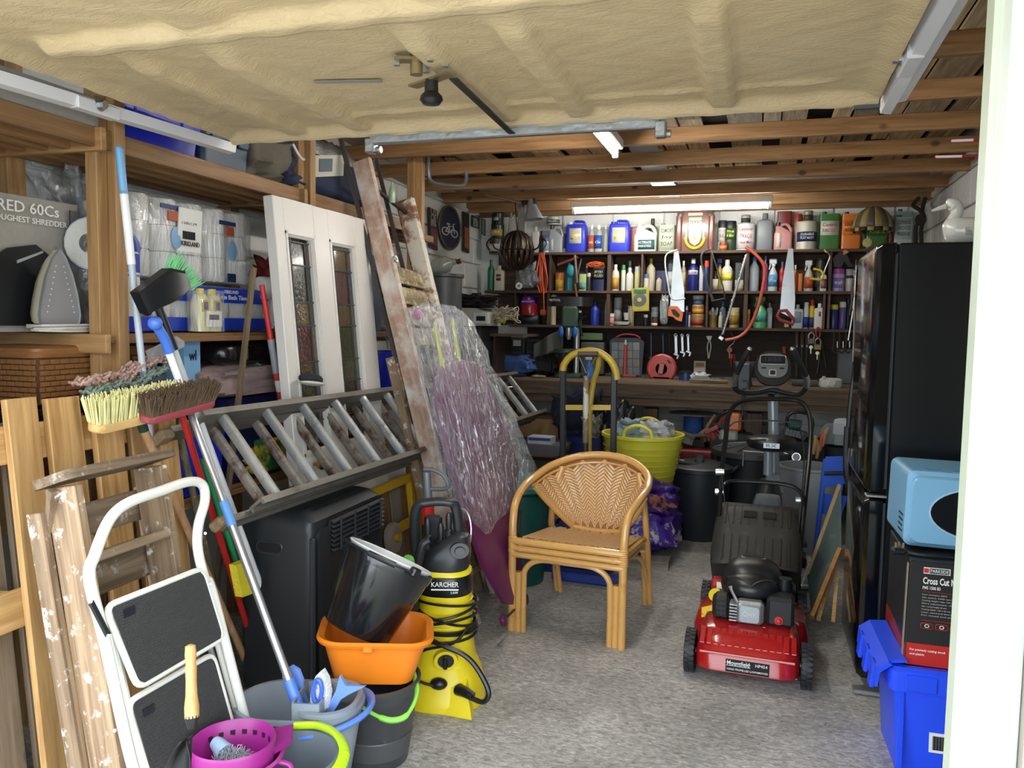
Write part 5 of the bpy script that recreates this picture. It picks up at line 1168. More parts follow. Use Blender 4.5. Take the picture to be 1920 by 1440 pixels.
for s_ in (-1,1): part('cowl_vent',G().tube(smoothpath([(s_*.03,-.03,.350),(s_*.07,.02,.362),(s_*.10,.08,.352)],4),.004,6),pl('08090a',.5),cw)
AL2 = pm('cast_aluminium',C('b4b6b8'),.4,.7,.12,40,bump=.3)
cyl_ = part('cylinder_head',G().box((.0,-.135,.245),(.11,.06,.095),bev=.012),AL2,t)
part('rocker_cover',G().loft([[(p.x,-.166-d_,.245+p.y) for p in rr(.085*k,.072*k,.012)] for d_,k in ((0,1),(.012,1),(.016,.9))]),pm('pale_cover',C('b8c6cc'),.3,.6),cyl_)
text('OHV',.05,.022,face((-.025,-.1825,.236),(1,0,0),(0,0,1)),pl('d8dadb',.3,metal=.5),t,ex=.002)
g = G()
for k in range(6): g.box((-.065,-.135,.21+.013*k),(.03,.07,.005))
part('cooling_fins',g,AL2,cyl_,kind='stuff')
mf = part('muffler',G().box((-.115,-.10,.245),(.075,.09,.10),bev=.018),pl('1f2123',.45),t)
for j in range(4):
    for k in range(2): part('muffler_slot',G().box((-.128+.026*k,-.1465,.215+.02*j),(.018,.003,.009)),pl('050506',.6),mf)
part('spark_plug',G().tube([(-.05,-.155,.285),(-.075,-.15,.33),(-.08,-.145,.345)],[.008,.006,.01],8),STEEL,t)
part('air_filter',G().box((.12,-.09,.255),(.11,.11,.12),bev=.014),pl('212326',.45),t)
part('primer_bulb',G().cyl((.115,-.145,.225),(.115,-.152,.225),.017,n=16).ball((.115,-.154,.225),.012),pl('c83a36',.4),t)
part('fuel_cap',G().cyl((.135,.0,.30),(.135,.0,.345),.032,n=18).cyl((.135,0,.345),(.135,0,.36),.028,n=18),BLACK,t)
part('drain_bolt',G().cyl((.06,-.16,.19),(.06,-.175,.175),.012,n=8),STEEL,t)
part('tank',G().box((.13,.05,.28),(.10,.14,.09),bev=.02),CB,t)
part('yellow_sticker',G().box((-.18,-.03,.185),(.05,.075,.002),MX.Rotation(-.35,3,'Y') @ MX.Rotation(.25,3,'X')),pl('e4c81e',.4),t)
part('round_sticker',G().cyl((-.155,.10,.215),(-.158,.09,.222),.03,n=20),pl('e4c81e',.4),t)
part('red_shroud',G().box((-.15,.16,.25),(.06,.06,.06),bev=.008),RED,t)
part('white_sticker',G().box((-.14,.128,.255),(.03,.002,.03)),WHITE,t)
GB_ = pm('grass_box_plastic',C('302f2c'),.55,0,.15,20,dirt=(C('5a564a'),.6,.8,20))
gb = part('grass_box',G().loft([dk(.38,.42,.80,.10,.05),dk(.42,.36,.86,.27,.06),dk(.42,.34,.88,.33,.06),dk(.41,.46,.88,.42,.06),dk(.40,.56,.87,.48,.05)]),GB_,t,smooth=40)
part('lid_flap',G().grid(lambda u,v: (-.19+.38*u,.24+.38*v,.32+.195*sm(v)+.012*sin(pi*u)),6,8),GB_,t,solid=.01)
g = G()
for k in range(9):
    x_ = -.15+.0375*k; g.tube([(x_,.24+.38*v,.337+.195*sm(v)) for v in (.05,.2,.33,.45)],.0028,5); g.tube([(x_,.24+.38*v,.337+.195*sm(v)) for v in (.6,.75,.95)],.0028,5)
part('lid_ribs',g,GB_,t,kind='stuff')
for s_ in (-1,1): part('grip_hole',G().box((s_*.045+.01,.525,.500),(.06,.045,.012),MX.Rotation(.5,3,'X')),pl('040405',.8),gb)
text('Mountfield',.15,.02,face((.215,.42,.20),(.25,.6,.75),(-.3,-.7,.6)),pl('dfe1e2',.4),t)
TB = pl('141517',.25,var=.05)
wi = Mm.inverted(); w_ = lambda a,b_,y: wi @ P(a,b_,Y=y)
hp = smoothpath([w_(1345,1120,3.86),w_(1346,1040,3.95),w_(1352,900,4.10),w_(1360,830,4.20),w_(1368,775,4.29),w_(1392,752,4.34),w_(1450,748,4.36),w_(1500,753,4.36),w_(1519,785,4.30),w_(1518,850,4.2),w_(1510,930,4.1),w_(1498,1060,3.95),w_(1497,1130,3.88)],6)
part('handle',G().tube(hp,.0125,10),TB,t)
part('switch_bail',G().tube(smoothpath([w_(1366,800,4.26),w_(1385,790,4.28),w_(1450,789,4.3),w_(1500,795,4.3)],5),.004,6),pl('55585c',.3,metal=.6),t)
part('lower_brace',G().tube(smoothpath([w_(1352,930,4.07),w_(1358,908,4.08),w_(1385,902,4.1),w_(1470,908,4.1),w_(1500,922,4.08),w_(1506,945,4.06)],5),.010,8),TB,t)
for a,b_,yy in ((1350,885,4.1),(1349,922,4.08),(1500,938,4.08)):
    part('clamp_knob',G().cyl(w_(a-8,b_,yy),w_(a+8,b_,yy),.016,n=10),STEEL,t)
part('pull_cord',G().tube(smoothpath([w_(1352,880,4.1),w_(1362,960,4.0),w_(1373,1010,3.9),w_(1384,1068,3.75)],5),.0025,5),BLACK,t)
part('control_cable',G().tube(smoothpath([w_(1500,800,4.3),w_(1508,860,4.18),w_(1500,960,4.05),w_(1494,1060,3.95)],5),.004,5),BLACK,t)

# ---------------------------------------------------------------- exercise bike
t = wthing('exercise_bike','silver and black exercise bike with an oval console, behind the red mower','exercise bike',(.08,4.9,0))
SG = pm('silver_grey_tube',C('8e979f'),.3,.3,.06,20); Y4 = 4.9
w5 = lambda a,b_,y=Y4: P(a,b_,Y=y)
part('mast',G().tube([w5(1452,905,4.98),w5(1449,725,5.0)],.031,16),SG,t)
part('mast_clamp',G().box(w5(1447,733,4.98),(.06,.05,.04),bev=.006).ball(w5(1446,745,4.94),.022),BLACK,t)
part('seat_post',G().tube([w5(1440,890,4.74),w5(1441,835,4.74)],.026,14),SG,t)
c = w5(1446,829,4.72); sd = part('saddle',G().loft([[(c.x+p.x,c.y+p.y,c.z+z_) for p in rr(w2,d2,min(w2,d2)*.45,0,6)] for w2,d2,z_ in ((.12,.16,-.045),(.24,.22,-.03),(.275,.25,0),(.26,.24,.022),(.16,.16,.034),(.04,.04,.038))]),pl('121315',.35),t,smooth=60)
part('saddle_emblem',G().box((c.x,c.y-.124,c.z-.004),(.085,.006,.028),MX.Rotation(-.2,3,'X')),pl('8f959a',.3,metal=.5),sd)
text('RX',.055,.018,face((c.x-.028,c.y-.1285,c.z-.012),(1,0,0),(0,.2,1)),pl('14161a',.4),t)
part('body_shroud',G().loft([[(x_+p.x,Y4+p.y,z_) for p in rr(w2,d2,.05)] for x_,w2,d2,z_ in ((.07,.22,.60,.06),(.07,.21,.56,.20),(.08,.17,.42,.36),(.085,.13,.22,.46),(.085,.10,.14,.52))]),pl('1a1c1f',.4),t,smooth=50)
fc = part('front_cover',G().loft([[(.075+p.x,Y4-.24+p.y,z_) for p in rr(w2,.24,.05)] for w2,z_ in ((.20,.05),(.19,.25),(.165,.40),(.13,.46))]),pl('6c7680',.35),t,smooth=50)
for k in range(8): part('cover_rib',G().box((.075,Y4-.361,.17+.033*k),(.13,.006,.004)),pl('2a3036',.4),fc)
part('neck_gaiter',G().tube([w5(1450,925,4.9),w5(1450,890,4.93)],[.06,.042],16),SG,t)
for s_ in (-1,1):
    part('crank',G().bar((.075+s_*.12,Y4,.30),(.075+s_*.125,Y4-s_*.10,.18),.03,.016),pl('2b2d30',.4,metal=.5),t)
    part('pedal',G().box((.075+s_*.18,Y4-s_*.10,.18),(.09,.10,.025),bev=.005),BLACK,t)
for yy in (-.40,.42): part('floor_bar',G().tube([(-.16,Y4+yy,.03),(.32,Y4+yy,.03)],.028,12),SG,t)
part('spine',G().tube([(.08,Y4-.40,.04),(.08,Y4+.42,.04)],.025,10),SG,t)
cc = w5(1449,690,4.82); R_ = MX.Rotation(-.35,3,'X')
cons = part('console',G().loft([[cc+R_ @ V((p.x*k,yy,p.y*k*1.05+.0)) for p in rr(.20,.20,.085,0,8)] for yy,k in ((.07,.5),(.05,.85),(.015,1.0),(-.005,.98))]),pl('15171a',.35),t,smooth=50)
part('face_plate',G().loft([[cc+R_ @ V((p.x*k,yy,p.y*k+.012)) for p in rr(.168,.15,.06,0,8)] for yy,k in ((-.004,1),(-.012,.97))]),pm('console_silver',C('7d8184'),.35,.5),cons)
part('display',G().loft([[cc+R_ @ V((p.x*k,yy,p.y*k+.045)) for p in rr(.135,.048,.008)] for yy,k in ((-.011,1),(-.017,.96))]),pl('22262a',.15),cons)
part('display_frame',G().tube([cc+R_ @ V((p.x,-.015,p.y+.045)) for p in rr(.14,.053,.01)],.003,6,loop=True),pl('b9bcbe',.3,metal=.6),cons)
part('centre_button',G().loft([[cc+R_ @ V((p.x,yy,p.y-.033)) for p in rr(.042,.038,.006)] for yy in (-.011,-.018)]),pl('c9cccf',.3,metal=.5),cons)
part('button_screen',G().loft([[cc+R_ @ V((p.x,yy,p.y-.033)) for p in rr(.028,.026,.003)] for yy in (-.018,-.02)]),BLACK,cons)
for s_ in (-1,1): part('side_button',G().loft([[cc+R_ @ V((p.x+s_*.05,yy,p.y-.005)) for p in rr(.026,.009,.004)] for yy in (-.011,-.016)]),BLACK,cons)
text('1888',.09,.026,face(cc+R_ @ V((-.045,-.0175,.034)),(1,0,0),R_ @ V((0,0,1))),pl('2f3438',.3),t)
yb = 4.92
hb = smoothpath([w5(1405,655,4.70),w5(1395,672,4.72),w5(1382,700,4.78),w5(1376,722,4.84),w5(1388,735,4.89),w5(1420,736,4.92),w5(1447,731,4.94),w5(1475,737,4.92),w5(1500,738,4.89),w5(1513,722,4.84),w5(1509,700,4.78),w5(1495,672,4.72),w5(1486,655,4.70)],6)
part('handlebar',G().tube(hb,.0155,12),pl('1d1f22',.5),t)
for k in (12,len(hb)-20): part('pulse_sensor',G().tube(hb[k:k+7],.0175,12),CHROME,t)
for p in (hb[0],hb[-1]): part('end_cap',G().ball(p,.014),pl('b9bcbe',.3,metal=.5),t)

# ---------------------------------------------------------------- tall black fridge freezer and what stands by it
FY0,FY1,FX0,FX1,FH = 3.30,3.88,.485,1.12,1.745
t = wthing('fridge_freezer','tall glossy black fridge freezer standing side-on against the right wall','fridge',(.8,3.6,0))
FB_ = pm('black_satin_steel',C('0d0f12'),.28,0,.1,3,bump=.02,bscale=200,coat=.3)
part('cabinet',G().box(((FX0+FX1)/2,(FY0+FY1)/2,FH/2+.015),(FX1-FX0,FY1-FY0,FH-.03),bev=.008),FB_,t)
for nm,z0,z1 in (('fridge_door',.79,FH),('freezer_door',.05,.765)):
    d_ = part(nm,G().loft([[(FX0-.012-p.x*0-e,(FY0+FY1)/2+p.x,(z0+z1)/2+p.y) for p in rr(FY1-FY0-2*f,z1-z0-2*f,.012)] for e,f in ((0,0),(.045,0),(.062,.012),(.068,.03))]),BLACKG,t,smooth=30)
    part('door_seal',G().box((FX0-.006,(FY0+FY1)/2,(z0+z1)/2),(.014,FY1-FY0-.03,z1-z0-.03)),pl('3a3c3f',.5),d_)
part('hinge',G().box((FX0-.035,FY0+.02,.778),(.075,.05,.01),bev=.003),STEEL,t)
part('hinge_cap',G().box((FX0-.03,FY0+.03,FH-.02),(.06,.05,.045),bev=.008),pl('1b1d20',.3),t)
part('foot',G().box((.45,FY0-.02,.012),(.11,.05,.018),bev=.004),STEEL,t)
part('foot',G().box((1.0,FY0+.05,.012),(.06,.05,.018),bev=.004),STEEL,t)
# duck on the fridge
dc = V((.74,3.55,FH)); dw = pm('glazed_white',C('d4d4cc'),.25,0,.05,10,coat=.3)
t = thing('duck_ornament','white glazed duck ornament sitting on top of the fridge, looking left','ornament',(dc.x,dc.y,dc.z))
part('body',G().loft([[(x_,p.x*w2,.055+p.y*h2+zz) for p in [V((cos(a),sin(a),0)) for a in [2*pi*k/20 for k in range(20)]]] for x_,w2,h2,zz in ((-.065,.01,.01,.03),(-.055,.045,.04,.02),(-.02,.068,.055,.01),(.06,.075,.06,.005),(.13,.06,.05,.01),(.18,.035,.03,.025),(.215,.01,.008,.04))]),dw,t,smooth=70)
part('neck_and_head',G().tube(smoothpath([(-.03,0,.07),(-.03,0,.105),(-.018,0,.135),(-.022,0,.162),(-.042,0,.172),(-.055,0,.168)],5),[.034,.033,.031,.029,.027,.025,.024,.023,.022,.022,.022,.0225,.023,.024,.025,.026,.027,.027,.0265,.026,.025,.024,.022,.018,.012,.008],14),dw,t,smooth=80)
part('bill',G().tube([(-.058,0,.165),(-.085,0,.156),(-.108,0,.148)],[.011,.008,.004],10),dw,t)
g = G()
for i in range(7):
    for j in range(9):
        a = .25+.22*j-.0; x_ = -.0+.027*i; rr_ = .076 if i < 5 else .07
        g.tube([(x_,-rr_*cos(a*.55)*1.0,.06+.058*sin(a*.55-.3)),(x_+.022,-rr_*cos(a*.55)*1.02,.06+.058*sin(a*.55-.3)-.003)],[.005,.002],5)
part('feathers',g,dw,t,kind='stuff')
t = wthing('steel_pot','small polished steel pot on the fridge beside the duck','pot',(.82,3.42,FH))
part('pot',G().lathe([(0,0),(.035,0),(.035,.10),(.042,.105),(.042,.115),(.034,.115),(.033,.01),(0,.01)],(.80,3.42,FH),20),pm('dull_steel',C('5a5650'),.25,.9),t)
# hanging things on the right wall
t = wthing('knotted_strap','dark knotted strap hanging from the joist end at the rear right corner','strap',(1.0,6.3,2.2))
k6 = lambda a,b_: P(a,b_,X=1.02)
part('strap',G().tube(smoothpath([k6(1722,372),k6(1712,385),k6(1726,395),k6(1728,412),k6(1718,425),k6(1717,448),k6(1716,475)],5),.014,8).tube(smoothpath([k6(1735,372),k6(1729,395),k6(1733,410),k6(1727,430),k6(1728,460)],5),.014,8),pl('2a2322',.8),t)
part('knot',G().ball(k6(1725,412),.04,(.8,1,1),12),pl('2a2322',.8),t)
t = wthing('wall_board','dark brown board fixed to the right wall above the fridge','board',(1.1,4.2,2.1))
part('board',G().box((1.105,3.78,2.03),(.04,.30,.52)),wood('brown_wall_board',C('5f4e44'),C('42352e'),'Z',.6),t)
part('lower_panel',G().box((1.10,3.56,1.98),(.05,.16,.42)),pm('pink_brown_panel',C('8c7466'),.6),t)
for k,(pxa,pya,pxb,pyb) in enumerate(((1785,264,1872,261),(1755,294,1872,293))):
    t = wthing('red_rod',['upper','lower'][k]+' of two thin dark red rods hanging across under the right-hand joists','rod',P(pxa,pya,Y=3.5),'red rods')
    a_,b_ = P(pxa,pya,Y=3.5),P(pxb+60,pyb-3,Y=3.3)
    rd = part('rod',G().tube([a_,b_],.005,8),pl('7a1f2a',.2),t); part('clear_tip',G().tube([a_,a_.lerp(b_,.3)],.0056,8),pl('d9b9c0',.15),rd)
part_ = None
# chalkboards leaning on the fridge doors
def easel(a,b_,c_,d_,label,m1):
    pass
t = wthing('chalkboard','small chalkboard easel with pale wooden legs leaning on the fridge','chalkboard',(.35,3.9,0))
LW = wood('easel_wood',C('c9a872'),C('a8854f'),'Z',.5,knots=False); LW2 = wood('easel_orange',C('b9854a'),C('94642f'),'Z',.5,knots=False)
A,B_,C_,D_ = P(1574,908,X=.405),P(1513,1078,X=.27),P(1522,1158,X=.27),P(1574,1030,X=.405)
part('slate',G().loft([[A,B_,C_,D_],[p+V((.008,0,0)) for p in (A,B_,C_,D_)]]),pm('chalky_green_slate',C('4b5a58'),.8,0,.2,6,dirt=(C('7d8a86'),.55,.75,8)),t)
part('frame_strip',G().bar(A,B_,.022,.016,up=(1,0,0)),LW,t)
part('frame_strip',G().bar(D_,C_,.028,.018,up=(1,0,0)),LW2,t)
A2,B2 = P(1566,1060,X=.40),P(1535,1160,X=.30); part('leg',G().bar(A2,B2,.024,.018,up=(1,0,0)),LW,t)
A2,B2 = P(1570,1070,X=.40),P(1562,1165,X=.36); part('leg',G().bar(A2,B2,.01,.016,up=(1,0,0)),LW,t)
# black bicycle-like frame with cables hanging between fridge and bench
t = wthing('folded_walker','folded black metal frame with cables standing behind the fridge doors','walking frame',(.45,4.3,0))
for pts,r_,mm in (([(1613,655),(1600,720),(1592,800),(1590,900)],.014,BLACK),([(1622,690),(1602,725),(1600,790),(1598,850),(1612,905)],.008,BLACK),([(1590,800),(1588,880),(1600,940),(1612,1010),(1598,1080)],.018,pl('1a1b1e',.5)),
                    ([(1612,760),(1600,765),(1602,775)],.008,STEEL),([(1608,795),(1596,800),(1596,830),(1606,834)],.009,BLACK),([(1596,840),(1590,870),(1592,900),(1603,920)],.022,BLACK)):
    part('frame_tube',G().tube(smoothpath([P(a,b_,Y=4.2) for a,b_ in pts],5),r_,8),mm,t)
for z_ in (1.16,1.05,.93): part('cross_bolt',G().tube([(.44,4.2,z_),(.50,4.2,z_)],.009,8),STEEL,t)
t = wthing('hanging_wires','bundle of thin wires and rods hanging from the shelf end beside the fridge','wires',(.72,6.0,1.5))
rn = random.Random(12)
for k in range(9):
    x_ = 1596+rn.uniform(0,28); y0 = 485+rn.uniform(-15,25); yl = rn.uniform(80,260)
    part('wire',G().tube(smoothpath([P(x_+rn.uniform(-5,5)+8,y0,Y=6.0),P(x_+rn.uniform(-4,4),y0+yl*.5,Y=6.0),P(x_+rn.uniform(-5,5)-3,y0+yl,Y=6.0)],5),.0045,5),[pl('b8ab94',.4),pl('5a2d26',.4),pl('3a3a3a',.4),STEEL][k % 4],t)
# microwave on the saw box on the blue crate
Mx_ = MX.Translation((.475,2.86,.70)) @ MX.Rotation(.03,4,'Z') @ MX.Rotation(.02,4,'Y')
t = thing('microwave_oven','pale blue microwave oven with an oval dark door window, on top of the saw carton','microwave',M=Mx_)
MB = pm('pale_blue_enamel',C('7fb4d8'),.3,0,.03,6,coat=.3)
part('casing',G().loft([[(p.x+.22,.14+yy,.135+p.y) for p in rr(.44-2*e,.25-2*e,.025)] for yy,e in ((-.16,.012),(-.145,0),(.14,0),(.15,.01))]),MB,t,smooth=30)
part('door',G().loft([[(p.x+.21,-.028-d_,.135+p.y) for p in rr(.40-2*e,.22-2*e,.03)] for d_,e in ((0,0),(.008,.004))]),MB,t)
wn = part('window',G().loft([[(.225+.155*k*cos(a),-.037-d_,.135+.082*k*sin(a)) for a in [2*pi*j/36 for j in range(36)]] for d_,k in ((0,1),(.004,.98))]),pl('10151a',.2),t)
part('window_rim',G().tube([(.225+.158*cos(a),-.038,.135+.085*sin(a)) for a in [2*pi*j/36 for j in range(36)]],.003,6,loop=True),pl('a8cbe2',.3),wn)
g = G()
for i in range(6):
    for j in range(4): g.cyl((-.001,.02+.011*i+.004*(j % 2),.05+.018*j),(.001,.02+.011*i+.004*(j % 2),.05+.018*j),.004,n=6)
part('side_vent',g,BLACK,t,kind='stuff')
for i in range(3): part('top_vent',G().box((.08+.09*i,.03,.261),(.06,.02,.003),bev=.001),pl('5f92b8',.4),t)
t = wthing('mains_plug','black mains plug and flex lying on the saw carton beside the microwave','plug',(.47,2.80,.70))
part('plug',G().box((.455,2.79,.705),(.045,.04,.022),bev=.008),BLACK,t)
for dx,dy in ((0,.004),(-.011,-.008),(.011,-.008)): part('pin',G().box((.455+dx,2.79+dy,.724),(.006,.004,.018)),pm('brass_pin',C('c2b48a'),.25,.8),t)
part('flex',G().tube(smoothpath([(.475,2.79,.702),(.51,2.775,.70),(.56,2.77,.70),(.64,2.78,.70)],6),.006,8),BLACK,t)
BX0,BX1,BY0,BY1,BZ0,BZ1 = .478,.98,2.72,3.12,.36,.695
t = wthing('saw_carton','black and red mitre saw carton with white print, between the blue crate and the microwave','box',(.7,2.9,BZ0))
part('carton',G().box(((BX0+BX1)/2,(BY0+BY1)/2,(BZ0+BZ1)/2),(BX1-BX0,BY1-BY0,BZ1-BZ0),bev=.003),pm('black_print_card',C('1f1f20'),.45,0,.1,8,dirt=(C('4a4745'),.68,.8,12)),t)
part('red_band',G().box(((BX0+BX1)/2,BY0-.001,BZ0+.035),(BX1-BX0-.004,.002,.07)),pl('b8241f',.45),t)
part('red_band',G().box((BX0-.001,(BY0+BY1)/2,BZ0+.032),(.002,BY1-BY0-.01,.06)),pl('8c201c',.45),t)
part('torn_flap',G().box((BX0-.004,BY0+.02,(BZ0+BZ1)/2),(.004,.012,BZ1-BZ0-.02),MX.Rotation(.06,3,'X')),pl('8b7f70',.8),t)
fz = lambda x_,z_: face((x_,BY0-.0035,z_),(1,0,0),(0,0,1)); WT_ = pl('ecebe8',.5)
bd = part('logo_plate',G().box((.555,BY0-.002,.668),(.075,.002,.02)),WT_,t)
part('logo_plate_dark',G().box((.562,BY0-.003,.668),(.055,.002,.016)),pl('1c1c1d',.45),bd)
part('logo_flash',G().box((.525,BY0-.0035,.668),(.014,.002,.014)),pl('c0302a',.45),bd)
text('PARKSIDE',.05,.0105,fz(.537,.663),WT_,t); text('Cross Cut Mitre Saw',.15,.022,fz(.517,.625),WT_,t,bold=.02)
text('PMS 1500 B3',.05,.01,fz(.517,.608),WT_,t)
for k in range(8): text(['Power consumption: 1500W','Idle speed: 5000 rpm','Cutting length: max. 120 mm','Mitre adjustment: -45 +45','Max. cutting height: 60 mm','Cutting depth: 120 x 60 mm','Laser, stand and dust bag','For wood and plastic'][k],.07+.012*(k*5 % 4),.0052,fz(.517,.588-.0095*k),pl('b9b7b3',.5),t,ex=.0004)
part('red_rule',G().box((.60,BY0-.002,.600),(.165,.001,.0012)).box((.60,BY0-.002,.508),(.165,.001,.0012)),pl('b8241f',.45),t)
for k in range(3):
    part('pictogram_frame',G().tube([(.535+.042*k+p.x,BY0-.002,.49+p.y) for p in rr(.034,.017,.003,0,1)],.0012,4,loop=True),pl('b8241f',.45),t)
text('1500W',.026,.0085,fz(.606,.486),WT_,t)
for k in range(2): part('pictogram',G().tube([(.535+.042*k+.006*cos(a),BY0-.002,.49+.005*sin(a)) for a in [2*pi*j/10 for j in range(10)]],.0013,4,loop=True),WT_,t)
text('For precisely cutting wood',.10,.009,fz(.49,.405),WT_,t); text('and plastic',.042,.009,fz(.49,.391),WT_,t)
part('saw_picture',G().ball((.70,BY0-.002,.60),.028,(1,.05,1),14),pl('3a3c3e',.4),t)
# blue crate
Mk = MX.Translation((.645,2.87,0)) @ MX.Rotation(.03,4,'Z') @ MX.Diagonal((1,1,1.04,1))
BLC = pm('bright_blue_crate',C('2450f2'),.3,0,.1,5,dirt=(C('6d8ff0'),.68,.9,10))
t = thing('blue_crate','bright blue plastic storage crate with a barcode label, under the saw carton','crate',M=Mk)
part('body',G().loft([rr(.36,.29,.02,0,3),rr(.40,.33,.02,.27,3),rr(.44,.37,.025,.272,3),rr(.445,.375,.025,.335,3),rr(.42,.35,.02,.345,3),rr(.38,.31,.02,.345,3),rr(.34,.27,.02,.32,3)]),BLC,t,smooth=30)
for k in (-1,0,1): part('rim_rib',G().box((k*.13,-.19,.303),(.09,.006,.05),bev=.002),BLC,t)
for s_ in (-1,1): part('corner_rib',G().box((s_*.18,-.172,.15),(.02,.012,.24),MX.Rotation(-.07,3,'X'),.003),BLC,t)
part('open_lid_flap',G().loft([[V((-.26,y_,.335+.0*y_)),V((-.225,y_,.36)),V((-.215,y_,.352)),V((-.25,y_,.325)),V((-.255,y_,.28)),V((-.264,y_,.28))] for y_ in (-.19,.19)]),BLC,t)
part('open_lid_flap',G().loft([[V((-.225,y_,.36)),V((-.17,y_,.365)),V((-.17,y_,.358)),V((-.22,y_,.35))] for y_ in (-.17,.19)]),BLC,t)
for k in range(3): part('flap_rib',G().box((-.262,-.13+.12*k,.30),(.014,.05,.08),MX.Rotation(.12,3,'Y'),.003),BLC,t)
lb = part('barcode_label',G().box((-.045,-.160,.115),(.095,.003,.06),MX.Rotation(-.07,3,'X')),pl('e4e6e8',.5),t)
g = G()
for k in range(16): g.box((-.082+.0028*k,-.1625,.115),(.0012+.0006*(k % 3),.002,.042),MX.Rotation(-.07,3,'X'))
part('barcode',g,BLACK,lb,kind='stuff')
for k in range(4): part('printed_line',G().box((-.02,-.1625,.132-.012*k),(.032-.006*(k % 2),.002,.0035),MX.Rotation(-.07,3,'X')),BLACK,lb)
# bit of white panel at the door frame's foot
t = wthing('metal_sheet','white metal panel with a dark lock leaning behind the door frame foot','panel',(.63,2.0,0))
q4 = [P(*p,Y=2.0) for p in ((1808,1310),(1812,1325),(1800,1500),(1765,1500),(1775,1420))]
part('sheet',G().loft([q4,[p+V((.0,.02,0)) for p in q4]]),pl('d9dad6',.4),t)
cc = P(1786,1428,Y=1.995); part('lock',G().box(cc,(.03,.01,.025),bev=.004),pl('26282a',.4),t); part('lock_cylinder',G().cyl(cc,cc+V((0,-.01,0)),.009,n=14),STEEL,t)
# ---------------------------------------------------------------- bench and shelves along the back wall
BZ,BFY,SFY,SBY = .995,5.95,6.54,6.78
bench = wthing('workbench','long dark timber workbench of heavy planks along the back wall','workbench',(-.4,6.3,0))
for k in range(4): part('top_plank',G().box((-.42,BFY+.105+.205*k,BZ-.022),(3.05,.2,.044),bev=.004),BENCHW,bench)
part('front_plank',G().box((-.42,BFY-.022,BZ-.06),(3.05,.04,.11),bev=.004),BENCHW,bench)
part('front_plank',G().box((-.42,BFY+.01,BZ-.145),(3.05,.04,.06),bev=.004),BENCHW,bench)
for x_ in (-1.9,-.77,-.02,1.0): part('leg',G().box((x_,BFY+.07,.4),(.11,.09,.8),bev=.004),DARKZ,bench)
part('low_shelf',G().box((-.42,6.35,.36),(3.0,.7,.03)),BENCHW,bench)
struct(part('trim_3',G().box((-.42,6.765,1.22),(3.1,.02,.42)),wood('dark_pegboard',C('33291f'),C('211a14'),'X',.8)))
SZ = {'t': 2.025,'m': 1.705,'l': 1.415}
rk = wthing('back_shelving','dark-stained timber shelves with small bays above the workbench','shelving',(-.5,6.66,1.4))
part('back_board',G().box((-.55,6.775,1.72),(3.4,.008,.62)),wood('dark_back_board',C('4a3a2e'),C('2d231b'),'X',.8),rk)
for k_,x0,x1 in (('t',-1.93,1.1),('m',-2.3,1.1),('l',-2.07,1.1)): part('shelf_board',G().box(((x0+x1)/2,(SFY+6.77)/2,SZ[k_]-.011),(x1-x0,6.77-SFY,.022),bev=.002),DARKW,rk)
for px_,za,zb in ((1030,'m','t'),(1141,'l','t'),(1203,'m','t'),(1333,'m','t'),(1400,'l','t'),(1557,'l','t'),(966,'l','m'),(1028,'l','m'),(1327,'l','m'),(1548,'l','m')):
    x_ = P(px_,520,Y=SFY).x; w_ = .03 if px_ in (1141,1400) else .018
    part('divider',G().box((x_,(SFY+6.77)/2+.004,(SZ[za]+SZ[zb])/2-.006),(w_,6.76-SFY,SZ[zb]-SZ[za]-.014),bev=.002),DARKZ,rk)
def body_ring(kind,x,y,w_,d_,z_,k=1): return [(x+p.x,y+p.y,z_) for p in rr(w_*k,d_*k,min(w_,d_)*k*(.48 if kind == 'round' else .22),0,4)]
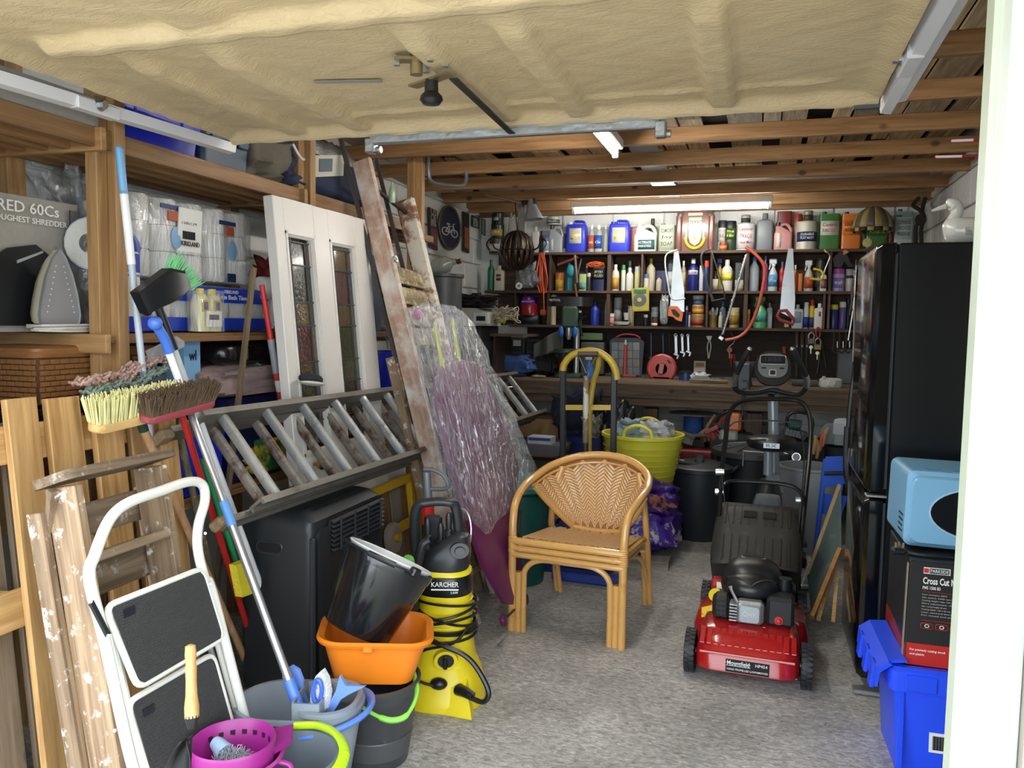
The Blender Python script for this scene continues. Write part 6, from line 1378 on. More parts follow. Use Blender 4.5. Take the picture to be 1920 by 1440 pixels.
def good(name,kind,x0,x1,yt,sh,col,cap,lab,label,cat=None,tx=None,txc='e8e8e0',yo=0,group=None,z0=None,lx=(0,1),lz=(.15,.62),rough=.35):
    Yc = 6.645+yo; a,b_ = P(x0,500,Y=Yc-.04),P(x1,500,Y=Yc-.04); x,w_ = (a.x+b_.x)/2,b_.x-a.x
    z = SZ[sh] if z0 is None else z0; h = max(.03,P((x0+x1)/2,yt,Y=Yc).z-z)
    d_ = min(.15,w_ if kind in ('can','bottle','jar','aero','spray') else w_*.6)
    t = wthing(name,label,cat or name.split('_')[-1],(x,Yc,z),group or {'t': 'containers on the top back shelf','m': 'containers on the middle back shelf','l': 'containers on the lower back shelf'}[sh])
    m_ = pl(col,rough) if isinstance(col,str) else col; cm = pl(cap,.4) if cap else None; g = G(); top = h
    R_ = lambda z_,k=1,kd='round': body_ring(kd,x,Yc,w_,d_,z+z_,k)
    if kind == 'can':
        tin = pl('b9bbba',.25,metal=.8)
        part('body',g.loft([R_(.001),R_(.006,1.02),R_(.01),R_(h-.012),R_(h-.006,1.02),R_(h-.002,.98),R_(h-.006,.9)]),m_,t)
        if cap: part('lid',G().loft([R_(h-.008,.99),R_(h,.96),R_(h+.002,.9)]),cm,t)
        rk_ = 'round'
    elif kind == 'bottle':
        part('body',g.loft([R_(.001,.94),R_(.008),R_(h*.62),R_(h*.72,.9),R_(h*.82,.42),R_(h*.86,.36)]),m_,t); part('cap',G().loft([R_(h*.85,.42),R_(h*.99,.42),R_(h,.36)]),cm,t); rk_ = 'round'
    elif kind == 'flat':       # flat shouldered bottle
        part('body',g.loft([R_(.001,.95,'sq'),R_(.008,1,'sq'),R_(h*.74,1,'sq'),R_(h*.8,.9,'sq'),R_(h*.84,.35,'sq')]),m_,t); part('cap',G().loft([R_(h*.83,.36),R_(h*.99,.34),R_(h,.28)]),cm,t); rk_ = 'sq'
    elif kind == 'jar':
        part('body',g.loft([R_(.001,.95),R_(.008),R_(h*.72),R_(h*.78,.92)]),m_,t); part('lid',G().loft([R_(h*.76,.97),R_(h*.98,.97),R_(h,.9)]),cm,t); rk_ = 'round'
    elif kind == 'aero':
        part('body',g.loft([R_(.001,.96),R_(.006),R_(h*.78),R_(h*.83,.8)]),m_,t); part('cap',G().loft([R_(h*.79,.93),R_(h*.97,.9),R_(h,.8)]),cm,t); rk_ = 'round'
    elif kind == 'box':
        part('body',g.loft([R_(.001,1,'sq'),R_(h,1,'sq')]),m_,t,smooth=20); rk_ = 'sq'
        if cap: part('cap',G().cyl((x-w_*.25,Yc,z+h),(x-w_*.25,Yc,z+h+.018),.016),cm,t)
    elif kind in ('jerry','jug'):
        if kind == 'jerry':
            part('body',g.loft([R_(.001,.94,'sq'),R_(.012,1,'sq'),R_(h*.80,1,'sq'),R_(h*.87,.92,'sq'),[(p[0]-w_*.0,p[1],p[2]) for p in R_(h*.885,.55,'sq')]]),m_,t)
            part('handle',G().tube(smoothpath([(x-w_*.12,Yc,z+h*.86),(x-w_*.10,Yc,z+h*.965),(x+w_*.12,Yc,z+h*.97),(x+w_*.34,Yc,z+h*.95),(x+w_*.4,Yc,z+h*.84)],5),w_*.065,8),m_,t)
            part('cap',G().cyl((x-w_*.32,Yc,z+h*.84),(x-w_*.32,Yc,z+h*.955),w_*.12,n=14),cm,t)
        else:
            part('body',g.loft([R_(.001,.95,'sq'),R_(.01,1,'sq'),R_(h*.58,1,'sq'),[(x+(q_[0]-x)*.8-w_*.04,q_[1],q_[2]) for q_ in R_(h*.68,.95,'sq')],[(x-w_*.28+(q_[0]-x)*.3,Yc+(q_[1]-Yc)*.5,q_[2]) for q_ in R_(h*.86,1,'sq')]]),m_,t)
            part('handle',G().tube(smoothpath([(x-w_*.2,Yc,z+h*.82),(x+w_*.02,Yc,z+h*.93),(x+w_*.28,Yc,z+h*.88),(x+w_*.42,Yc,z+h*.7),(x+w_*.42,Yc,z+h*.52)],5),w_*.085,8),m_,t)
            part('cap',G().cyl((x-w_*.28,Yc,z+h*.85),(x-w_*.28,Yc,z+h),w_*.13,n=14),cm,t)
        rk_ = 'sq'
    elif kind == 'spray':
        part('body',g.loft([R_(.001,.95),R_(.008),R_(h*.45,.98),R_(h*.6,.7),R_(h*.72,.32),R_(h*.78,.28)]),m_,t)
        hd = part('trigger_head',G().box((x-w_*.05,Yc,z+h*.90),(w_*.75,w_*.4,h*.16),bev=.006).box((x-.0,Yc,z+h*.79),(w_*.36,w_*.36,h*.08),bev=.003),cm,t)
        part('trigger',G().bar((x-w_*.3,Yc,z+h*.84),(x-w_*.42,Yc,z+h*.66),.008,.01),cm,hd); rk_ = 'round'
    if lab:
        kk = (1.02 if rk_ == 'round' else 1.0); f0,f1 = lz; dy = -.0025
        half = [p for p in body_ring(rk_,x,Yc,w_*kk,d_*kk,0) if p[1] < Yc-d_*.12]; half.sort(key=lambda p: p[0])
        xl,xr = x-w_/2+w_*lx[0],x-w_/2+w_*lx[1]; half = [p for p in half if xl-.001 <= p[0] <= xr+.001] if rk_ == 'round' else [(xl+w_*.06,Yc-d_/2+dy,0),(xr-w_*.06,Yc-d_/2+dy,0)]
        if len(half) >= 2:
            lp = part('label',G().loft([[(p[0],p[1]+(dy if rk_ == 'round' else 0),z+h*f) for p in half] for f in (f0,f1)],cap=False,closed=False),pl(lab,.5),t,solid=.001)
            if tx:
                tl = tx if isinstance(tx,(list,tuple)) else [tx]; wl_ = (half[-1][0]-half[0][0])*(.8 if rk_ != 'round' else .66); hl = h*(f1-f0)/(len(tl)+.6)
                for i_,s_ in enumerate(tl): text(s_,wl_,min(hl*.62,wl_*.5),face((x-wl_/2,Yc-d_/2*kk-.005,z+h*f1-hl*(i_+1.0)),(1,0,0),(0,0,1)),pl(txc,.5),t,ex=.0003)
    return t
L = good
# top shelf
L('paint_tin','can',915,942,447,'t','2a2c2e','1c1d1f','c9c9c4','black and white tin at the bottom of the stack of three',tx='1001')
L('paint_tin','can',918,941,421,'t','1e1f1c','1a1a1a','b09838','black and gold tin, middle of the stack of three',z0=P(929,447,Y=6.645).z,tx='10 YEAR')
L('paint_tin','can',919,940,400,'t','1d2b26','16201c','b4b0a2','dark green tin on top of the stack of three',z0=P(929,421,Y=6.645).z,lz=(.3,.6),lx=(.3,.7))
L('milk_jug','jug',950,968,399,'t','b9b6aa','8a8a84',None,'off-white plastic jug behind the hanging iron basket',yo=.04)
L('sealant_bottle','flat',995,1008,425,'t','cfcfc9','d9d9d4',None,'slim white bottle right of the hanging iron basket')
L('dark_bottle','bottle',1008,1016,433,'t','1c1e22','141518',None,'small black bottle left of the grey handled jug')
L('wax_pot','jar',1015,1026,446,'t','c9ccd0','3c6ca8','8fa9c8','small white pot with a blue lid left of the grey jug',yo=-.03)
L('antifreeze_jug','jug',1026,1053,423,'t','9aa0a5','3a3c40','c8c8c2','grey jug with a handle under a silver tin',lx=(.1,.45),lz=(.1,.5))
L('silver_tin','can',1022,1048,407,'t','a8a9a4','8e8f8c','55585a','silver tin balanced on the grey jug',z0=P(1035,423,Y=6.645).z+.002,tx='FILLER')
L('silver_bottle','bottle',1052,1060,415,'t','a9adb0','c9ccd0','3c4c6c','slim silver bottle left of the first blue jerrycan',yo=.03)
L('blue_jerrycan','jerry',1060,1097,414,'t','2a34c0','d9dbe0','d9d9c8','blue cleaner jerrycan with yellow label, left of the clear bottles',cat='jerrycan',tx=['CLEANER','MULTI'],txc='c9a81c',lx=(.12,.85),lz=(.28,.75))
L('clear_bottle','bottle',1100,1112,422,'t','9aa09a','e0e0dc','b8553c','clear bottle with an orange-red label between the blue jerrycans',tx='WS')
L('clear_bottle','bottle',1112,1127,422,'t','a4aaa4','e0e0dc','2f52a8','clear bottle with a blue label between the blue jerrycans',tx='Cle')
L('clear_bottle','bottle',1128,1138,422,'t','9ea49e','e0e0dc',None,'unlabelled clear bottle just left of the second blue jerrycan',yo=.03)
L('blue_jerrycan','jerry',1140,1179,413,'t','2a34c0','2a34c0','d9d9c8','blue cleaner jerrycan next to the cream wash and wax jug',cat='jerrycan',tx=['CLEANER','MULTI'],txc='c9a81c',lx=(.12,.85),lz=(.28,.75))
L('red_can','box',1180,1192,427,'t','8c2a22',None,None,'dark red can half hidden behind the cream jug',yo=.05,cat='can')
L('brown_bottle','bottle',1212,1229,410,'t','2c1f1a','181312',None,'tall brown bottle standing behind the cream jug',yo=.07)
L('wash_and_wax_jug','jug',1187,1229,420,'t','d8d4c2','d8d4c2','2c5a66','cream jug with a teal wash and wax label',tx=['ULTIMATE','WASH & WAX'],lx=(.15,1),lz=(.08,.42))
L('soap_tin','box',1233,1264,423,'t','8fa38c','6f8068','c5ccb4','pale sage green tin beside the toy jukebox',cat='tin',tx=['COMFORT','Jay','SOAP'],txc='2e3c34',lz=(.08,.95))
L('slug_tub','jar',1343,1361,414,'t','c6c6c0','2a2a28','b9b9b2','pale tub with black lettering behind the slug pellets',tx='SL',txc='1c1c1c',yo=.03,lz=(.3,.7))
L('slug_killer','jar',1357,1378,415,'t','2a3f28','17181a','2f4f26','dark green slug killer canister with yellow print',tx=['Slug','Killer'],txc='d3d046',cat='canister',lz=(.38,.74))
L('orange_tin','can',1347,1362,455,'t','8c3420','b04a28','c27a3c','small orange-red tin in front of the slug killer',yo=-.06)
L('vinyl_paint_tin','can',1378,1415,420,'t','b9bbc0','5c5f62','cfd0d2','white and blue emulsion paint tin with a small tin on it',tx=['Leyland','TRADE','Vinyl Matt'],txc='9a3038',lz=(.06,.92))
L('small_white_tin','can',1386,1404,404,'t','86837c','4a4a48','2c2c2c','small tin balanced on the white and blue paint tin',z0=P(1396,420,Y=6.645).z)
L('grey_oil_jug','flat',1416,1447,400,'t','6f7478','55595c',None,'dark grey tapering oil jug with a pointed top',cat='jug')
L('red_carton','box',1454,1481,397,'t','6e211f',None,None,'dark red carton behind the pink jug',yo=.07,cat='box')
L('pink_jug','jug',1449,1483,417,'t','c08a88','2c2c2e','d8d4c6','translucent pink jug with a narrow white label',lx=(.1,.45),lz=(.1,.6))
L('screw_jar','jar',1485,1502,402,'t','7a5a4c','8c2f22',None,'clear jar of screws with a red lid',yo=.03)
L('matt_paint_tin','can',1491,1530,416,'t','b4b1a0','4c4f50','1f2c5c','silver paint tin with a navy durable flat matt band',tx=['DURABLE','FLAT MATT'],lz=(.28,.62),yo=-.02)
L('small_tin','can',1503,1521,396,'t','8c7c5c','4a3c2c','3c3428','small cream tin on top of the flat matt paint',z0=P(1511,416,Y=6.625).z)
L('oil_tin','box',1533,1572,402,'t','35702c','2a2c2a','c9cbc0','green and white Castrol-lettered oil tin'.replace('Castrol-lettered ','square '),cat='tin',tx=['Castrol','SURECOAT'],txc='b02a26',lz=(.4,.8))
L('degreaser_tin','box',1575,1612,402,'t','d0701e','3a2a1c','d0701e','orange square degreaser tin with a black logo',cat='tin',tx=['GUNK','AUTOMOTIVE'],txc='1c1a18',lz=(.4,.82))
L('green_carton','box',1621,1662,428,'t','2f6a26',None,'2f6a26','green carton with yellow print under the striped balloon',cat='box',tx='MOWER OIL',txc='d5d24a',lz=(.6,.95))
L('red_pot','jar',1663,1672,428,'t','8c3a34','6c2a26',None,'thin red pot between green carton and wood preserver')
L('wood_preserver_tin','box',1674,1709,408,'t','a9b4b0','4c5c58','b9c4bf','pale grey-green wood preserver tin at the shelf end',cat='tin',tx=['CUPRINOL','WOOD','PRESERVER'],txc='24403c',lz=(.3,.96))
L('wood_preserver_tin','box',1676,1707,397,'t','8fa6a0','3c4c48',None,'second preserver tin standing behind the pale one',cat='tin',yo=.08)
# middle shelf
L('green_bottle','bottle',912,924,487,'m','1f6a4c','1f6a4c',None,'slim green bottle at the far left of the middle shelf')
L('cream_bottle','flat',925,943,498,'m','c8c2ae','c8c2ae','6c2a26','cream square bottle with a red label next to the green bottle',tx='AUTO',lx=(.2,.8),lz=(.4,.65))
L('drain_tub','can',1040,1056,512,'m','c8742a','b04a30','c9a83c','orange and yellow drum with a pale red lid, left bay')
L('teal_bottle','bottle',1058,1072,494,'m','1f6f7c','1c5a66',None,'teal bottle behind the hanging clamp',rough=.3)
L('seed_box','box',1085,1098,514,'m','a9c07a',None,'5f9a9a','green and white carton beside the dark disinfectant can',cat='box',lz=(.1,.5))
L('dark_spray','aero',1099,1107,512,'m','2a2c38','c9c4a8',None,'small dark aerosol left of the disinfectant can')
L('blue_pump','bottle',1094,1104,494,'m','26346c','d0c890',None,'dark blue bottle with a cream cap behind the carton',yo=.07)
L('disinfectant_can','box',1111,1134,503,'m','1b2450','1b2450','20284c','navy disinfectant can with yellow lettering',cat='can',tx=['JEYES','FLUID'],txc='d8d444',lz=(.5,.95))
L('oil_bottle','bottle',1146,1160,496,'m','d0c9b8','e2e0da','b98a2e','white bottle with a gold label, first in its bay',lz=(.08,.5))
L('green_capped_tube','aero',1164,1172,497,'m','c9cfc0','1f8a3c',None,'white tube with a green cap')
L('red_capped_bottle','bottle',1163,1171,491,'m','8c7a4c','9a2c26',None,'slim bottle with a dark red cap behind the green-capped tube',yo=.06)
L('white_bottle','bottle',1173,1187,502,'m','d5d3ca','e2e2de',None,'plain white bottle in the bay of the gold-labelled one')
L('black_capped_bottle','bottle',1174,1186,489,'m','55565a','dadad6',None,'grey bottle with a white cap behind the plain white one',yo=.06)
L('yellow_tube','aero',1189,1199,500,'m','c9c48c','c9c9c2',None,'pale yellow aerosol at the right of its bay')
L('red_capped_bottle','bottle',1193,1201,489,'m','c2b8a6','a83430',None,'bottle with a bright red cap behind the yellow aerosol',yo=.06)
L('blue_capped_bottle','jar',1205,1216,514,'m','d2d0c8','3f5c8c',None,'small white bottle with a blue lid, second bay')
L('glue_bottle','bottle',1211,1228,485,'m','c0b49c','d8b42c',None,'wood glue bottle with a flared yellow cap',yo=.05)
L('beige_bottle','bottle',1230,1241,517,'m','b9b09a','8c4038',None,'squat beige bottle before a blue box')
L('blue_box','box',1229,1252,508,'m','27345c',None,None,'dark blue box at the back of the hacksaw bay',cat='box',yo=.07)
L('striped_tin','can',1251,1263,487,'m','4c5a66','8c9298','b9bcc0','tall grey tin behind the silver saw',yo=.05)
L('white_capped_bottle','bottle',1276,1286,489,'m','8c8072','dcdad6','c0a888','brown bottle with a white cap right of the silver saw')
L('dark_blue_bottle','bottle',1290,1309,485,'m','1b2370','e6e6e4','c9cbd8','deep blue bottle with a pink and white label',tx='CARAMEL'[:5],txc='b03c80',lz=(.5,.64))
L('pale_tube','aero',1311,1319,498,'m','b8bcc8','c9c9cc',None,'pale grey tube behind the black hacksaw')
L('red_capped_spray','aero',1320,1330,489,'m','2a3468','d8482c',None,'blue aerosol with a red-orange cap behind the black hacksaw')
L('brown_jar','bottle',1335,1348,508,'m','2a1c16','1c1512','d8d4c6','small brown jar with a cream label in the third bay',lz=(.1,.6))
L('yellow_trigger','spray',1342,1357,483,'m','c9a42c','2f4f94',None,'yellow bottle with a blue trigger behind the brown jar',yo=.06)
L('spirit_bottle','bottle',1353,1374,487,'m','d6d4c8','e6e4de','d0c43c','white spirit bottle with a yellow band',cat='bottle',lz=(.35,.55))
L('grey_carton','box',1378,1396,493,'m','3a3a3a',None,'c2c0b4','dark grey carton with a cream base behind the pruning saw',cat='box',yo=.04,lz=(.02,.4))
L('water_bottle','bottle',1405,1424,481,'m','aab4bc','2f74b8',None,'clear bottle with a bright blue cap',rough=.12)
L('pink_bottle','bottle',1430,1440,480,'m','b03c84','5fa0b0',None,'tall pink bottle behind the orange bow saw')
L('bathroom_spray','spray',1441,1460,484,'m','c6d4da','d8e2e8','5f9cc8','white trigger spray with a blue label',tx='Pro',lz=(.15,.5))
L('blue_red_bottle','bottle',1462,1473,491,'m','a83430','3a4c9c','b02c2c','red bottle with blue shoulders left of the hand saw')
L('amber_bottle','bottle',1488,1497,497,'m','b85a24','e2e0d8',None,'amber bottle with a white cap right of the hand saw')
L('orange_pack','box',1498,1506,513,'m','d8781e',None,None,'small orange pack right of the hand saw',cat='pack')
L('plant_spray','spray',1509,1527,487,'m','d4cfc4','d9d9d6','b9552e','white trigger spray with a small coloured label',lz=(.1,.45))
L('black_tin','can',1528,1551,486,'m','2c2c2a','8c8c86','55554c','black tin behind the yellow junior hacksaw',yo=.05,tx='GLOSS')
L('white_oil','flat',1540,1552,509,'m','c9c9c4','dcdcd8','8c5c5c','small white bottle below the yellow junior hacksaw',yo=-.04)
L('wipes_tub','jar',1561,1586,504,'m','b9b4d8','b84aa0','9a86c8','pink and lilac wipes tub in the right bay',cat='tub',tx='wash',lz=(.15,.6))
L('grease_jar','jar',1587,1603,505,'m','b9b8b0','a9adb0','2a2a2a','pale grey jar with a dark band in the right bay',lz=(.6,.72))
# lower shelf
L('sweet_tin','can',974,1008,570,'l','8c1c20','8c1c20',None,'shiny red round tin in the left bay',cat='tin',z0=1.492,rough=.2)
L('sweet_tin','can',976,1006,556,'l','5a1f78','4a1868','6c2c90','shiny purple sweet tin on the red one',cat='tin',z0=1.492+.085,tx='Quality',rough=.2)
t = L('drawer_box','box',972,1013,590,'l','1c2226',None,'20282e','small black drawer unit with a ring handle in the left bay',cat='drawer',lz=(.08,.92))
L('paper_roll','can',1031,1042,553,'l','b0a68c','a0967c',None,'cream roll standing behind the drill press',cat='roll')
L('blue_cone_bottle','bottle',1107,1125,566,'l','23369a','23369a',None,'tapering royal blue bottle right of the drill press')
L('grey_tube','aero',1134,1142,563,'l','7a7f78','8a8f88',None,'upright greenish-grey tube at the thick divider')
L('white_canister','jar',1151,1167,558,'l','a4a8a6','b0b4b2','8c8f8c','grey-white canister behind the small pink bottle',yo=.05)
L('pink_pill_bottle','jar',1142,1153,588,'l','b8746a','d8d4cc','c88a80','small pink bottle with a white lid',yo=-.05)
L('cream_cup','can',1178,1190,573,'l','b8ae8c',None,None,'cream beaker left of the yellow scraper card',yo=.02)
L('paste_jar','jar',1222,1236,576,'l','8f9496','7a7e80',None,'tall metal jar right of the yellow card')
L('pot_of_glue','jar',1223,1236,594,'l','5a2c26','3a3a3c','c9c4b4','small dark jar in front of the metal jar',yo=-.07,lz=(.05,.35))
L('black_pot','jar',1208,1216,590,'l','2a2a2c','cfcfcb',None,'tiny black pot with a white cap',yo=-.03)
L('marker_pen','aero',1287,1292,573,'l','2c3470','d4d4d0',None,'dark blue marker standing beside the tins of varnish',cat='pen')
L('marker_pen','aero',1293,1297,585,'l','c9c9c8','8c2c2c',None,'short white marker beside the tins of varnish',cat='pen')
L('varnish_tin','can',1298,1324,590,'l','9a8348','8a8a80','8c2e2a','gold and red varnish tin at the foot of the stack',cat='tin')
L('varnish_tin','can',1299,1323,573,'l','b07c34','8a8a80','c08a3c','amber varnish tin in the middle of the stack',cat='tin',z0=P(1311,591,Y=6.645).z)
L('varnish_tin','can',1300,1322,554,'l','b9b5a8','6a6a66','5c7a9a','white and blue varnish tin topping the stack',cat='tin',z0=P(1311,574,Y=6.645).z)
t = L('brush_jar','can',1332,1348,590,'l','7a6034',None,None,'tin of old paint brushes standing bristle-up',cat='jar')
wi_ = t.location
for k in range(6): part('paint_brush',G().tube([wi_+V((-.02+.008*k,0,.06)),wi_+V((-.03+.012*k,.01*(k % 3-1),.13+.015*(k % 3)))],[.006,.009],8),[pl('9a8f74',.7),pl('6f8fa8',.6),pl('c9c9c4',.5)][k % 3],t)
L('blue_capped_jar','bottle',1351,1364,566,'l','55606c','2c74c8',None,'grey jar with a bright blue cap')
L('small_clear_vial','bottle',1350,1358,585,'l','aab09a','d6d6d2',None,'small clear vial in front of the blue-capped jar',yo=-.06)
L('adhesive_tub','jar',1370,1390,577,'l','b8a254','c4bfa8','8c7030','yellow adhesive tub with a pale lid',cat='tub')
L('small_amber','jar',1403,1410,580,'l','b86a24','c8b04a',None,'tiny amber jar behind the bow saw')
L('washing_up_spray','spray',1416,1443,555,'l','5fb07c','2c7a3c','4c9c8c','curvy green trigger spray bottle',tx='Fairy'[:0] or None,lz=(.2,.5))
L('white_tube','flat',1441,1452,568,'l','b4b8b8','9a9ea0',None,'pale bottle behind the green spray',yo=.05)
L('car_shampoo','flat',1489,1510,571,'l','d2d6da','d8dade','a8bcd0','pale bottle with a soft blue label right of the hand saw handle',lx=(.2,.9),lz=(.25,.7))
L('blue_white_can','aero',1511,1521,567,'l','c9ccd4','d8d8d8','2a3a8c','white and blue aerosol in the right-hand bay',lz=(.05,.45))
L('red_capped_can','aero',1522,1532,562,'l','d0b424','b02c26','2c3470','yellow and blue aerosol with a red cap',lz=(.05,.4))
L('wax_bottle','flat',1531,1551,569,'l','d0cdc6','d8d5ce','8c4c50','square cream bottle with a small red emblem',lx=(.35,.65),lz=(.5,.68),yo=-.04)
L('yellow_capped_can','aero',1560,1577,571,'l','24346c','c8c43c',None,'navy aerosol with a mustard yellow cap')
L('purple_can','aero',1578,1592,566,'l','5c4a86','d2d2d0',None,'purple aerosol with a white nozzle')
L('dark_can','aero',1590,1600,559,'l','1f2c34','15181c',None,'dark aerosol behind the purple one',yo=.06)
# toy jukebox
a_,b_ = P(1268,471,Y=6.60),P(1338,471,Y=6.60); jx,jw = (a_.x+b_.x)/2,b_.x-a_.x; jh = P(1303,395,Y=6.60).z-2.025; JY = 6.58
t = wthing('toy_jukebox','brown and chrome miniature jukebox in the middle of the top back shelf','jukebox',(jx,JY,2.025))
JB = pm('jukebox_brown',C('6c4438'),.25,0,.1,12,coat=.4); z = 2.025
part('cabinet',G().loft([[(jx+p.x,JY+.05+p.y,zz) for p in rr(jw*k,.13,.02)] for zz,k in ((z,.98),(z+jh*.88,.98),(z+jh*.97,.9),(z+jh,.75))]),JB,t)
for s_ in (-1,1):
    part('side_column',G().tube([(jx+s_*jw*.43,JY-.01,z),(jx+s_*jw*.43,JY-.01,z+jh*.86)],.026,12),JB,t)
    part('chrome_cap',G().tube([(jx+s_*jw*.40,JY-.01,z+jh*.84),(jx+s_*jw*.40,JY-.01,z+jh*.93),(jx+s_*jw*.36,JY-.01,z+jh*.98)],[.029,.027,.018],12),pm('aged_chrome',C('b9b4a8'),.2,.9,.3,80),t)
    part('light_strip',G().box((jx+s_*jw*.225,JY-.022,z+jh*.48),(.018,.01,jh*.4),bev=.003),pl('8fb0a0',.3),t)
part('grille',G().loft([[(jx+p[0]*jw,JY-.018-d_,z+p[1]*jh) for p in ((-.17,.72),(.17,.72),(.17,.35),(.12,.2),(0,.12),(-.12,.2),(-.17,.35))] for d_ in (0,.01)]),pm('ivory_grille',C('b4ab94'),.4,0,.35,90),t)
part('arch',G().tube([(jx+jw*.25*cos(a),JY-.028,z+jh*.33+jh*.27*sin(a)) for a in [pi+pi*k/16 for k in range(17)]],.0125,8),pl('c0a828',.35),t)
part('arch_dot',G().cyl((jx,JY-.026,z+jh*.31),(jx,JY-.036,z+jh*.31),.013,n=14),pl('b89a4c',.3),t)
part('display_panel',G().box((jx,JY-.02,z+jh*.78),(jw*.36,.012,jh*.09),bev=.003),pl('7a8f86',.3),t)
part('gold_bar',G().box((jx,JY-.03,z+jh*.745),(jw*.28,.008,.012),bev=.002),pl('b59c5c',.3,metal=.5),t)
part('name_plate',G().box((jx,JY-.022,z+jh*.895),(jw*.38,.012,jh*.07),bev=.002),pl('c0b49c',.4),t)
text('JUKE BOX',jw*.3,jh*.04,face((jx-jw*.15,JY-.0295,z+jh*.875),(1,0,0),(0,0,1)),pl('5a3a30',.4),t)
for k in (-1,0,1): part('button',G().cyl((jx+k*.022,JY-.028,z+jh*.69),(jx+k*.022,JY-.034,z+jh*.69),.005,n=10),BLACK,t)
# striped balloon model
bc = P(1636,428,Y=6.52); bw = (P(1675,428,Y=6.52)-P(1598,428,Y=6.52)).length/2; bh_ = P(1636,387,Y=6.52).z-bc.z
t = wthing('balloon_model','half-dome gold and grey striped hot air balloon model on the top shelf','model',(bc.x,bc.y,bc.z))
SA,SB_ = pm('gold_stripe',C('a8935a'),.4,0,.2,12,dirt=(C('5c4a30'),.62,.75,20)),pl('5c5a50',.45)
for k in range(16):
    a0,a1 = 2*pi*k/16,2*pi*(k+1)/16
    part('gore',G().lathe([(bw*sin(th)*1.0+1e-4,bh_*cos(th)) for th in [pi/2*(1-j/8) for j in range(9)]],bc,3,a0=a0,a1=a1,sy=.9),(SA,SB_)[k % 2],t,solid=.002)
    part('fringe_scallop',G().lathe([(bw*.97,-.028),(bw*1.0,-.02),(bw*1.0,.0)],bc,2,a0=a0+.03,a1=a1-.03,sy=.9),(pl('2c2824',.6),SA)[k % 2],t,solid=.003)
for k in range(6):
    a = pi+.3+k*.5; part('cord',G().tube([bc+V((bw*.9*cos(a),bw*.8*sin(a),-.03)),bc+V((.0+.02*cos(a),.02*sin(a),-.14))],.0012,4),pl('8a7a58',.7),t)
part('basket_disc',G().cyl(P(1626,455,Y=6.5),P(1626,455,Y=6.49),.033,n=20),pl('b0a060',.5),t)
# ---------------------------------------------------------------- things hanging on the back shelves and board
SAWS = pm('saw_steel',C('a9adae'),.3,.8,.15,12,dirt=(C('6d5f52'),.6,.8,14))
def flat(poly,Y,th=.003,y2=None): 
    a = [P(x,y,Y=Y) for x,y in poly]; return G().loft([a,[p+V((0,th,0)) for p in a]])
HY = 6.50
t = wthing('coping_frame_saw','silver-bladed hand saw with bent white guard and orange handle hanging between the first bays','saw',P(1270,480,Y=HY))
part('blade',flat([(1264,470),(1272,470),(1283,545),(1283,585),(1256,580),(1260,520)],HY),SAWS,t)
part('guard',G().tube(smoothpath([P(a,b,Y=HY-.01) for a,b in ((1270,468),(1252,475),(1247,490),(1252,530),(1260,560),(1285,560))],5),.006,8),pl('c9c9c4',.35),t)
part('handle',flat([(1254,574),(1270,574),(1281,588),(1278,603),(1268,600),(1262,594),(1252,592)],HY-.01,.025),pl('c8692c',.45),t)
part('handle_opening',flat([(1258,580),(1266,580),(1275,590),(1272,596),(1262,590)],HY-.0125,.004),pl('2c1c14',.6),t)
t = wthing('black_hacksaw','black-framed hacksaw with an open grip hanging right of the blue bottle','saw',P(1330,480,Y=HY))
part('frame',G().tube(smoothpath([P(a,b,Y=HY) for a,b in ((1331,467),(1318,474),(1315,490),(1325,530),(1333,555),(1336,565))],5),.008,8).tube([P(1333,468,Y=HY),P(1355,535,Y=HY),P(1359,555,Y=HY)],.006,8),pl('3a3c3e',.4,metal=.4),t)
part('grip',G().tube([P(a,b,Y=HY) for a,b in ((1332,545),(1357,543),(1359,560),(1338,564))],.009,8,loop=True),pl('2c2d2f',.5),t)
t = wthing('bow_saw','bow saw with an orange-red tubular frame and toothed blade hanging off the thick divider','saw',P(1400,500,Y=HY))
part('tube_frame',G().tube(smoothpath([P(a,b,Y=HY-.02) for a,b in ((1398,463),(1418,478),(1433,500),(1431,535),(1420,580),(1404,615),(1385,632),(1360,638))],6),.013,10),pl('b04a30',.35),t)
part('blade',G().grid(lambda u,v: P(1403,475,Y=HY-.02).lerp(P(1357,628,Y=HY-.02),u)+V((-.018*v-.008*(v)*(int(u*52) % 2),0,-.004*v)),52,1),SAWS,t,solid=.0015)
part('tension_lever',G().box(P(1352,634,Y=HY-.02),(.04,.015,.03),MX.Rotation(.6,3,'Y'),.004),STEEL,t)
t = wthing('hand_saw','wide rusty-grey hand saw with a red handle hanging above the pale bottles','saw',P(1480,470,Y=HY))
part('blade',flat([(1478,466),(1487,466),(1491,560),(1489,598),(1462,585),(1467,530)],HY),SAWS,t)
part('handle',G().tube([P(a,b,Y=HY-.01) for a,b in ((1461,583),(1474,582),(1489,600),(1487,608),(1462,600),(1458,592))],.014,8,loop=True),pl('8c3c40',.45),t)
t = wthing('junior_hacksaw','small yellow junior hacksaw hanging in the fourth bay','saw',P(1540,475,Y=HY))
part('frame',G().tube(smoothpath([P(a,b,Y=HY) for a,b in ((1545,468),(1552,474),(1556,482),(1549,500),(1544,515))],4),.005,8),STEEL,t)
part('grip',G().tube(smoothpath([P(a,b,Y=HY) for a,b in ((1525,504),(1540,508),(1543,518),(1538,524),(1518,522))],4),.009,8),pl('d8bc20',.4),t); part('tip',G().tube([P(1545,468,Y=HY),P(1550,473,Y=HY)],.007,8),pl('d8c43c',.4),t)
t = wthing('riveter_clamp','black pistol clamp with an orange tip hanging in the last bay','clamp',P(1578,470,Y=HY))
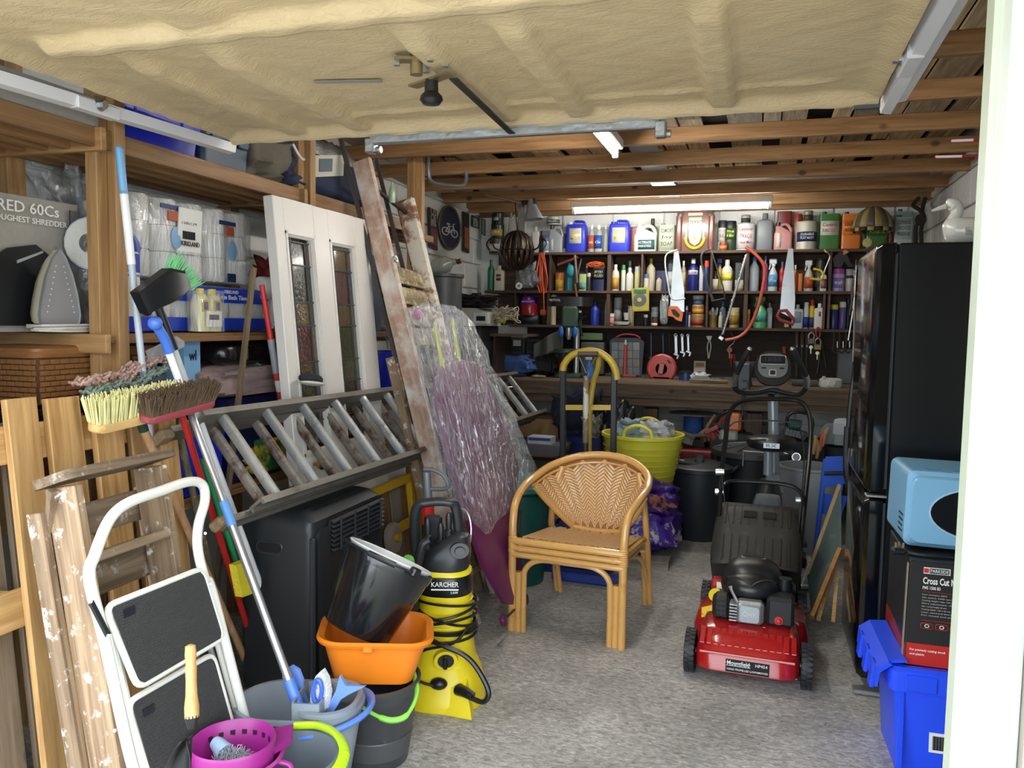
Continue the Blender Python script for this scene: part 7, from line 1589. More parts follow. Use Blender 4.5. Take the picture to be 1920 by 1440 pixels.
part('body',flat([(1562,484),(1574,472),(1588,478),(1596,495),(1602,500),(1590,500),(1583,490),(1576,503),(1564,500)],HY,.03),BLACKM,t)
part('tip',flat([(1580,471),(1586,468),(1592,473),(1582,478)],HY-.005,.02),pl('b9744a',.5),t)
t = wthing('clamp_and_gun','red-brown caulking gun with a teal body hanging in the left bay','tool',P(1060,500,Y=HY))
part('barrel',G().tube([P(1045,497,Y=HY),P(1084,482,Y=HY)],.010,8),pl('8c4a38',.4,metal=.3),t)
part('plunger',G().tube([P(1078,478,Y=HY),P(1082,530,Y=HY)],.012,8).tube([P(1090,485,Y=HY),P(1083,515,Y=HY)],.006,8),pl('7a6a60',.4,metal=.5),t)
part('teal_pouch',G().ball(P(1070,508,Y=HY+.02),.05,(.8,.5,1.1),14),pl('1f7c8c',.5),t)
part('wooden_handle',G().tube([P(1078,533,Y=HY),P(1082,560,Y=HY)],.010,8),pl('6e4a2e',.5),t)
t = wthing('orange_twine','bundle of orange cord lying on the disinfectant can','cord',P(1118,497,Y=6.62))
g = G(); rn = random.Random(6)
for k in range(16):
    c = P(1118,497,Y=6.62)+V((rn.uniform(-.03,.03),rn.uniform(-.02,.02),rn.uniform(-.012,.014))); a = rn.uniform(0,3)
    g.tube([c+V((.045*cos(q),.02*sin(q+a),.016*sin(q))) for q in [2*pi*j/12 for j in range(12)]],.0042,5,loop=True)
part('coil',g,pl('c85a20',.6),t,kind='stuff')
t = wthing('orange_cable','long hank of orange extension cable hanging from the top back shelf','cable',P(1018,480,Y=6.42))
rn = random.Random(3)
for k in range(14):
    x0 = 1007+1.6*k; p0,p1,p2 = P(1016+rn.uniform(-5,5),474,Y=6.44+.01*(k % 3)),P(x0-rn.uniform(0,5),520,Y=6.42+.012*(k % 4)),P(1012+k*.9,549,Y=6.44)
    part('loop',G().tube(smoothpath([p0,p1,p2],6),.0055,6),pl('c04a24',.5),t)
part('tail',G().tube([P(1019,545,Y=6.43),P(1020,583,Y=6.43)],.0055,6),pl('c04a24',.5),t); part('socket',G().box(P(1018,586,Y=6.43),(.05,.035,.05),bev=.01),pl('b04a24',.5),t)
t = wthing('hanging_iron_basket','dark iron strap basket with hooped arms hanging in front of the left shelf end','basket',P(970,425,Y=5.9)); BY_ = 5.9
cc = P(969,470,Y=BY_); rb = (P(1000,470,Y=BY_)-P(938,470,Y=BY_)).length/2
IR = pm('dark_copper_iron',C('4a3a30'),.35,.7,.3,20)
for k in range(8):
    a = pi*k/8+.2
    part('strap',G().grid(lambda u,v,a=a: cc+V((rb*cos(a)*cos(th)*1.0+.024*(v-.5)*-sin(a),rb*sin(a)*cos(th)+.024*(v-.5)*cos(a),rb*1.15*sin(th))) if (th := pi*2*u) or True else 0,26,1),IR,t,solid=.003)
part('ring',G().tube([cc+V((rb*cos(a),rb*sin(a),0)) for a in [2*pi*k/24 for k in range(24)]],.006,6,loop=True),IR,t)
for s_ in (-1,1): part('curled_arm',G().tube(smoothpath([cc+V((s_*rb*.9,0,0)),cc+V((s_*rb*1.3,-.02,.02)),cc+V((s_*rb*1.55,-.02,.09)),cc+V((s_*rb*1.8,-.02,.05)),cc+V((s_*rb*1.6,-.02,.0))],6),.006,6),IR,t)
part('hanger',G().tube([cc+V((0,0,rb*1.1)),P(966,375,Y=BY_)],.005,6),IR,t); part('finial',G().tube([cc-V((0,0,rb*1.1)),cc-V((0,0,rb*1.5))],[.02,.008],8),IR,t)
sack('grey_plastic_bag','folded grey plastic bag hanging over the iron basket','bag',P(978,470,Y=5.95),(.07,.04,.36),pm('dull_film',C('8f8c86'),.35,0,.2,12,bump=.6),seed=31,amp=.012)
sack('clear_packet','crumpled clear packet hanging below the iron basket','bag',P(988,540,Y=6.35),(.16,.06,.18),pm('dull_film2',C('6f7376'),.2,0,.4,14,bump=.8),seed=32,amp=.02)
t = wthing('white_roll_end','small roll with a dark printed spiral end under the clear packet','roll',P(972,537,Y=6.3)); part('roll',G().cyl(P(973,536,Y=6.28),P(973,536,Y=6.40),.028,n=16),pl('b9b9b4',.6),t); part('core',G().cyl(P(973,536,Y=6.275),P(973,536,Y=6.28),.012,n=12),BLACK,t)
t = wthing('yellow_blade_card','yellow plastic card with a round grey disc hanging on the shelf edge','card',P(1200,540,Y=HY))
part('card',G().loft([[P(a,b,Y=HY) for a,b in ((1184,541),(1217,538),(1217,583),(1186,584))],[P(a,b,Y=HY+.02) for a,b in ((1184,541),(1217,538),(1217,583),(1186,584))]]),pl('a89c3c',.45),t)
part('disc',G().cyl(P(1200,562,Y=HY-.004),P(1200,562,Y=HY-.008),.052,n=28),pl('55606a',.5),t); part('disc_centre',G().cyl(P(1199,562,Y=HY-.009),P(1199,562,Y=HY-.012),.018,n=18),pl('c9b23c',.5),t)
part('green_panel',G().box(P(1200,546,Y=HY-.003),(.10,.003,.03)),pl('2f6a3a',.5),t)
for k in range(9): part('tooth_rib',G().box(P(1189+2.9*k,578,Y=HY-.003),(.006,.004,.032)),pl('c9b83c',.45),t)
sack('blade_wrap','clear blister of circular blades behind the orange saw handle','blister',P(1245,609,Y=6.56),(.07,.06,.24),pm('blister',C('8f9698'),.15,.3,.5,30,bump=.6),seed=33,amp=.01)
t = wthing('papers_pile','small pile of papers and a white cup on the lower shelf','papers',P(1165,609,Y=6.6))
for k in range(4): part('sheet',G().box(P(1167,608-1.5*k,Y=6.6),(.13,.10,.004),MX.Rotation(.1*k-.2,3,'Z')),pl('c9c6bc',.7),t)
part('cup',G().lathe([(0,0),(.02,0),(.028,.06),(.024,.06),(.017,.005),(0,.005)],P(1175,600,Y=6.58),16),pl('d4d4d0',.3),t)
t = wthing('wooden_block','small square wooden block on the lower shelf under the red saw handle','block',P(1474,611,Y=6.6)); part('block',G().box(P(1475,610,Y=6.6),(.035,.035,.03),bev=.003),pl('b9a078',.6),t)
# board tools
PY = 6.73
def tool2(nm,label,cat,pts,r,m,group=None,y=PY): 
    t = wthing(nm,label,cat,P(*pts[0],Y=y),group); part('shaft',G().tube([P(*p,Y=y) for p in pts],r,8),m,t); return t
def spanner(nm,label,x,ya,yb,m,adj,w_=.009):
    t = wthing(nm,label,'spanner',P(x,ya,Y=PY),'spanners on the dark board')
    a,b_ = P(x,ya,Y=PY),P(x+(1 if adj else 0),yb,Y=PY)
    part('shank',G().bar(a,b_,w_*2,.006,up=(0,1,0),bev=.002),m,t); part('ring',G().tube([a+V((w_*1.1*cos(q),0,w_*1.1*sin(q))) for q in [2*pi*j/12 for j in range(12)]],.0045,6,loop=True),m,t)
    part('jaw',G().box(b_+V((.0,0,0)),(.045,.012,.018),MX.Rotation(.35,3,'Y'),.003).box(b_+V((.012,0,-.02)),(.016,.012,.035),MX.Rotation(.35,3,'Y'),.003),m,t)
spanner('long_spanner','thin dark spanner hanging nearest the organiser case',1221,626,672,pl('3a4252',.35,metal=.5),False,.006)
spanner('blue_wrench','blue-black wrench hanging left of the bright spanners',1243,627,664,pl('26304c',.4,metal=.4),True,.008)
spanner('dark_spanner','thin rusty spanner hanging between the blue wrench and the bright ones',1255,627,668,pl('3a302c',.5,metal=.4),False,.004)
spanner('adjustable_spanner','largest of three bright adjustable spanners, leftmost of them',1267,629,665,STEEL,True,.012)
spanner('adjustable_spanner','middle of the three bright adjustable spanners',1279,629,661,STEEL,True,.010)
spanner('adjustable_spanner','smallest bright adjustable spanner, nearest the white scraper',1290,629,660,STEEL,True,.009)
t = wthing('white_scraper','white scraper with a slotted handle hanging alone on the dark board','scraper',P(1329,632,Y=PY))
part('blade',flat([(1324,630),(1335,630),(1333,637),(1327,637)],PY,.006),pl('dcdcd8',.4),t)
part('handle',G().tube(smoothpath([P(a,b,Y=PY) for a,b in ((1329,637),(1326,650),(1327,662),(1328,672))],4),.005,8).tube(smoothpath([P(a,b,Y=PY) for a,b in ((1331,637),(1333,650),(1331,662),(1329,672))],4),.005,8),pl('d0d0cc',.4),t)
t = wthing('organiser_case','dark screw organiser case with clear compartments and a red carry handle','case',P(1175,708,Y=6.55)); q = lambda a,b,y=6.55: P(a,b,Y=y)
part('frame',G().loft([[q(a,b,y) for a,b in ((1143,640),(1150,633),(1200,634),(1208,642),(1203,706),(1146,706))] for y in (6.55,6.63)]),pl('1f2733',.45),t)
for i in range(4):
    for j in range(4): part('drawer_window',G().loft([[q(a,b,y) for a,b in ((1147+13.3*i,642+15.5*j),(1159+13.3*i,642+15.5*j),(1159+13.3*i,656.5+15.5*j),(1147+13.3*i,656.5+15.5*j))] for y in (6.546,6.55)]),pl(['5c6264','6a6a62','555c60','6c5f4c'][(i*3+j) % 4],.25),t)
part('handle',G().tube(smoothpath([q(1155,633),q(1165,628),q(1178,627),q(1192,629),q(1200,634)],5),.008,8),pl('8c2c2e',.4),t)
t = wthing('red_hammer','red-shafted hammer with a pale tip standing against the organiser case','hammer',q(1172,706,6.5))
part('shaft',G().tube([q(1171,705,6.5),q(1172,665,6.5),q(1173,646,6.5)],[.016,.012,.011],10),pl('a03034',.4),t); part('tip',G().tube([q(1173,646,6.5),q(1173,637,6.5)],[.012,.005],10),pl('b9b4a8',.4),t)
part('head',G().box(q(1180,706,6.48),(.12,.03,.03),bev=.008),pl('7a2c2c',.5),t)
t = wthing('green_tool_tray','green metal tray on top of a grey box at the back of the bench','tray',q(1110,640,6.6)); part('tray',G().box(q(1111,631,6.62),(.19,.12,.06),bev=.006),pm('worn_green_paint',C('4c6444'),.5,0,.2,14,dirt=(C('2c332a'),.6,.8,20)),t)
t = wthing('grey_tool_cabinet','grey metal box under the green tray on the bench','box',q(1115,706,6.6)); part('casing',G().box((q(1112,700,6.62).x,6.62,1.14),(.2,.13,.27),bev=.008),pl('4a4f4c',.5),t); part('lid_panel',G().box((q(1112,700,6.62).x,6.552,1.2),(.14,.006,.05),bev=.002),pl('5c615e',.5),t)
# red cable reel
cc = q(1241,691,6.45)
t = wthing('cable_reel','round red cable reel standing on the workbench','reel',(cc.x,cc.y,BZ))
r_ = .118; part('case',G().lathe([(0,-.04),(r_*.9,-.04),(r_,-.03),(r_,.03),(r_*.9,.04),(0,.04)],cc,36,M=MX.Rotation(pi/2,3,'X')),pl('b03a34',.35),t)
part('hub',G().lathe([(0,-.005),(.045,-.005),(.047,0),(0,0)],cc-V((0,.04,0)),24,M=MX.Rotation(pi/2,3,'X')),pl('3a3436',.5),t)
part('socket_plate',G().box(cc-V((0,.05,0)),(.04,.012,.085),MX.Rotation(.15,3,'Y'),.004),pl('b06a5c',.4),t); part('carry_slot',G().box(cc+V((.06,-.041,.06)),(.04,.004,.018),MX.Rotation(.8,3,'Y'),.002),pl('5c1f1c',.5),t)
part('foot',G().box((cc.x,cc.y,BZ+.01),(.14,.08,.02),bev=.004),pl('8c2c28',.4),t)
t = wthing('blue_tin_pair','dark blue round tin beside the red reel on the bench','tin',q(1286,708,6.4)); c = q(1286,708,6.4); part('tin',G().lathe([(0,0),(.055,0),(.055,.05),(0,.05)],(c.x,c.y,BZ),20),pl('1f3a78',.35),t); part('lid',G().lathe([(.057,.05),(.057,.065),(.03,.075),(0,.075)],(c.x,c.y,BZ),20),pl('1c2024',.4),t)
sack('white_rag','crumpled white rag on the bench under the pinned picture card','rag',(q(1312,708,6.4).x,6.4,BZ),(.15,.1,.06),pl('b9bec6',.8),seed=41,amp=.012)
t = wthing('picture_card','small cream printed card pinned to the dark board above the white rag','card',q(1312,685,PY)); part('card',G().box(q(1312,687,PY),(.095,.004,.09)),pl('b9ad98',.6),t); part('print',G().box(q(1312,684,PY-.004),(.07,.003,.03)),pl('8c6a50',.6),t)
t = wthing('bench_offcut','flat timber offcut lying on the front of the bench','offcut',q(1325,714,6.2)); part('board',G().box((q(1328,712,6.15).x,6.15,BZ+.014),(.28,.12,.026),MX.Rotation(.06,3,'Z'),.003),wood('offcut',C('8f7a58'),C('5f4f38'),'X',.7),t)
t = wthing('socket_set','row of small chrome sockets on the bench beside the offcut','sockets',q(1344,706,6.4)); 
for k in range(6): part('socket',G().cyl((q(1335+3*k,700,6.4).x,6.38,BZ),(q(1335+3*k,700,6.4).x,6.38,BZ+.028),.006,n=10),STEEL,t)
# vice
t = wthing('bench_vice','dark iron vice with a tommy bar on the front edge of the bench','vice',(q(1395,715,6.0).x,6.0,BZ)); vx = q(1395,715,6.0).x; VM = pm('vice_iron',C('43474a'),.45,.6,.15,20)
part('fixed_jaw',G().loft([[(vx+p.x,6.02+p.y,BZ+z_) for p in rr(w2,.12,.02)] for z_,w2 in ((0,.12),(.05,.10),(.12,.13),(.16,.16),(.175,.16))]),VM,t)
part('moving_jaw',G().box((vx,5.92,BZ+.06),(.09,.05,.22),bev=.01),VM,t); part('screw_head',G().cyl((vx,5.84,BZ+.02),(vx,5.92,BZ+.02),.026,n=16),VM,t)
part('tommy_bar',G().cyl((vx,5.85,BZ+.04),(vx,5.85,BZ-.20),.008,n=10).ball((vx,5.85,BZ+.04),.012).ball((vx,5.85,BZ-.2),.012),VM,t)
t = wthing('pliers','orange-tagged bunch of red-handled pliers hanging left of the vice','pliers',q(1372,625,PY))
part('hook_wire',G().tube(smoothpath([q(1371,624,PY),q(1377,640,PY),q(1366,652,PY),q(1368,664,PY)],4),.003,6),STEEL,t); part('tag',G().cyl(q(1368,656,PY-.01),q(1368,656,PY-.015),.022,n=16),pl('b9704a',.5),t)
part('jaws',G().box(q(1370,668,PY),(.03,.012,.04),bev=.004),pl('c07a3c',.4),t)
for x_ in (1370,1377): part('handle',G().tube([q(x_,664,PY),q(x_+1,688,PY)],.008,8),pl('a02c28',.4),t)
t = tool2('red_screwdriver','short red-handled screwdriver hanging behind the bike handlebar','screwdriver',((1403,660),(1402,682)),.007,pl('a02c34',.4))
t = tool2('orange_tool','short orange tool handle showing above the bike console','tool',((1470,650),(1471,664)),.014,pl('b8502c',.5))
for k,(x_,yb,lab) in enumerate(((1494,706,'round-handled wood file, longest of those left of the padlocks'),(1504,702,'wood file with a slightly paler handle beside the longest file'),(1513,690,'dark file partly hidden by the left padlock'))):
    t = wthing('wood_file',lab,'file',q(x_,622,PY),'files on the dark board'); part('blade',G().bar(q(x_,648,PY),q(x_-1,yb,PY),.018 if k == 0 else .012,.004,up=(0,1,0)),pl('3c3630',.6,metal=.4),t)
    part('handle',G().tube([q(x_,622,PY),q(x_,628,PY),q(x_,640,PY),q(x_,647,PY)],[.009,.0145,.011,.013],10),wood('file_handle',C('6b5a44'),C('4a3c2c'),'Z',.6,knots=False),t); part('ferrule',G().cyl(q(x_,646,PY),q(x_,651,PY),.010,n=10),STEEL,t)
for k,(x_,y_,col,lab) in enumerate(((1521,640,'5a5048','brown laminated padlock with keys hanging below the right bays'),(1533,651,'7a6a3c','brass padlock with keys hanging lower beside the brown one'))):
    t = wthing('padlock',lab,'padlock',q(x_,y_,6.5),'padlocks'); c = q(x_,y_,6.5)
    part('body',G().box(c,(.055,.022,.045),bev=.006),pl(col,.4,metal=.5),t); part('shackle',G().tube(smoothpath([c+V((-.019,0,.02)),c+V((-.019,0,.05)),c+V((0,0,.068)),c+V((.019,0,.05)),c+V((.019,0,.02))],5),.005,8),STEEL,t)
    part('key',G().cyl(c-V((0,.006,.045)),c-V((0,.002,.045)),.014,n=14).bar(c-V((0,.004,.055)),c-V((0,.004,.095)),.008,.003,up=(0,1,0)),pl('c9c6b4',.3,metal=.6),t)
t = wthing('red_strap','loop of red webbing hanging behind the padlocks','strap',q(1534,615,6.52)); part('loop',G().tube([q(1534+4*cos(a),624+10*sin(a),6.52) for a in [2*pi*k/14 for k in range(14)]],.006,6,loop=True),pl('8c2a24',.6),t)
for k,(x_,lab) in enumerate(((1566,'curved dark clamp hanging left of the dark metal hooks'),(1577,'middle dark metal clamp hanging under the aerosols'),(1589,'dark metal clamp hanging nearest the fridge'))):
    t = wthing('g_clamp',lab,'clamp',q(x_,618,6.55),'clamps under the right bay'); part('frame',G().tube(smoothpath([q(x_-3,616,6.55),q(x_-2,640,6.55),q(x_-5,656,6.55),q(x_+2,662,6.55),q(x_+5,658,6.55)],4),.006,6),RUST,t); part('screw',G().tube([q(x_+4,652,6.55),q(x_+4,640,6.55)],.004,6),STEEL,t)
t = wthing('dividers','thin steel dividers hanging right of the brass padlock','dividers',q(1540,640,PY)); part('leg',G().tube([q(1541,638,PY),q(1549,690,PY)],.003,6),pl('55514c',.4,metal=.5),t); part('leg',G().tube([q(1541,638,PY),q(1532,700,PY)],.003,6),pl('55514c',.4,metal=.5),t)
t = wthing('tape_reel','white plastic strapping reel lying on the right of the bench','reel',(q(1557,723,6.2).x,6.2,BZ)); c = q(1557,723,6.2)
part('drum',G().lathe([(0,0),(.075,0),(.078,.01),(.078,.055),(.06,.065),(0,.065)],(c.x,6.2,BZ),28),pl('c4c8c6',.4),t); part('spout',G().cyl((c.x-.05,6.15,BZ+.06),(c.x-.05,6.15,BZ+.08),.012,n=10).box((c.x+.0,6.12,BZ+.03),(.05,.03,.05),MX.Rotation(.4,3,'Y'),.005),pl('c4c8c6',.4),t)
t = wthing('grey_wall_box','plain grey metal box standing at the bench back beside the fridge','box',(q(1582,690,6.6).x,6.6,BZ)); part('box',G().box((q(1584,690,6.62).x,6.62,1.13),(.11,.1,.27),bev=.008),pl('565b60',.45),t)
t = wthing('wedge_block','low grey wedge on the bench behind the bike handlebar','wedge',(q(1510,722,6.2).x,6.2,BZ)); part('wedge',G().box((q(1508,722,6.2).x,6.2,BZ+.017),(.18,.08,.03),bev=.006),pl('3c3c3c',.6),t)
# bench drill press
dx = q(1072,600,6.25).x
t = wthing('drill_press','green and black bench drill press standing on the left of the workbench','drill press',(dx,6.3,BZ)); GP = pm('machine_green',C('33503c'),.45,0,.15,12)
part('base',G().box((dx,6.28,BZ+.015),(.2,.28,.03),bev=.006),GP,t); part('column',G().cyl((dx+.02,6.36,BZ),(dx+.02,6.36,1.60),.024,n=16),STEEL,t)
part('belt_cover',G().loft([[(dx-.02+p.x,6.28+p.y,z_) for p in rr(.36,.2,.09,0,6)] for z_ in (1.565,1.64)]),pl('15171a',.35),t); text('NUTOOL',.09,.018,face((dx-.17,6.177,1.605),(1,0,0),(0,0,1)),WHITE,t)
part('head',G().box((dx-.0,6.26,1.48),(.13,.2,.17),bev=.015),GP,t); part('chuck',G().tube([(dx-.01,6.2,1.4),(dx-.01,6.2,1.34),(dx-.01,6.2,1.30)],[.026,.026,.014],14),STEEL,t)
for k in range(3): a = 2*pi*k/3+.4; part('feed_lever',G().tube([(dx+.07,6.2,1.45),(dx+.1,6.2+.12*cos(a),1.45+.12*sin(a))],[.006,.012],8),BLACK,t)
part('table',G().cyl((dx-.02,6.22,1.20),(dx-.02,6.22,1.225),.11,n=24),GP,t)
for s_ in (-1,1): part('blue_guard',G().ball((dx+.0+s_*.055,6.12,1.36),.038,(.6,.4,1.2),12),pl('1f64b8',.35),t)
t = wthing('ear_defender_bag','grey folded cloth hanging left of the drill press','cloth',(dx-.18,6.2,1.25)); part('cloth',G().grid(lambda u,v: (dx-.30+.24*u,6.2+.03*sin(u*9),1.25+.10*u+.05*sin(v*3+u)-.12*v*(1-u*.3)),14,10),pl('55564f',.8),t,solid=.006)
cl = q(1128,700,6.3)
t = wthing('blue_trigger_spray','blue trigger spray bottle with a white head behind the spade grip','spray bottle',(q(1104,700,6.2).x,6.2,BZ)); x_ = q(1104,700,6.2).x
part('body',G().lathe([(0,0),(.035,0),(.037,.08),(.015,.12),(.013,.14)],(x_,6.2,BZ),18),pl('2f6cc0',.25),t); part('trigger_head',G().box((x_-.005,6.2,BZ+.165),(.05,.025,.04),bev=.006),pl('c6d2dc',.35),t)
t = wthing('jar_red_yellow','red and yellow tin below the drill press table','tin',(q(1052,690,6.2).x,6.2,BZ)); x_ = q(1055,690,6.15).x; part('tin',G().lathe([(0,0),(.03,0),(.03,.07),(0,.07)],(x_,6.15,BZ+.001),16),pl('c0a82c',.35),t); part('lid',G().lathe([(.031,.07),(.031,.12),(0,.12)],(x_,6.15,BZ+.001),16),pl('a8381f',.35),t)
# shelf-side clutter left of the drill: organisers, clothes
for k,(a,b,c_,d_,col,nm,lab,cat) in enumerate(((945,632,985,662,'3a3c3f','parts_bin','dark open parts bin with a white card at the back left of the bench','bin'),(988,636,1030,662,'2c2e31','parts_bin','second dark parts bin next to the one with a card','bin'),(1030,655,1060,700,'3f4448','small_cabinet','grey small-parts cabinet behind the drill press column','cabinet'))):
    x0,x1 = q(a,650,6.5).x,q(c_,650,6.5).x; z1,z0 = q(a,b,6.5).z,q(a,d_,6.5).z
    t = wthing(nm,lab,cat,((x0+x1)/2,6.5,z0)); part('casing',G().box(((x0+x1)/2,6.55,(BZ+z1)/2),(x1-x0,.14,z1-BZ),bev=.004),pl(col,.5),t); part('recess',G().box(((x0+x1)/2,6.477,(z0+z1)/2),((x1-x0)*.8,.006,(z1-z0)*.7)),pl('17181a',.6),t)
    if k == 0: part('white_card',G().box(((x0+x1)/2+.03,6.47,(z0+z1)/2+.02),(.07,.004,.05),bev=.001),pl('b4b4ae',.6),t)
sack('blue_overalls','folded blue overalls heaped at the left of the bench','clothes',q(965,690,6.2)-V((0,0,.04)),(.36,.24,.14),pm('denim_blue',C('3c5a92'),.9,0,.15,20,bump=.5,bscale=20),seed=51,amp=.02)
t = sack('red_checked_cloth','red checked cloth folded under the blue overalls','cloth',q(950,690,6.15)-V((0,0,.055)),(.2,.16,.04),pl('8c2f38',.8),seed=52,amp=.01)
sack('navy_cushion_bag','navy bag under the folded clothes','bag',q(955,705,6.1)-V((0,0,.07)),(.26,.2,.1),pl('161d3a',.8),seed=53,amp=.01)
sack('black_work_bag','black soft bag between the clothes and the drill press','bag',(q(1010,700,6.2).x,6.3,BZ),(.22,.18,.16),pl('141518',.7),seed=54,amp=.02)
t = wthing('work_glove','pale leather work glove lying on the bench edge','glove',(q(1005,705,6.05).x,6.05,BZ)); c = V((q(1005,705,6.05).x,6.05,BZ+.012)); part('palm',G().ball(c,.03,(1.3,1,.4),12),pl('8f8260',.8),t)
for k in range(4): part('finger',G().tube([c+V((.03,-.02+.013*k,0)),c+V((.075,-.025+.016*k,.0))],[.009,.007],8),pl('8f8260',.8),t)
# ---------------------------------------------------------------- left rear: cabinet, printer, signs
cbx0,cbx1 = -2.34,-1.97
t = wthing('black_cabinet','black-painted bedside cabinet with white knobs standing by the left wall','cabinet',(-2.15,5.75,0)); KB = pl('191b1e',.45)
part('carcass',G().box(((cbx0+cbx1)/2-.02,5.80,.70),(cbx1-cbx0,.42,1.40),bev=.006),KB,t)
part('side_panel',G().box((cbx1-.015,5.80,.68),(.012,.36,1.2),bev=.003),pl('202327',.45),t)  # raised side panel, slightly lighter black than the carcass
dr = part('drawer',G().box(((cbx0+cbx1)/2-.0,5.582,1.30),(.32,.02,.15),bev=.004),pl('22252a',.4),t); part('knob',G().ball((-2.02,5.56,1.29),.014),pl('2c2e30',.3),dr)
dr = part('door',G().box(((cbx0+cbx1)/2-.0,5.582,.90),(.32,.02,.60),bev=.004),pl('1e2125',.4),t); part('knob',G().ball((-2.04,5.56,1.12),.016),pl('d4d2c8',.3),dr)
t = wthing('printer','pale grey printer with a black cloth on top of the black cabinet','printer',(-2.16,5.8,1.40)); PG = pl('a9a8a2',.45)
part('casing',G().loft([[(-2.17+p.x,5.78+p.y,1.402+z_) for p in rr(w2,.40,.05)] for z_,w2 in ((0,.44),(.06,.44),(.10,.40),(.13,.30))]),PG,t)
part('front_panel',G().box((-1.99,5.60,1.455),(.12,.06,.09),bev=.008),pl('c4c8c8',.35),t); part('display',G().box((-1.985,5.568,1.455),(.07,.004,.035)),BLACK,t)
sack('black_cloth','black cloth draped over the printer','cloth',V((-2.10,5.72,1.535)),(.32,.3,.10),pl('141416',.9),seed=61,amp=.03)
t = wthing('cable_tangle','tangle of pale flex and yellow plug beside the printer','cables',(-1.85,5.8,1.4)); rn = random.Random(8); g = G()
for k in range(9):
    c = q(945,590,5.8); pts = [c+V((rn.uniform(-.1,.12),rn.uniform(-.08,.08),rn.uniform(-.07,.07))) for _ in range(6)]; part('flex',G().tube(smoothpath(pts,5),.0042,5),pl('b0a890',.5),t)
part('yellow_plug',G().box(q(938,602,5.8),(.06,.04,.03),bev=.008),pl('a4a83c',.5),t)
t = wthing('trestle_shelf','dark ledge carrying the cables left of the back shelves','shelf',(-1.85,5.95,1.33)); part('board',G().box((-1.86,6.05,1.33),(.26,.5,.02)),DARKW,t); part('bracket',G().box((-1.97,6.05,1.16),(.02,.4,.32)),DARKZ,t)
SX_ = XL+.035; s = lambda a,b: P(a,b,X=SX_)
def plate(nm,label,cat,pts,col,th=.008,**k):
    t = wthing(nm,label,cat,s(*pts[0])); a = [s(*p) for p in pts]; part('panel',G().loft([a,[p-V((th,0,0)) for p in a]]),pl(col,.5),t); return t
t = plate('bicycle_sign','oval dark blue sign with a white bicycle on the left wall','sign',[(843+20*cos(2*pi*k/32),427+40*sin(2*pi*k/32)) for k in range(32)][::-1],'1c2440')
c_ = s(843,427); sy = (s(863,427).y-s(823,427).y)/2; sz = (s(843,387).z-s(843,467).z)/2; ox = .004
def on(y,z): return V((SX_+ox,c_.y+y*sy,c_.z+z*sz))
part('border',G().tube([on(cos(a),sin(a)) for a in [2*pi*k/40 for k in range(40)]],.008,6,loop=True),pl('6e5a48',.5),t)
for y_ in (-.42,.42): part('bike_wheel',G().tube([on(y_+.3*cos(a),-.22+.17*sin(a)) for a in [2*pi*k/20 for k in range(20)]],.005,5,loop=True),pl('d8d8d4',.5),t)
part('bike_frame',G().tube([on(-.42,-.22),on(-.12,.06),on(.32,.08),on(.02,-.22),on(-.42,-.22)],.005,5).tube([on(.02,-.22),on(-.15,.14)],.005,5).tube([on(.42,-.22),on(.28,.2),on(.42,.24)],.005,5).tube([on(-.26,.15),on(-.06,.15)],.008,5),pl('d8d8d4',.5),t)
t = plate('film_poster','tall brown poster with white words beside the bicycle sign','poster',[(804,388),(819,395),(821,470),(806,462)],'3a2420')
for k,(w1,z_) in enumerate((('US',400),('OF',411),('NEW ENG',421))): text(w1,.10,.05,face(s(807,z_+2)+V((.004,0,0)),(0,1,0),(0,0,1)),pl('b9b4a8',.6),t)
part('figure_panel',G().loft([[s(a,b)+V((dx_,0,0)) for a,b in ((807,428),(819,432),(820,464),(808,458))] for dx_ in (.001,.004)]),pl('6b3c34',.6),t)
t = plate('narrow_poster','narrow dark poster with an orange figure on the left wall','poster',[(869,396),(880,401),(880,475),(869,470)],'22261f'); part('figure_panel',G().loft([[s(a,b)+V((dx_,0,0)) for a,b in ((871,425),(878,428),(878,468),(871,464))] for dx_ in (.001,.004)]),pl('a0562c',.6),t)
t = plate('number_plate_sign','small dark green square sign with white figures on the left wall','sign',[(886,403),(899,408),(899,429),(886,424)],'26332c')
text('LAST BUS',.09,.03,face(s(887,414)+V((.003,0,0)),(0,1,0),(0,0,1)),pl('b4bab0',.6),t); text('8:50',.11,.06,face(s(887,424)+V((.003,0,0)),(0,1,0),(0,0,1)),pl('b4bab0',.6),t)
t = plate('white_notice','white framed notice nearest the rear left corner','notice',[(902,410),(909,412),(909,442),(902,438)],'b9bab4'); part('frame',G().tube([s(a,b)+V((.003,0,0)) for a,b in ((902,410),(909,412),(909,442),(902,438))],.004,5,loop=True),BLACK,t)
t = wthing('bottle_ship','glass flask with a red stopper lying on the cabinet behind the tall ladder','flask',q(835,505,5.2)); c = q(832,497,5.2); part('flask',G().lathe([(0,-.09),(.05,-.08),(.065,-.03),(.055,.03),(.02,.07),(.018,.10)],c,18,M=MX.Rotation(1.3,3,'Y')),pm('cloudy_glass',C('9ea39c'),.12,0,.3,20,coat=.5),t); part('stopper',G().tube([c+V((.10,0,.02)),c+V((.13,0,.03))],.018,10),pl('5a2c20',.5),t)
t = wthing('grey_pot_stand','grey metal canister under the glass flask behind the tall ladder','canister',(c.x,5.2,0)); part('drum',G().lathe([(.0,.0),(.13,0),(.13,c.z-.09),(.145,c.z-.085),(.145,c.z-.065),(0,c.z-.065)],(c.x,5.2,0),24),pl('55585a',.45,metal=.4),t)
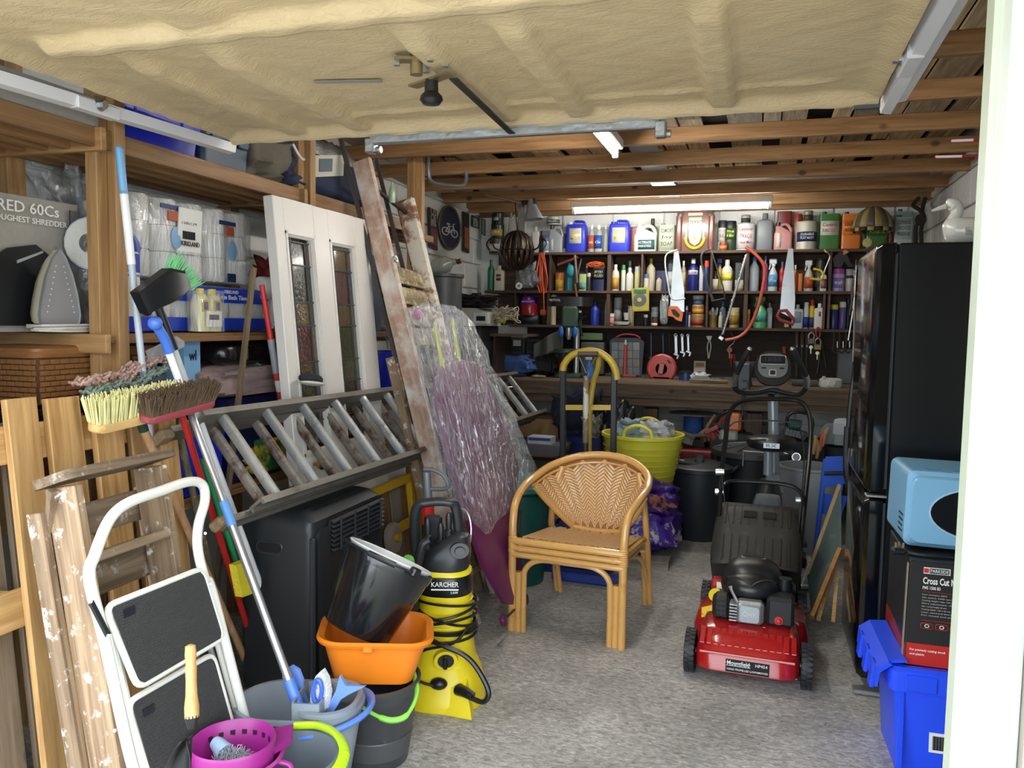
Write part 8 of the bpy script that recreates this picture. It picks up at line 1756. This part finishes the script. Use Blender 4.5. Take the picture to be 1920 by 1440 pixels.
# desk lamp on its springs
t = wthing('anglepoise_lamp','grey spring-arm lamp fixed under the joists at the rear left','lamp',q(990,385,5.8)); LG = pl('8f9496',.4)
part('shade',G().lathe([(.02,.07),(.028,.05),(.035,.02),(.07,-.07),(.074,-.085),(.07,-.085),(.03,.015),(0,.02)],q(998,391,5.8),24,M=MX.Rotation(-.15,3,'Y')),LG,t); part('cap',G().tube([q(1001,383,5.8),q(1002,372,5.8)],[.028,.014],12),pl('3a3c3e',.4),t)
part('bulb',G().ball(q(997,400,5.8),.028),pl('d8d8d0',.2),t); part('arm',G().tube([q(990,383,5.8),q(895,362,5.9)],.006,6),pl('a4a6a8',.35,metal=.4),t); part('arm',G().tube([q(895,362,5.9),q(815,378,6.0)],.006,6),pl('a4a6a8',.35,metal=.4),t)
part('joint',G().box(q(893,361,5.9),(.05,.03,.04),bev=.006),BLACK,t); part('elbow',G().box(q(985,380,5.8),(.06,.03,.03),bev=.006),BLACK,t)

# ---------------------------------------------------------------- middle of the garage
# sack truck
TY = 4.60; q = lambda a,b,y=TY: P(a,b,Y=y); STY = pm('sack_truck_yellow',C('c2a63c'),.35,0,.12,20,dirt=(C('7a6a34'),.66,.85,25))
t = wthing('sack_truck','yellow and black sack truck with a curved top bar standing behind the rattan chair','sack truck',(q(1103,900).x,TY,0))
part('top_bow',G().tube(smoothpath([q(1055,695),q(1058,683),q(1070,668),q(1086,661),(q(1105,658)),q(1125,662),q(1143,675),q(1153,692),q(1157,712)],6),.021,12),STY,t)
for xa,ya,xb in ((1056,694,1056),(1152,700,1150)):
    a = q(xa,ya); b = V((q(xb,900).x,TY+.02,.06)); part('upright',G().bar(a,b,.034,.034,up=(0,1,0),bev=.004),pl('22252a',.45,dirt=(C('4c4f52'),.6,.8,30)),t)
part('crossbar',G().bar(q(1060,764),q(1148,764),.03,.012,up=(0,1,0)),STY,t); part('crossbar',G().bar(V((q(1060,850).x,TY,.62)),V((q(1148,850).x,TY,.62)),.03,.012,up=(0,1,0)),STY,t)
part('centre_strut',G().tube(smoothpath([q(1124,664,4.62),q(1121,690,4.64),q(1112,720,4.66),q(1106,770,4.66),q(1104,850,4.66),V((q(1104,900).x,4.66,.1))],5),.017,10),STY,t)
part('toe_plate',G().box((q(1103,900).x,TY-.08,.02),(.36,.2,.012),bev=.003),BLACK,t)
for s_ in (-1,1): part('wheel',G().lathe([(0,-.03),(.07,-.03),(.11,-.025),(.12,0),(.11,.025),(.07,.03),(0,.03)],(q(1103,900).x+s_*.22,TY+.12,.12),24,M=MX.Rotation(pi/2,3,'Y')),BLACKM,t)
q = lambda a,b,y=4.5: P(a,b,Y=y)
t = wthing('digging_spade','spade with a worn D-grip handle leaning upright on the sack truck','spade',(q(1098,850).x,4.5,0))
part('shaft',G().tube([q(1099,705),q(1098,830)],[.0165,.0185],12),wood('spade_shaft',C('8a7a66'),C('655646'),'Z',.6,knots=False,paint=(C('c9c6bd'),.5,.55,9)),t)
for s_ in (-1,1): part('fork_strap',G().tube([q(1099,700),q(1102+s_*16.5,668)],.006,8),pl('6a655c',.35,metal=.7),t)
part('d_grip',G().tube([q(1084,664),q(1121,664)],.017,10),wood('grip_wood',C('5a4c42'),C('3c322a'),'X',.6,knots=False),t)
part('socket',G().tube([q(1098,826),V((q(1098,850).x,4.5,.32))],[.018,.02],10),pl('2c2c2e',.4,metal=.6),t); part('blade',G().grid(lambda u,v: (q(1098,850).x+(u-.5)*.18,4.5+.03*(u-.5)**2*4,.30-.28*v-.02*(1-abs(u-.5)*2)*v),8,6),pl('3a3a3a',.4,metal=.6),t,solid=.003)
# yellow flexible tub on a purple compost bag
tc_ = P(1205,830,Y=5.15); r1 = .262; z0 = .44
t = thing('yellow_tub','bright yellow flexible garden tub with two handles full of plastic bags','tub',(tc_.x,5.15,.40))
YT = pm('yellow_tub_plastic',C('dcd842'),.45,0,.06,8); prof = [(0,.004),(.19,.0),(.2,.01),(.255,.30),(.268,.305),(.268,.325),(.25,.325),(.195,.015),(0,.015)]
part('body',G().lathe(prof,n=40),YT,t,smooth=50)
for k in range(7): part('moulded_ring',G().lathe([(.203+.0085*k,.03+.036*k),(.2065+.0085*k,.0325+.036*k),(.204+.0085*k,.035+.036*k)],n=40),YT,t)
for s_,zz in ((-1,.325),(1,.32)): part('handle',G().tube(smoothpath([(-.09,s_*.235,zz),(-.07,s_*.24,zz+.05),(0,s_*.24,zz+.075),(.07,s_*.24,zz+.05),(.09,s_*.235,zz)],5),.011,8),YT,t)
for k,(dx_,dy,w_,lab) in enumerate(((-.08,.0,.2,'clear crumpled bag lying in the yellow tub, left of the printed one'),(.07,.02,.22,'white carrier bag with red print lying in the yellow tub'))):
    o = sack('plastic_bag',lab,'bag',V((tc_.x+dx_,5.15+dy,.68)),(w_,.2,.12),pm('bag_film_%d' % k,C(('8fa3b4','b9bcc6')[k]),.3,0,.15,10,bump=.7,bscale=15),seed=71+k,amp=.02)
part('red_print',G().ball((.07,-.05,.08),.022,(1,.6,.6),8),pl('b8485c',.5),o)
pb = sack('compost_bag','slumped purple and white compost bag under the yellow tub','bag',V((-.66,4.95,.06)),(.44,.62,.26),pm('purple_bag',C('4a2a9a'),.35,0,.2,8,dirt=(C('cfccd8'),.55,.58,7),bump=.6,bscale=16),seed=73,amp=.03)
sack('compost_bag','second purple and orange bag edge on top of the slumped one','bag',V((-.60,4.80,.30)),(.28,.26,.16),pm('purple_bag2',C('3f2282'),.35,0,.2,8,dirt=(C('c07a4c'),.55,.6,9),bump=.6,bscale=16),seed=74,amp=.025)
t = wthing('floor_pallet','low grey wooden pallet under the purple bags','pallet',(-.75,5.0,0))
for k in range(4): part('deck_board',G().box((-.97+.15*k,5.0,.045),(.12,.85,.018)),wood('grey_pallet',C('8f8a80'),C('6a655c'),'Y',.8),t)
for k in (-.38,0,.38): part('bearer',G().box((-.75,5.0+k,.018),(.58,.08,.036)),wood('grey_pallet_x',C('8f8a80'),C('6a655c'),'X',.8),t)
# black dustbin
bx = P(1311,900,Y=5.42).x
DB = pm('dustbin_plastic',C('20262c'),.45,0,.1,12,dirt=(C('4c5258'),.72,.85,14)); t = thing('dustbin','dark grey plastic dustbin with a domed clip-on lid right of the yellow tub','bin',(bx,5.45,0))
part('body',G().lathe([(0,.0),(.165,0),(.17,.01),(.205,.40),(.205,.47),(.2,.47),(.16,.02),(0,.02)],n=40),DB,t)
part('panel_line',G().tube([(.186*cos(a),.186*sin(a),z_) for a,z_ in ((-1.9,.38),(-1.3,.38))],.003,5).tube([(.188*cos(-1.3),.188*sin(-1.3),.38),(.17*cos(-1.3),.17*sin(-1.3),.05)],.003,5),DB,t)
ld = part('lid',G().lathe([(.215,.455),(.222,.46),(.222,.485),(.21,.492),(.19,.495),(.12,.515),(0,.525)],n=40),DB,t,smooth=50); part('lid_handle',G().box((0,0,.525),(.06,.16,.04),bev=.012),DB,ld)
for s_ in (-1,1): part('clip_handle',G().tube(smoothpath([(s_*.20,-.06,.46),(s_*.245,0,.49),(s_*.20,.06,.46)],5),.012,8),DB,t)
part('lid_rib',G().tube([(-.05+.12*cos(a),.0+.13*sin(a),.512) for a in [pi*1.1+pi*.8*k/10 for k in range(11)]],.006,6),DB,ld); part('white_sticker',G().box((-.09,-.03,.513),(.09,.05,.003),MX.Rotation(.12,3,'Y')),pl('8f979c',.5),ld)
# second, ribbed bin further back
x_ = P(1410,900,Y=5.75).x; t = thing('ribbed_bin','larger black bin with a ribbed dish lid behind the exercise bike','bin',(x_,5.72,0)); BB = pl('1a1d20',.4)
part('body',G().lathe([(0,0),(.2,0),(.25,.54),(.24,.54),(.19,.02),(0,.02)],n=36),BB,t); ld = part('lid',G().lathe([(.262,.53),(.275,.54),(.275,.575),(.25,.58),(.1,.61),(0,.615)],n=36),pl('33373a',.45),t)
for k in range(12):
    a = 2*pi*k/12+.1; part('lid_rib',G().tube([(.05*cos(a),.05*sin(a),.617),(.24*cos(a),.24*sin(a),.588)],.006,6),pl('4a4f53',.4),ld)
part('wire_handle',G().tube([(-.06,-.27,.5),(-.06,-.28,.60),(.10,-.28,.60),(.10,-.27,.5)],.006,6),STEEL,t)
# grey bin, blue folded chair
x_ = P(1515,900,Y=5.4).x; t = thing('pale_grey_bin','pale grey bin standing behind the blue folded chair','bin',(x_,5.4,0)); part('body',G().lathe([(0,0),(.155,0),(.18,.52),(.19,.525),(.19,.54),(.175,.54),(.15,.02),(0,.02)],n=36),pl('8f9499',.45),t)
t = wthing('blue_folding_chair','bright blue plastic folding chair folded upright beside the chalkboard','chair',(.43,4.85,0)); q = lambda a,b,y=4.85: P(a,b,Y=y); BCH = pl('2256c8',.35)
part('backrest',G().loft([[q(a,b,y) for a,b in ((1548,856),(1590,855),(1592,905),(1545,915))] for y in (4.83,4.86)]),BCH,t); part('seat',G().loft([[q(a,b,y) for a,b in ((1541,925),(1590,930),(1575,975),(1533,960))] for y in (4.86,4.9)]),BCH,t)
part('leg',G().bar(q(1548,860),V((q(1525,1060).x,4.85,0)),.03,.025,bev=.005),BCH,t); part('leg',G().bar(q(1585,860),V((q(1548,1060).x,4.85,0)),.03,.025,bev=.005),BCH,t); part('hinge_bar',G().tube([q(1545,888,4.82),q(1592,887,4.82)],.012,8),pl('23272c',.4),t)
# green bin with lid behind the bagged board, blue tool box
x_ = P(975,900,Y=4.15).x; t = thing('green_bin','dark green plastic bin with a domed lid behind the bagged purple board','bin',(x_,4.15,0)); GBN = pl('0f4a44',.4)
part('body',G().lathe([(0,0),(.14,0),(.175,.52),(.17,.52),(.13,.02),(0,.02)],n=32),GBN,t); part('lid',G().lathe([(.18,.515),(.195,.52),(.195,.545),(.17,.55),(.12,.585),(0,.60)],n=32),pl('2c6c64',.35),t); part('band',G().lathe([(.18,.50),(.187,.505),(.18,.51)],n=32),GBN,t)
t = wthing('tool_box','navy blue plastic tool box with an orange latch under the rattan chair','tool box',(-.98,4.45,0)); TBX = pl('1c2c6c',.4)
part('body',G().loft([[(-.98+p.x,4.46+p.y,z_) for p in rr(w2,.26,.02)] for z_,w2 in ((0,.44),(.17,.46))]),TBX,t); part('lid',G().loft([[(-.98+p.x,4.46+p.y,z_) for p in rr(w2,d2,.03)] for z_,w2,d2 in ((.175,.47,.27),(.235,.46,.26),(.255,.40,.2))]),TBX,t)
part('latch',G().box((-1.06,4.322,.205),(.07,.012,.03),bev=.003),pl('d0542c',.4),t); part('handle',G().tube(smoothpath([(-1.1,4.46,.25),(-1.07,4.46,.285),(-.89,4.46,.285),(-.86,4.46,.25)],4),.01,8),BLACK,t)
t = wthing('blue_dustpan','flat blue plastic tray on the floor behind the chair legs','tray',(-.85,4.28,0)); part('tray',G().box((-.86,4.24,.025),(.40,.10,.05),MX.Rotation(-.04,3,'Z'),.01),pl('1f3a8c',.4),t)
# stool and boxes in the gloom under the bench's left end
t = wthing('padded_stool','low grey padded stool in the shade under the left of the bench','stool',(-1.55,5.55,0)); part('cushion',G().loft([[(-1.50+p.x,5.5+p.y,z_) for p in rr(.44*k,.34,.06)] for z_,k in ((.50,.95),(.52,1),(.56,.99),(.575,.9))]),pl('55565c',.7),t)
for a in (-1,1):
    for b in (-1,1): part('leg',G().tube([(-1.50+a*.17,5.5+b*.13,.5),(-1.50+a*.19,5.5+b*.14,0)],.011,8),[STEEL,pl('7a2422',.4)][(a+b) == 0],t)
t = wthing('small_carton','small blue and white carton lying on the padded stool','box',(-1.5,5.5,.576)); part('carton',G().box((-1.46,5.42,.60),(.17,.12,.05),MX.Rotation(-.05,3,'Z')),pl('b9bcc4',.5),t); part('blue_panel',G().box((-1.46,5.357,.61),(.16,.003,.02)),pl('2c3a8c',.5),t)
sack('navy_jacket','dark navy jacket slumped on boxes below the ladder end','jacket',V((-1.28,5.75,.6)),(.3,.26,.34),pm('navy_jacket',C('151c2c'),.9,bump=.4,bscale=20),seed=81,amp=.03)
sack('grey_hat','grey cap hanging in front of the navy jacket','cap',V((-1.10,5.52,.62)),(.13,.1,.14),pl('77756c',.8),seed=82,amp=.02)
sack('black_bin_sack','black refuse sack hanging behind the sack truck','bag',V((-.93,5.55,.25)),(.22,.18,.62),pm('bin_sack',C('15181d'),.3,0,.2,20,bump=.8,bscale=22),seed=83,amp=.03)
lidded('storage_box','royal blue lidded box behind the stool in the gloom','box',(-1.25,5.95),(.34,.3,.3),.376,pl('1c2c7a',.4),pl('1c2c7a',.4))
t = wthing('cardboard_carton','brown cardboard carton under the bench behind the aluminium ladder','box',(-1.7,6.1,.376)); part('carton',G().box((-1.68,6.15,.53),(.42,.4,.3)),CARD,t)
# under the bench on the right
t = wthing('twine_spool','blue twine on a spool with a wide wooden disc under the bench','spool',P(1300,800,Y=6.1)); c = P(1300,800,Y=6.1); zt = P(1300,775,Y=6.1).z
part('twine',G().lathe([(0,.0),(.06,.0),(.075,.02),(.072,.16),(0,.16)],(c.x,6.1,zt-.165),28),pm('blue_twine',C('1f4f9a'),.5,0,.35,60,bump=.8,bscale=120),t); part('disc',G().cyl((c.x,6.1,zt-.004),(c.x,6.1,zt+.004),.185,n=32),wood('ply_disc',C('77695c'),C('574c42'),'X',.7,knots=False),t)
part('lower_disc',G().cyl((c.x,6.1,zt-.175),(c.x,6.1,zt-.165),.11,n=28),BLACK,t); part('spindle',G().cyl((c.x,6.1,zt-.0),(c.x,6.1,zt+.02),.008),BLACK,t); part('stand',G().box((c.x,6.1,(zt-.175+.376)/2),(.2,.2,zt-.175-.376),bev=.01),BLACKM,t)
def brushy(label,x,y,Y,rot,m1,m2):
    c = P(x,y,Y=Y); t = wthing('hand_brush',label,'brush',c,'brushes under the bench'); M = MX.Rotation(rot,3,'Y')
    part('block',G().box(c,(.11,.05,.03),M,.006),m1,t); g = G(); rn = random.Random(int(x))
    for k in range(40): a = c+M @ V((rn.uniform(-.05,.05),rn.uniform(-.02,.02),-.012)); g.tube([a,a+M @ V((rn.uniform(-.015,.015),0,-.055))],.0028,4)
    part('bristles',g,m2,t,kind='stuff'); part('handle',G().tube([c+M @ V((.04,0,.01)),c+M @ V((.15,0,.05))],[.013,.009],8),m1,t)
brushy('grey-bristled hand brush beside the yellow tub',1290,815,5.9,.3,pl('6e6a60',.6),pl('a4a49a',.6)); brushy('wide wooden paint brush left of the red box',1318,810,5.95,-.7,pl('9a7a58',.5),pl('7a5a40',.7)); brushy('red-handled hand brush pointing up and right',1334,806,5.9,-.5,pl('8c2a26',.4),pl('a83a2c',.6))
t = wthing('red_box','dark red metal box on the floor between the two black bins','box',(P(1300,850,Y=5.95).x,5.95,.0)); part('box',G().box((P(1302,850,Y=5.9).x,5.9,.46),(.26,.2,.14),bev=.01),pl('7a1f1e',.35),t); part('stand',G().box((P(1302,850,Y=5.9).x,5.95,.19),(.3,.24,.38),bev=.01),BLACKM,t)
for k in range(3): part('stay',G().box((P(1302,850,Y=5.9).x-.08+.08*k,5.797,.46),(.012,.006,.1)),pl('55201e',.4),t)
t = wthing('chainsaw','orange and white chainsaw with a black hoop guard under the bench','chainsaw',P(1380,800,Y=5.95)); q = lambda a,b,y=5.95: P(a,b,Y=y)
part('motor',G().box(q(1377,790),(.10,.14,.14),bev=.02),pl('c0641f',.35),t); part('tank',G().box(q(1366,815),(.13,.14,.08),bev=.015),pl('8f9088',.4),t); part('hoop',G().tube(smoothpath([q(1342,815),q(1346,785),q(1362,772),q(1385,770),q(1392,795),q(1388,815)],5),.011,8),BLACK,t); part('top_handle',G().tube(smoothpath([q(1357,778),q(1362,766),q(1384,766),q(1388,780)],4),.009,8),BLACK,t)
part('stand',G().box((q(1370,830).x,6.0,.52),(.3,.2,.28),bev=.01),BLACKM,t)
t = wthing('green_power_tool','dark green power tool with a black tubular frame under the right of the bench','power tool',P(1500,800,Y=5.9)); q = lambda a,b,y=5.9: P(a,b,Y=y)
part('frame',G().tube(smoothpath([q(1475,820),q(1476,785),q(1490,773),q(1515,777),q(1524,795),q(1518,830)],5),.011,8),BLACK,t); part('motor',G().cyl(q(1480,797),q(1502,800),.045,n=18),pl('10403c',.4),t); part('keypad_panel',G().box(q(1490,812),(.16,.05,.06),MX.Rotation(.25,3,'Y'),.006),pl('3a3d40',.5),t)
for k in range(5): part('fin',G().box(q(1476+6.5*k,810+1.4*k,5.865),(.02,.006,.045),MX.Rotation(.25,3,'Y')),pl('6a6d70',.4),t)
part('stand',G().box((q(1495,830).x,6.0,.50),(.4,.2,.26),bev=.01),BLACKM,t)
t = wthing('compressor_gauges','black compressor with two round chrome gauges behind the bike','compressor',(P(1485,860,Y=5.75).x,5.75,0)); c = P(1485,858,Y=5.6)
part('tank',G().cyl((c.x-.0,5.75,.22),(c.x+.26,5.75,.22),.13,n=24).box((c.x+.1,5.75,.42),(.26,.2,.16),bev=.02),pl('1a1b1e',.4),t)
for k,xx in enumerate((1472,1493)): gz = part('gauge',G().cyl(P(xx,857,Y=5.58),P(xx,857,Y=5.62),.029,n=20),CHROME,t); part('dial_face',G().cyl(P(xx,857,Y=5.575),P(xx,857,Y=5.58),.023,n=20),pl('8a8f90',.3),gz)
part('red_badge',G().box(P(1490,877,Y=5.6),(.14,.006,.02)),pl('8c2f30',.4),t)
t = wthing('bench_grinder','pale grey saw housing with a white box front under the right bench end','machine',P(1565,810,Y=5.9)); q = lambda a,b,y=5.9: P(a,b,Y=y)
part('housing',G().loft([[q(a,b,y) for a,b in ((1538,806),(1548,794),(1600,794),(1600,835),(1540,832))] for y in (5.88,6.05)]),pl('85898c',.45),t); part('white_box',G().box(q(1576,803,5.85),(.09,.06,.09),bev=.006),pl('b9bfc6',.4),t); part('clear_guard',G().box(q(1577,824,5.85),(.09,.06,.08),bev=.006),pl('9aa3a8',.2),t)
part('rag',G().ball(q(1580,790,5.9),.05,(1.2,.8,.5),12),pl('a8b0b6',.7),t); part('drum',G().cyl((q(1572,840).x,5.98,.35),(q(1572,840).x,5.98,.60),.12,n=24),BLACKM,t)
for k,(x_,y_,c1,lab) in enumerate(((1535,838,'a08a64','pale wooden chisel handle upright by the grey machine'),(1529,830,'b09468','round wooden handle leaning by the grey machine'),(1541,824,'d0543c','coral red plastic handle leaning by the grey machine'),(1546,815,'b0986c','short straw-coloured handle behind the red one'))):
    t = wthing('chisel',lab,'tool',P(x_,y_,Y=5.75),'handles in the black bin'); a = P(x_,y_,Y=5.75); part('handle',G().tube([a-V((.01,0,.08)),a,a+V((.012*(k-1),0,.05))],[.010,.014,.010],8),pl(c1,.5),t)
t = wthing('black_waste_bin','black bin holding the wooden handles behind the pale grey bin','bin',(P(1545,850,Y=5.75).x,5.78,0)); part('body',G().lathe([(0,0),(.13,0),(.15,.5),(.14,.5),(.12,.02),(0,.02)],(P(1545,850,Y=5.75).x,5.78,0),28),pl('15171a',.4),t)
t = wthing('small_floor_jack','small black jack with an upright lever on the floor right of the bike','jack',(P(1497,1000,Y=5.0).x,5.0,0)); x_ = P(1497,1000,Y=5.0).x; part('base',G().box((x_,5.0,.03),(.1,.16,.06),bev=.01),BLACK,t); part('lever',G().cyl((x_,5.0,.05),(x_,5.0,.30),.01,n=10),BLACK,t); part('tip',G().cyl((x_,5.0,.24),(x_,5.0,.26),.018,n=10),STEEL,t)
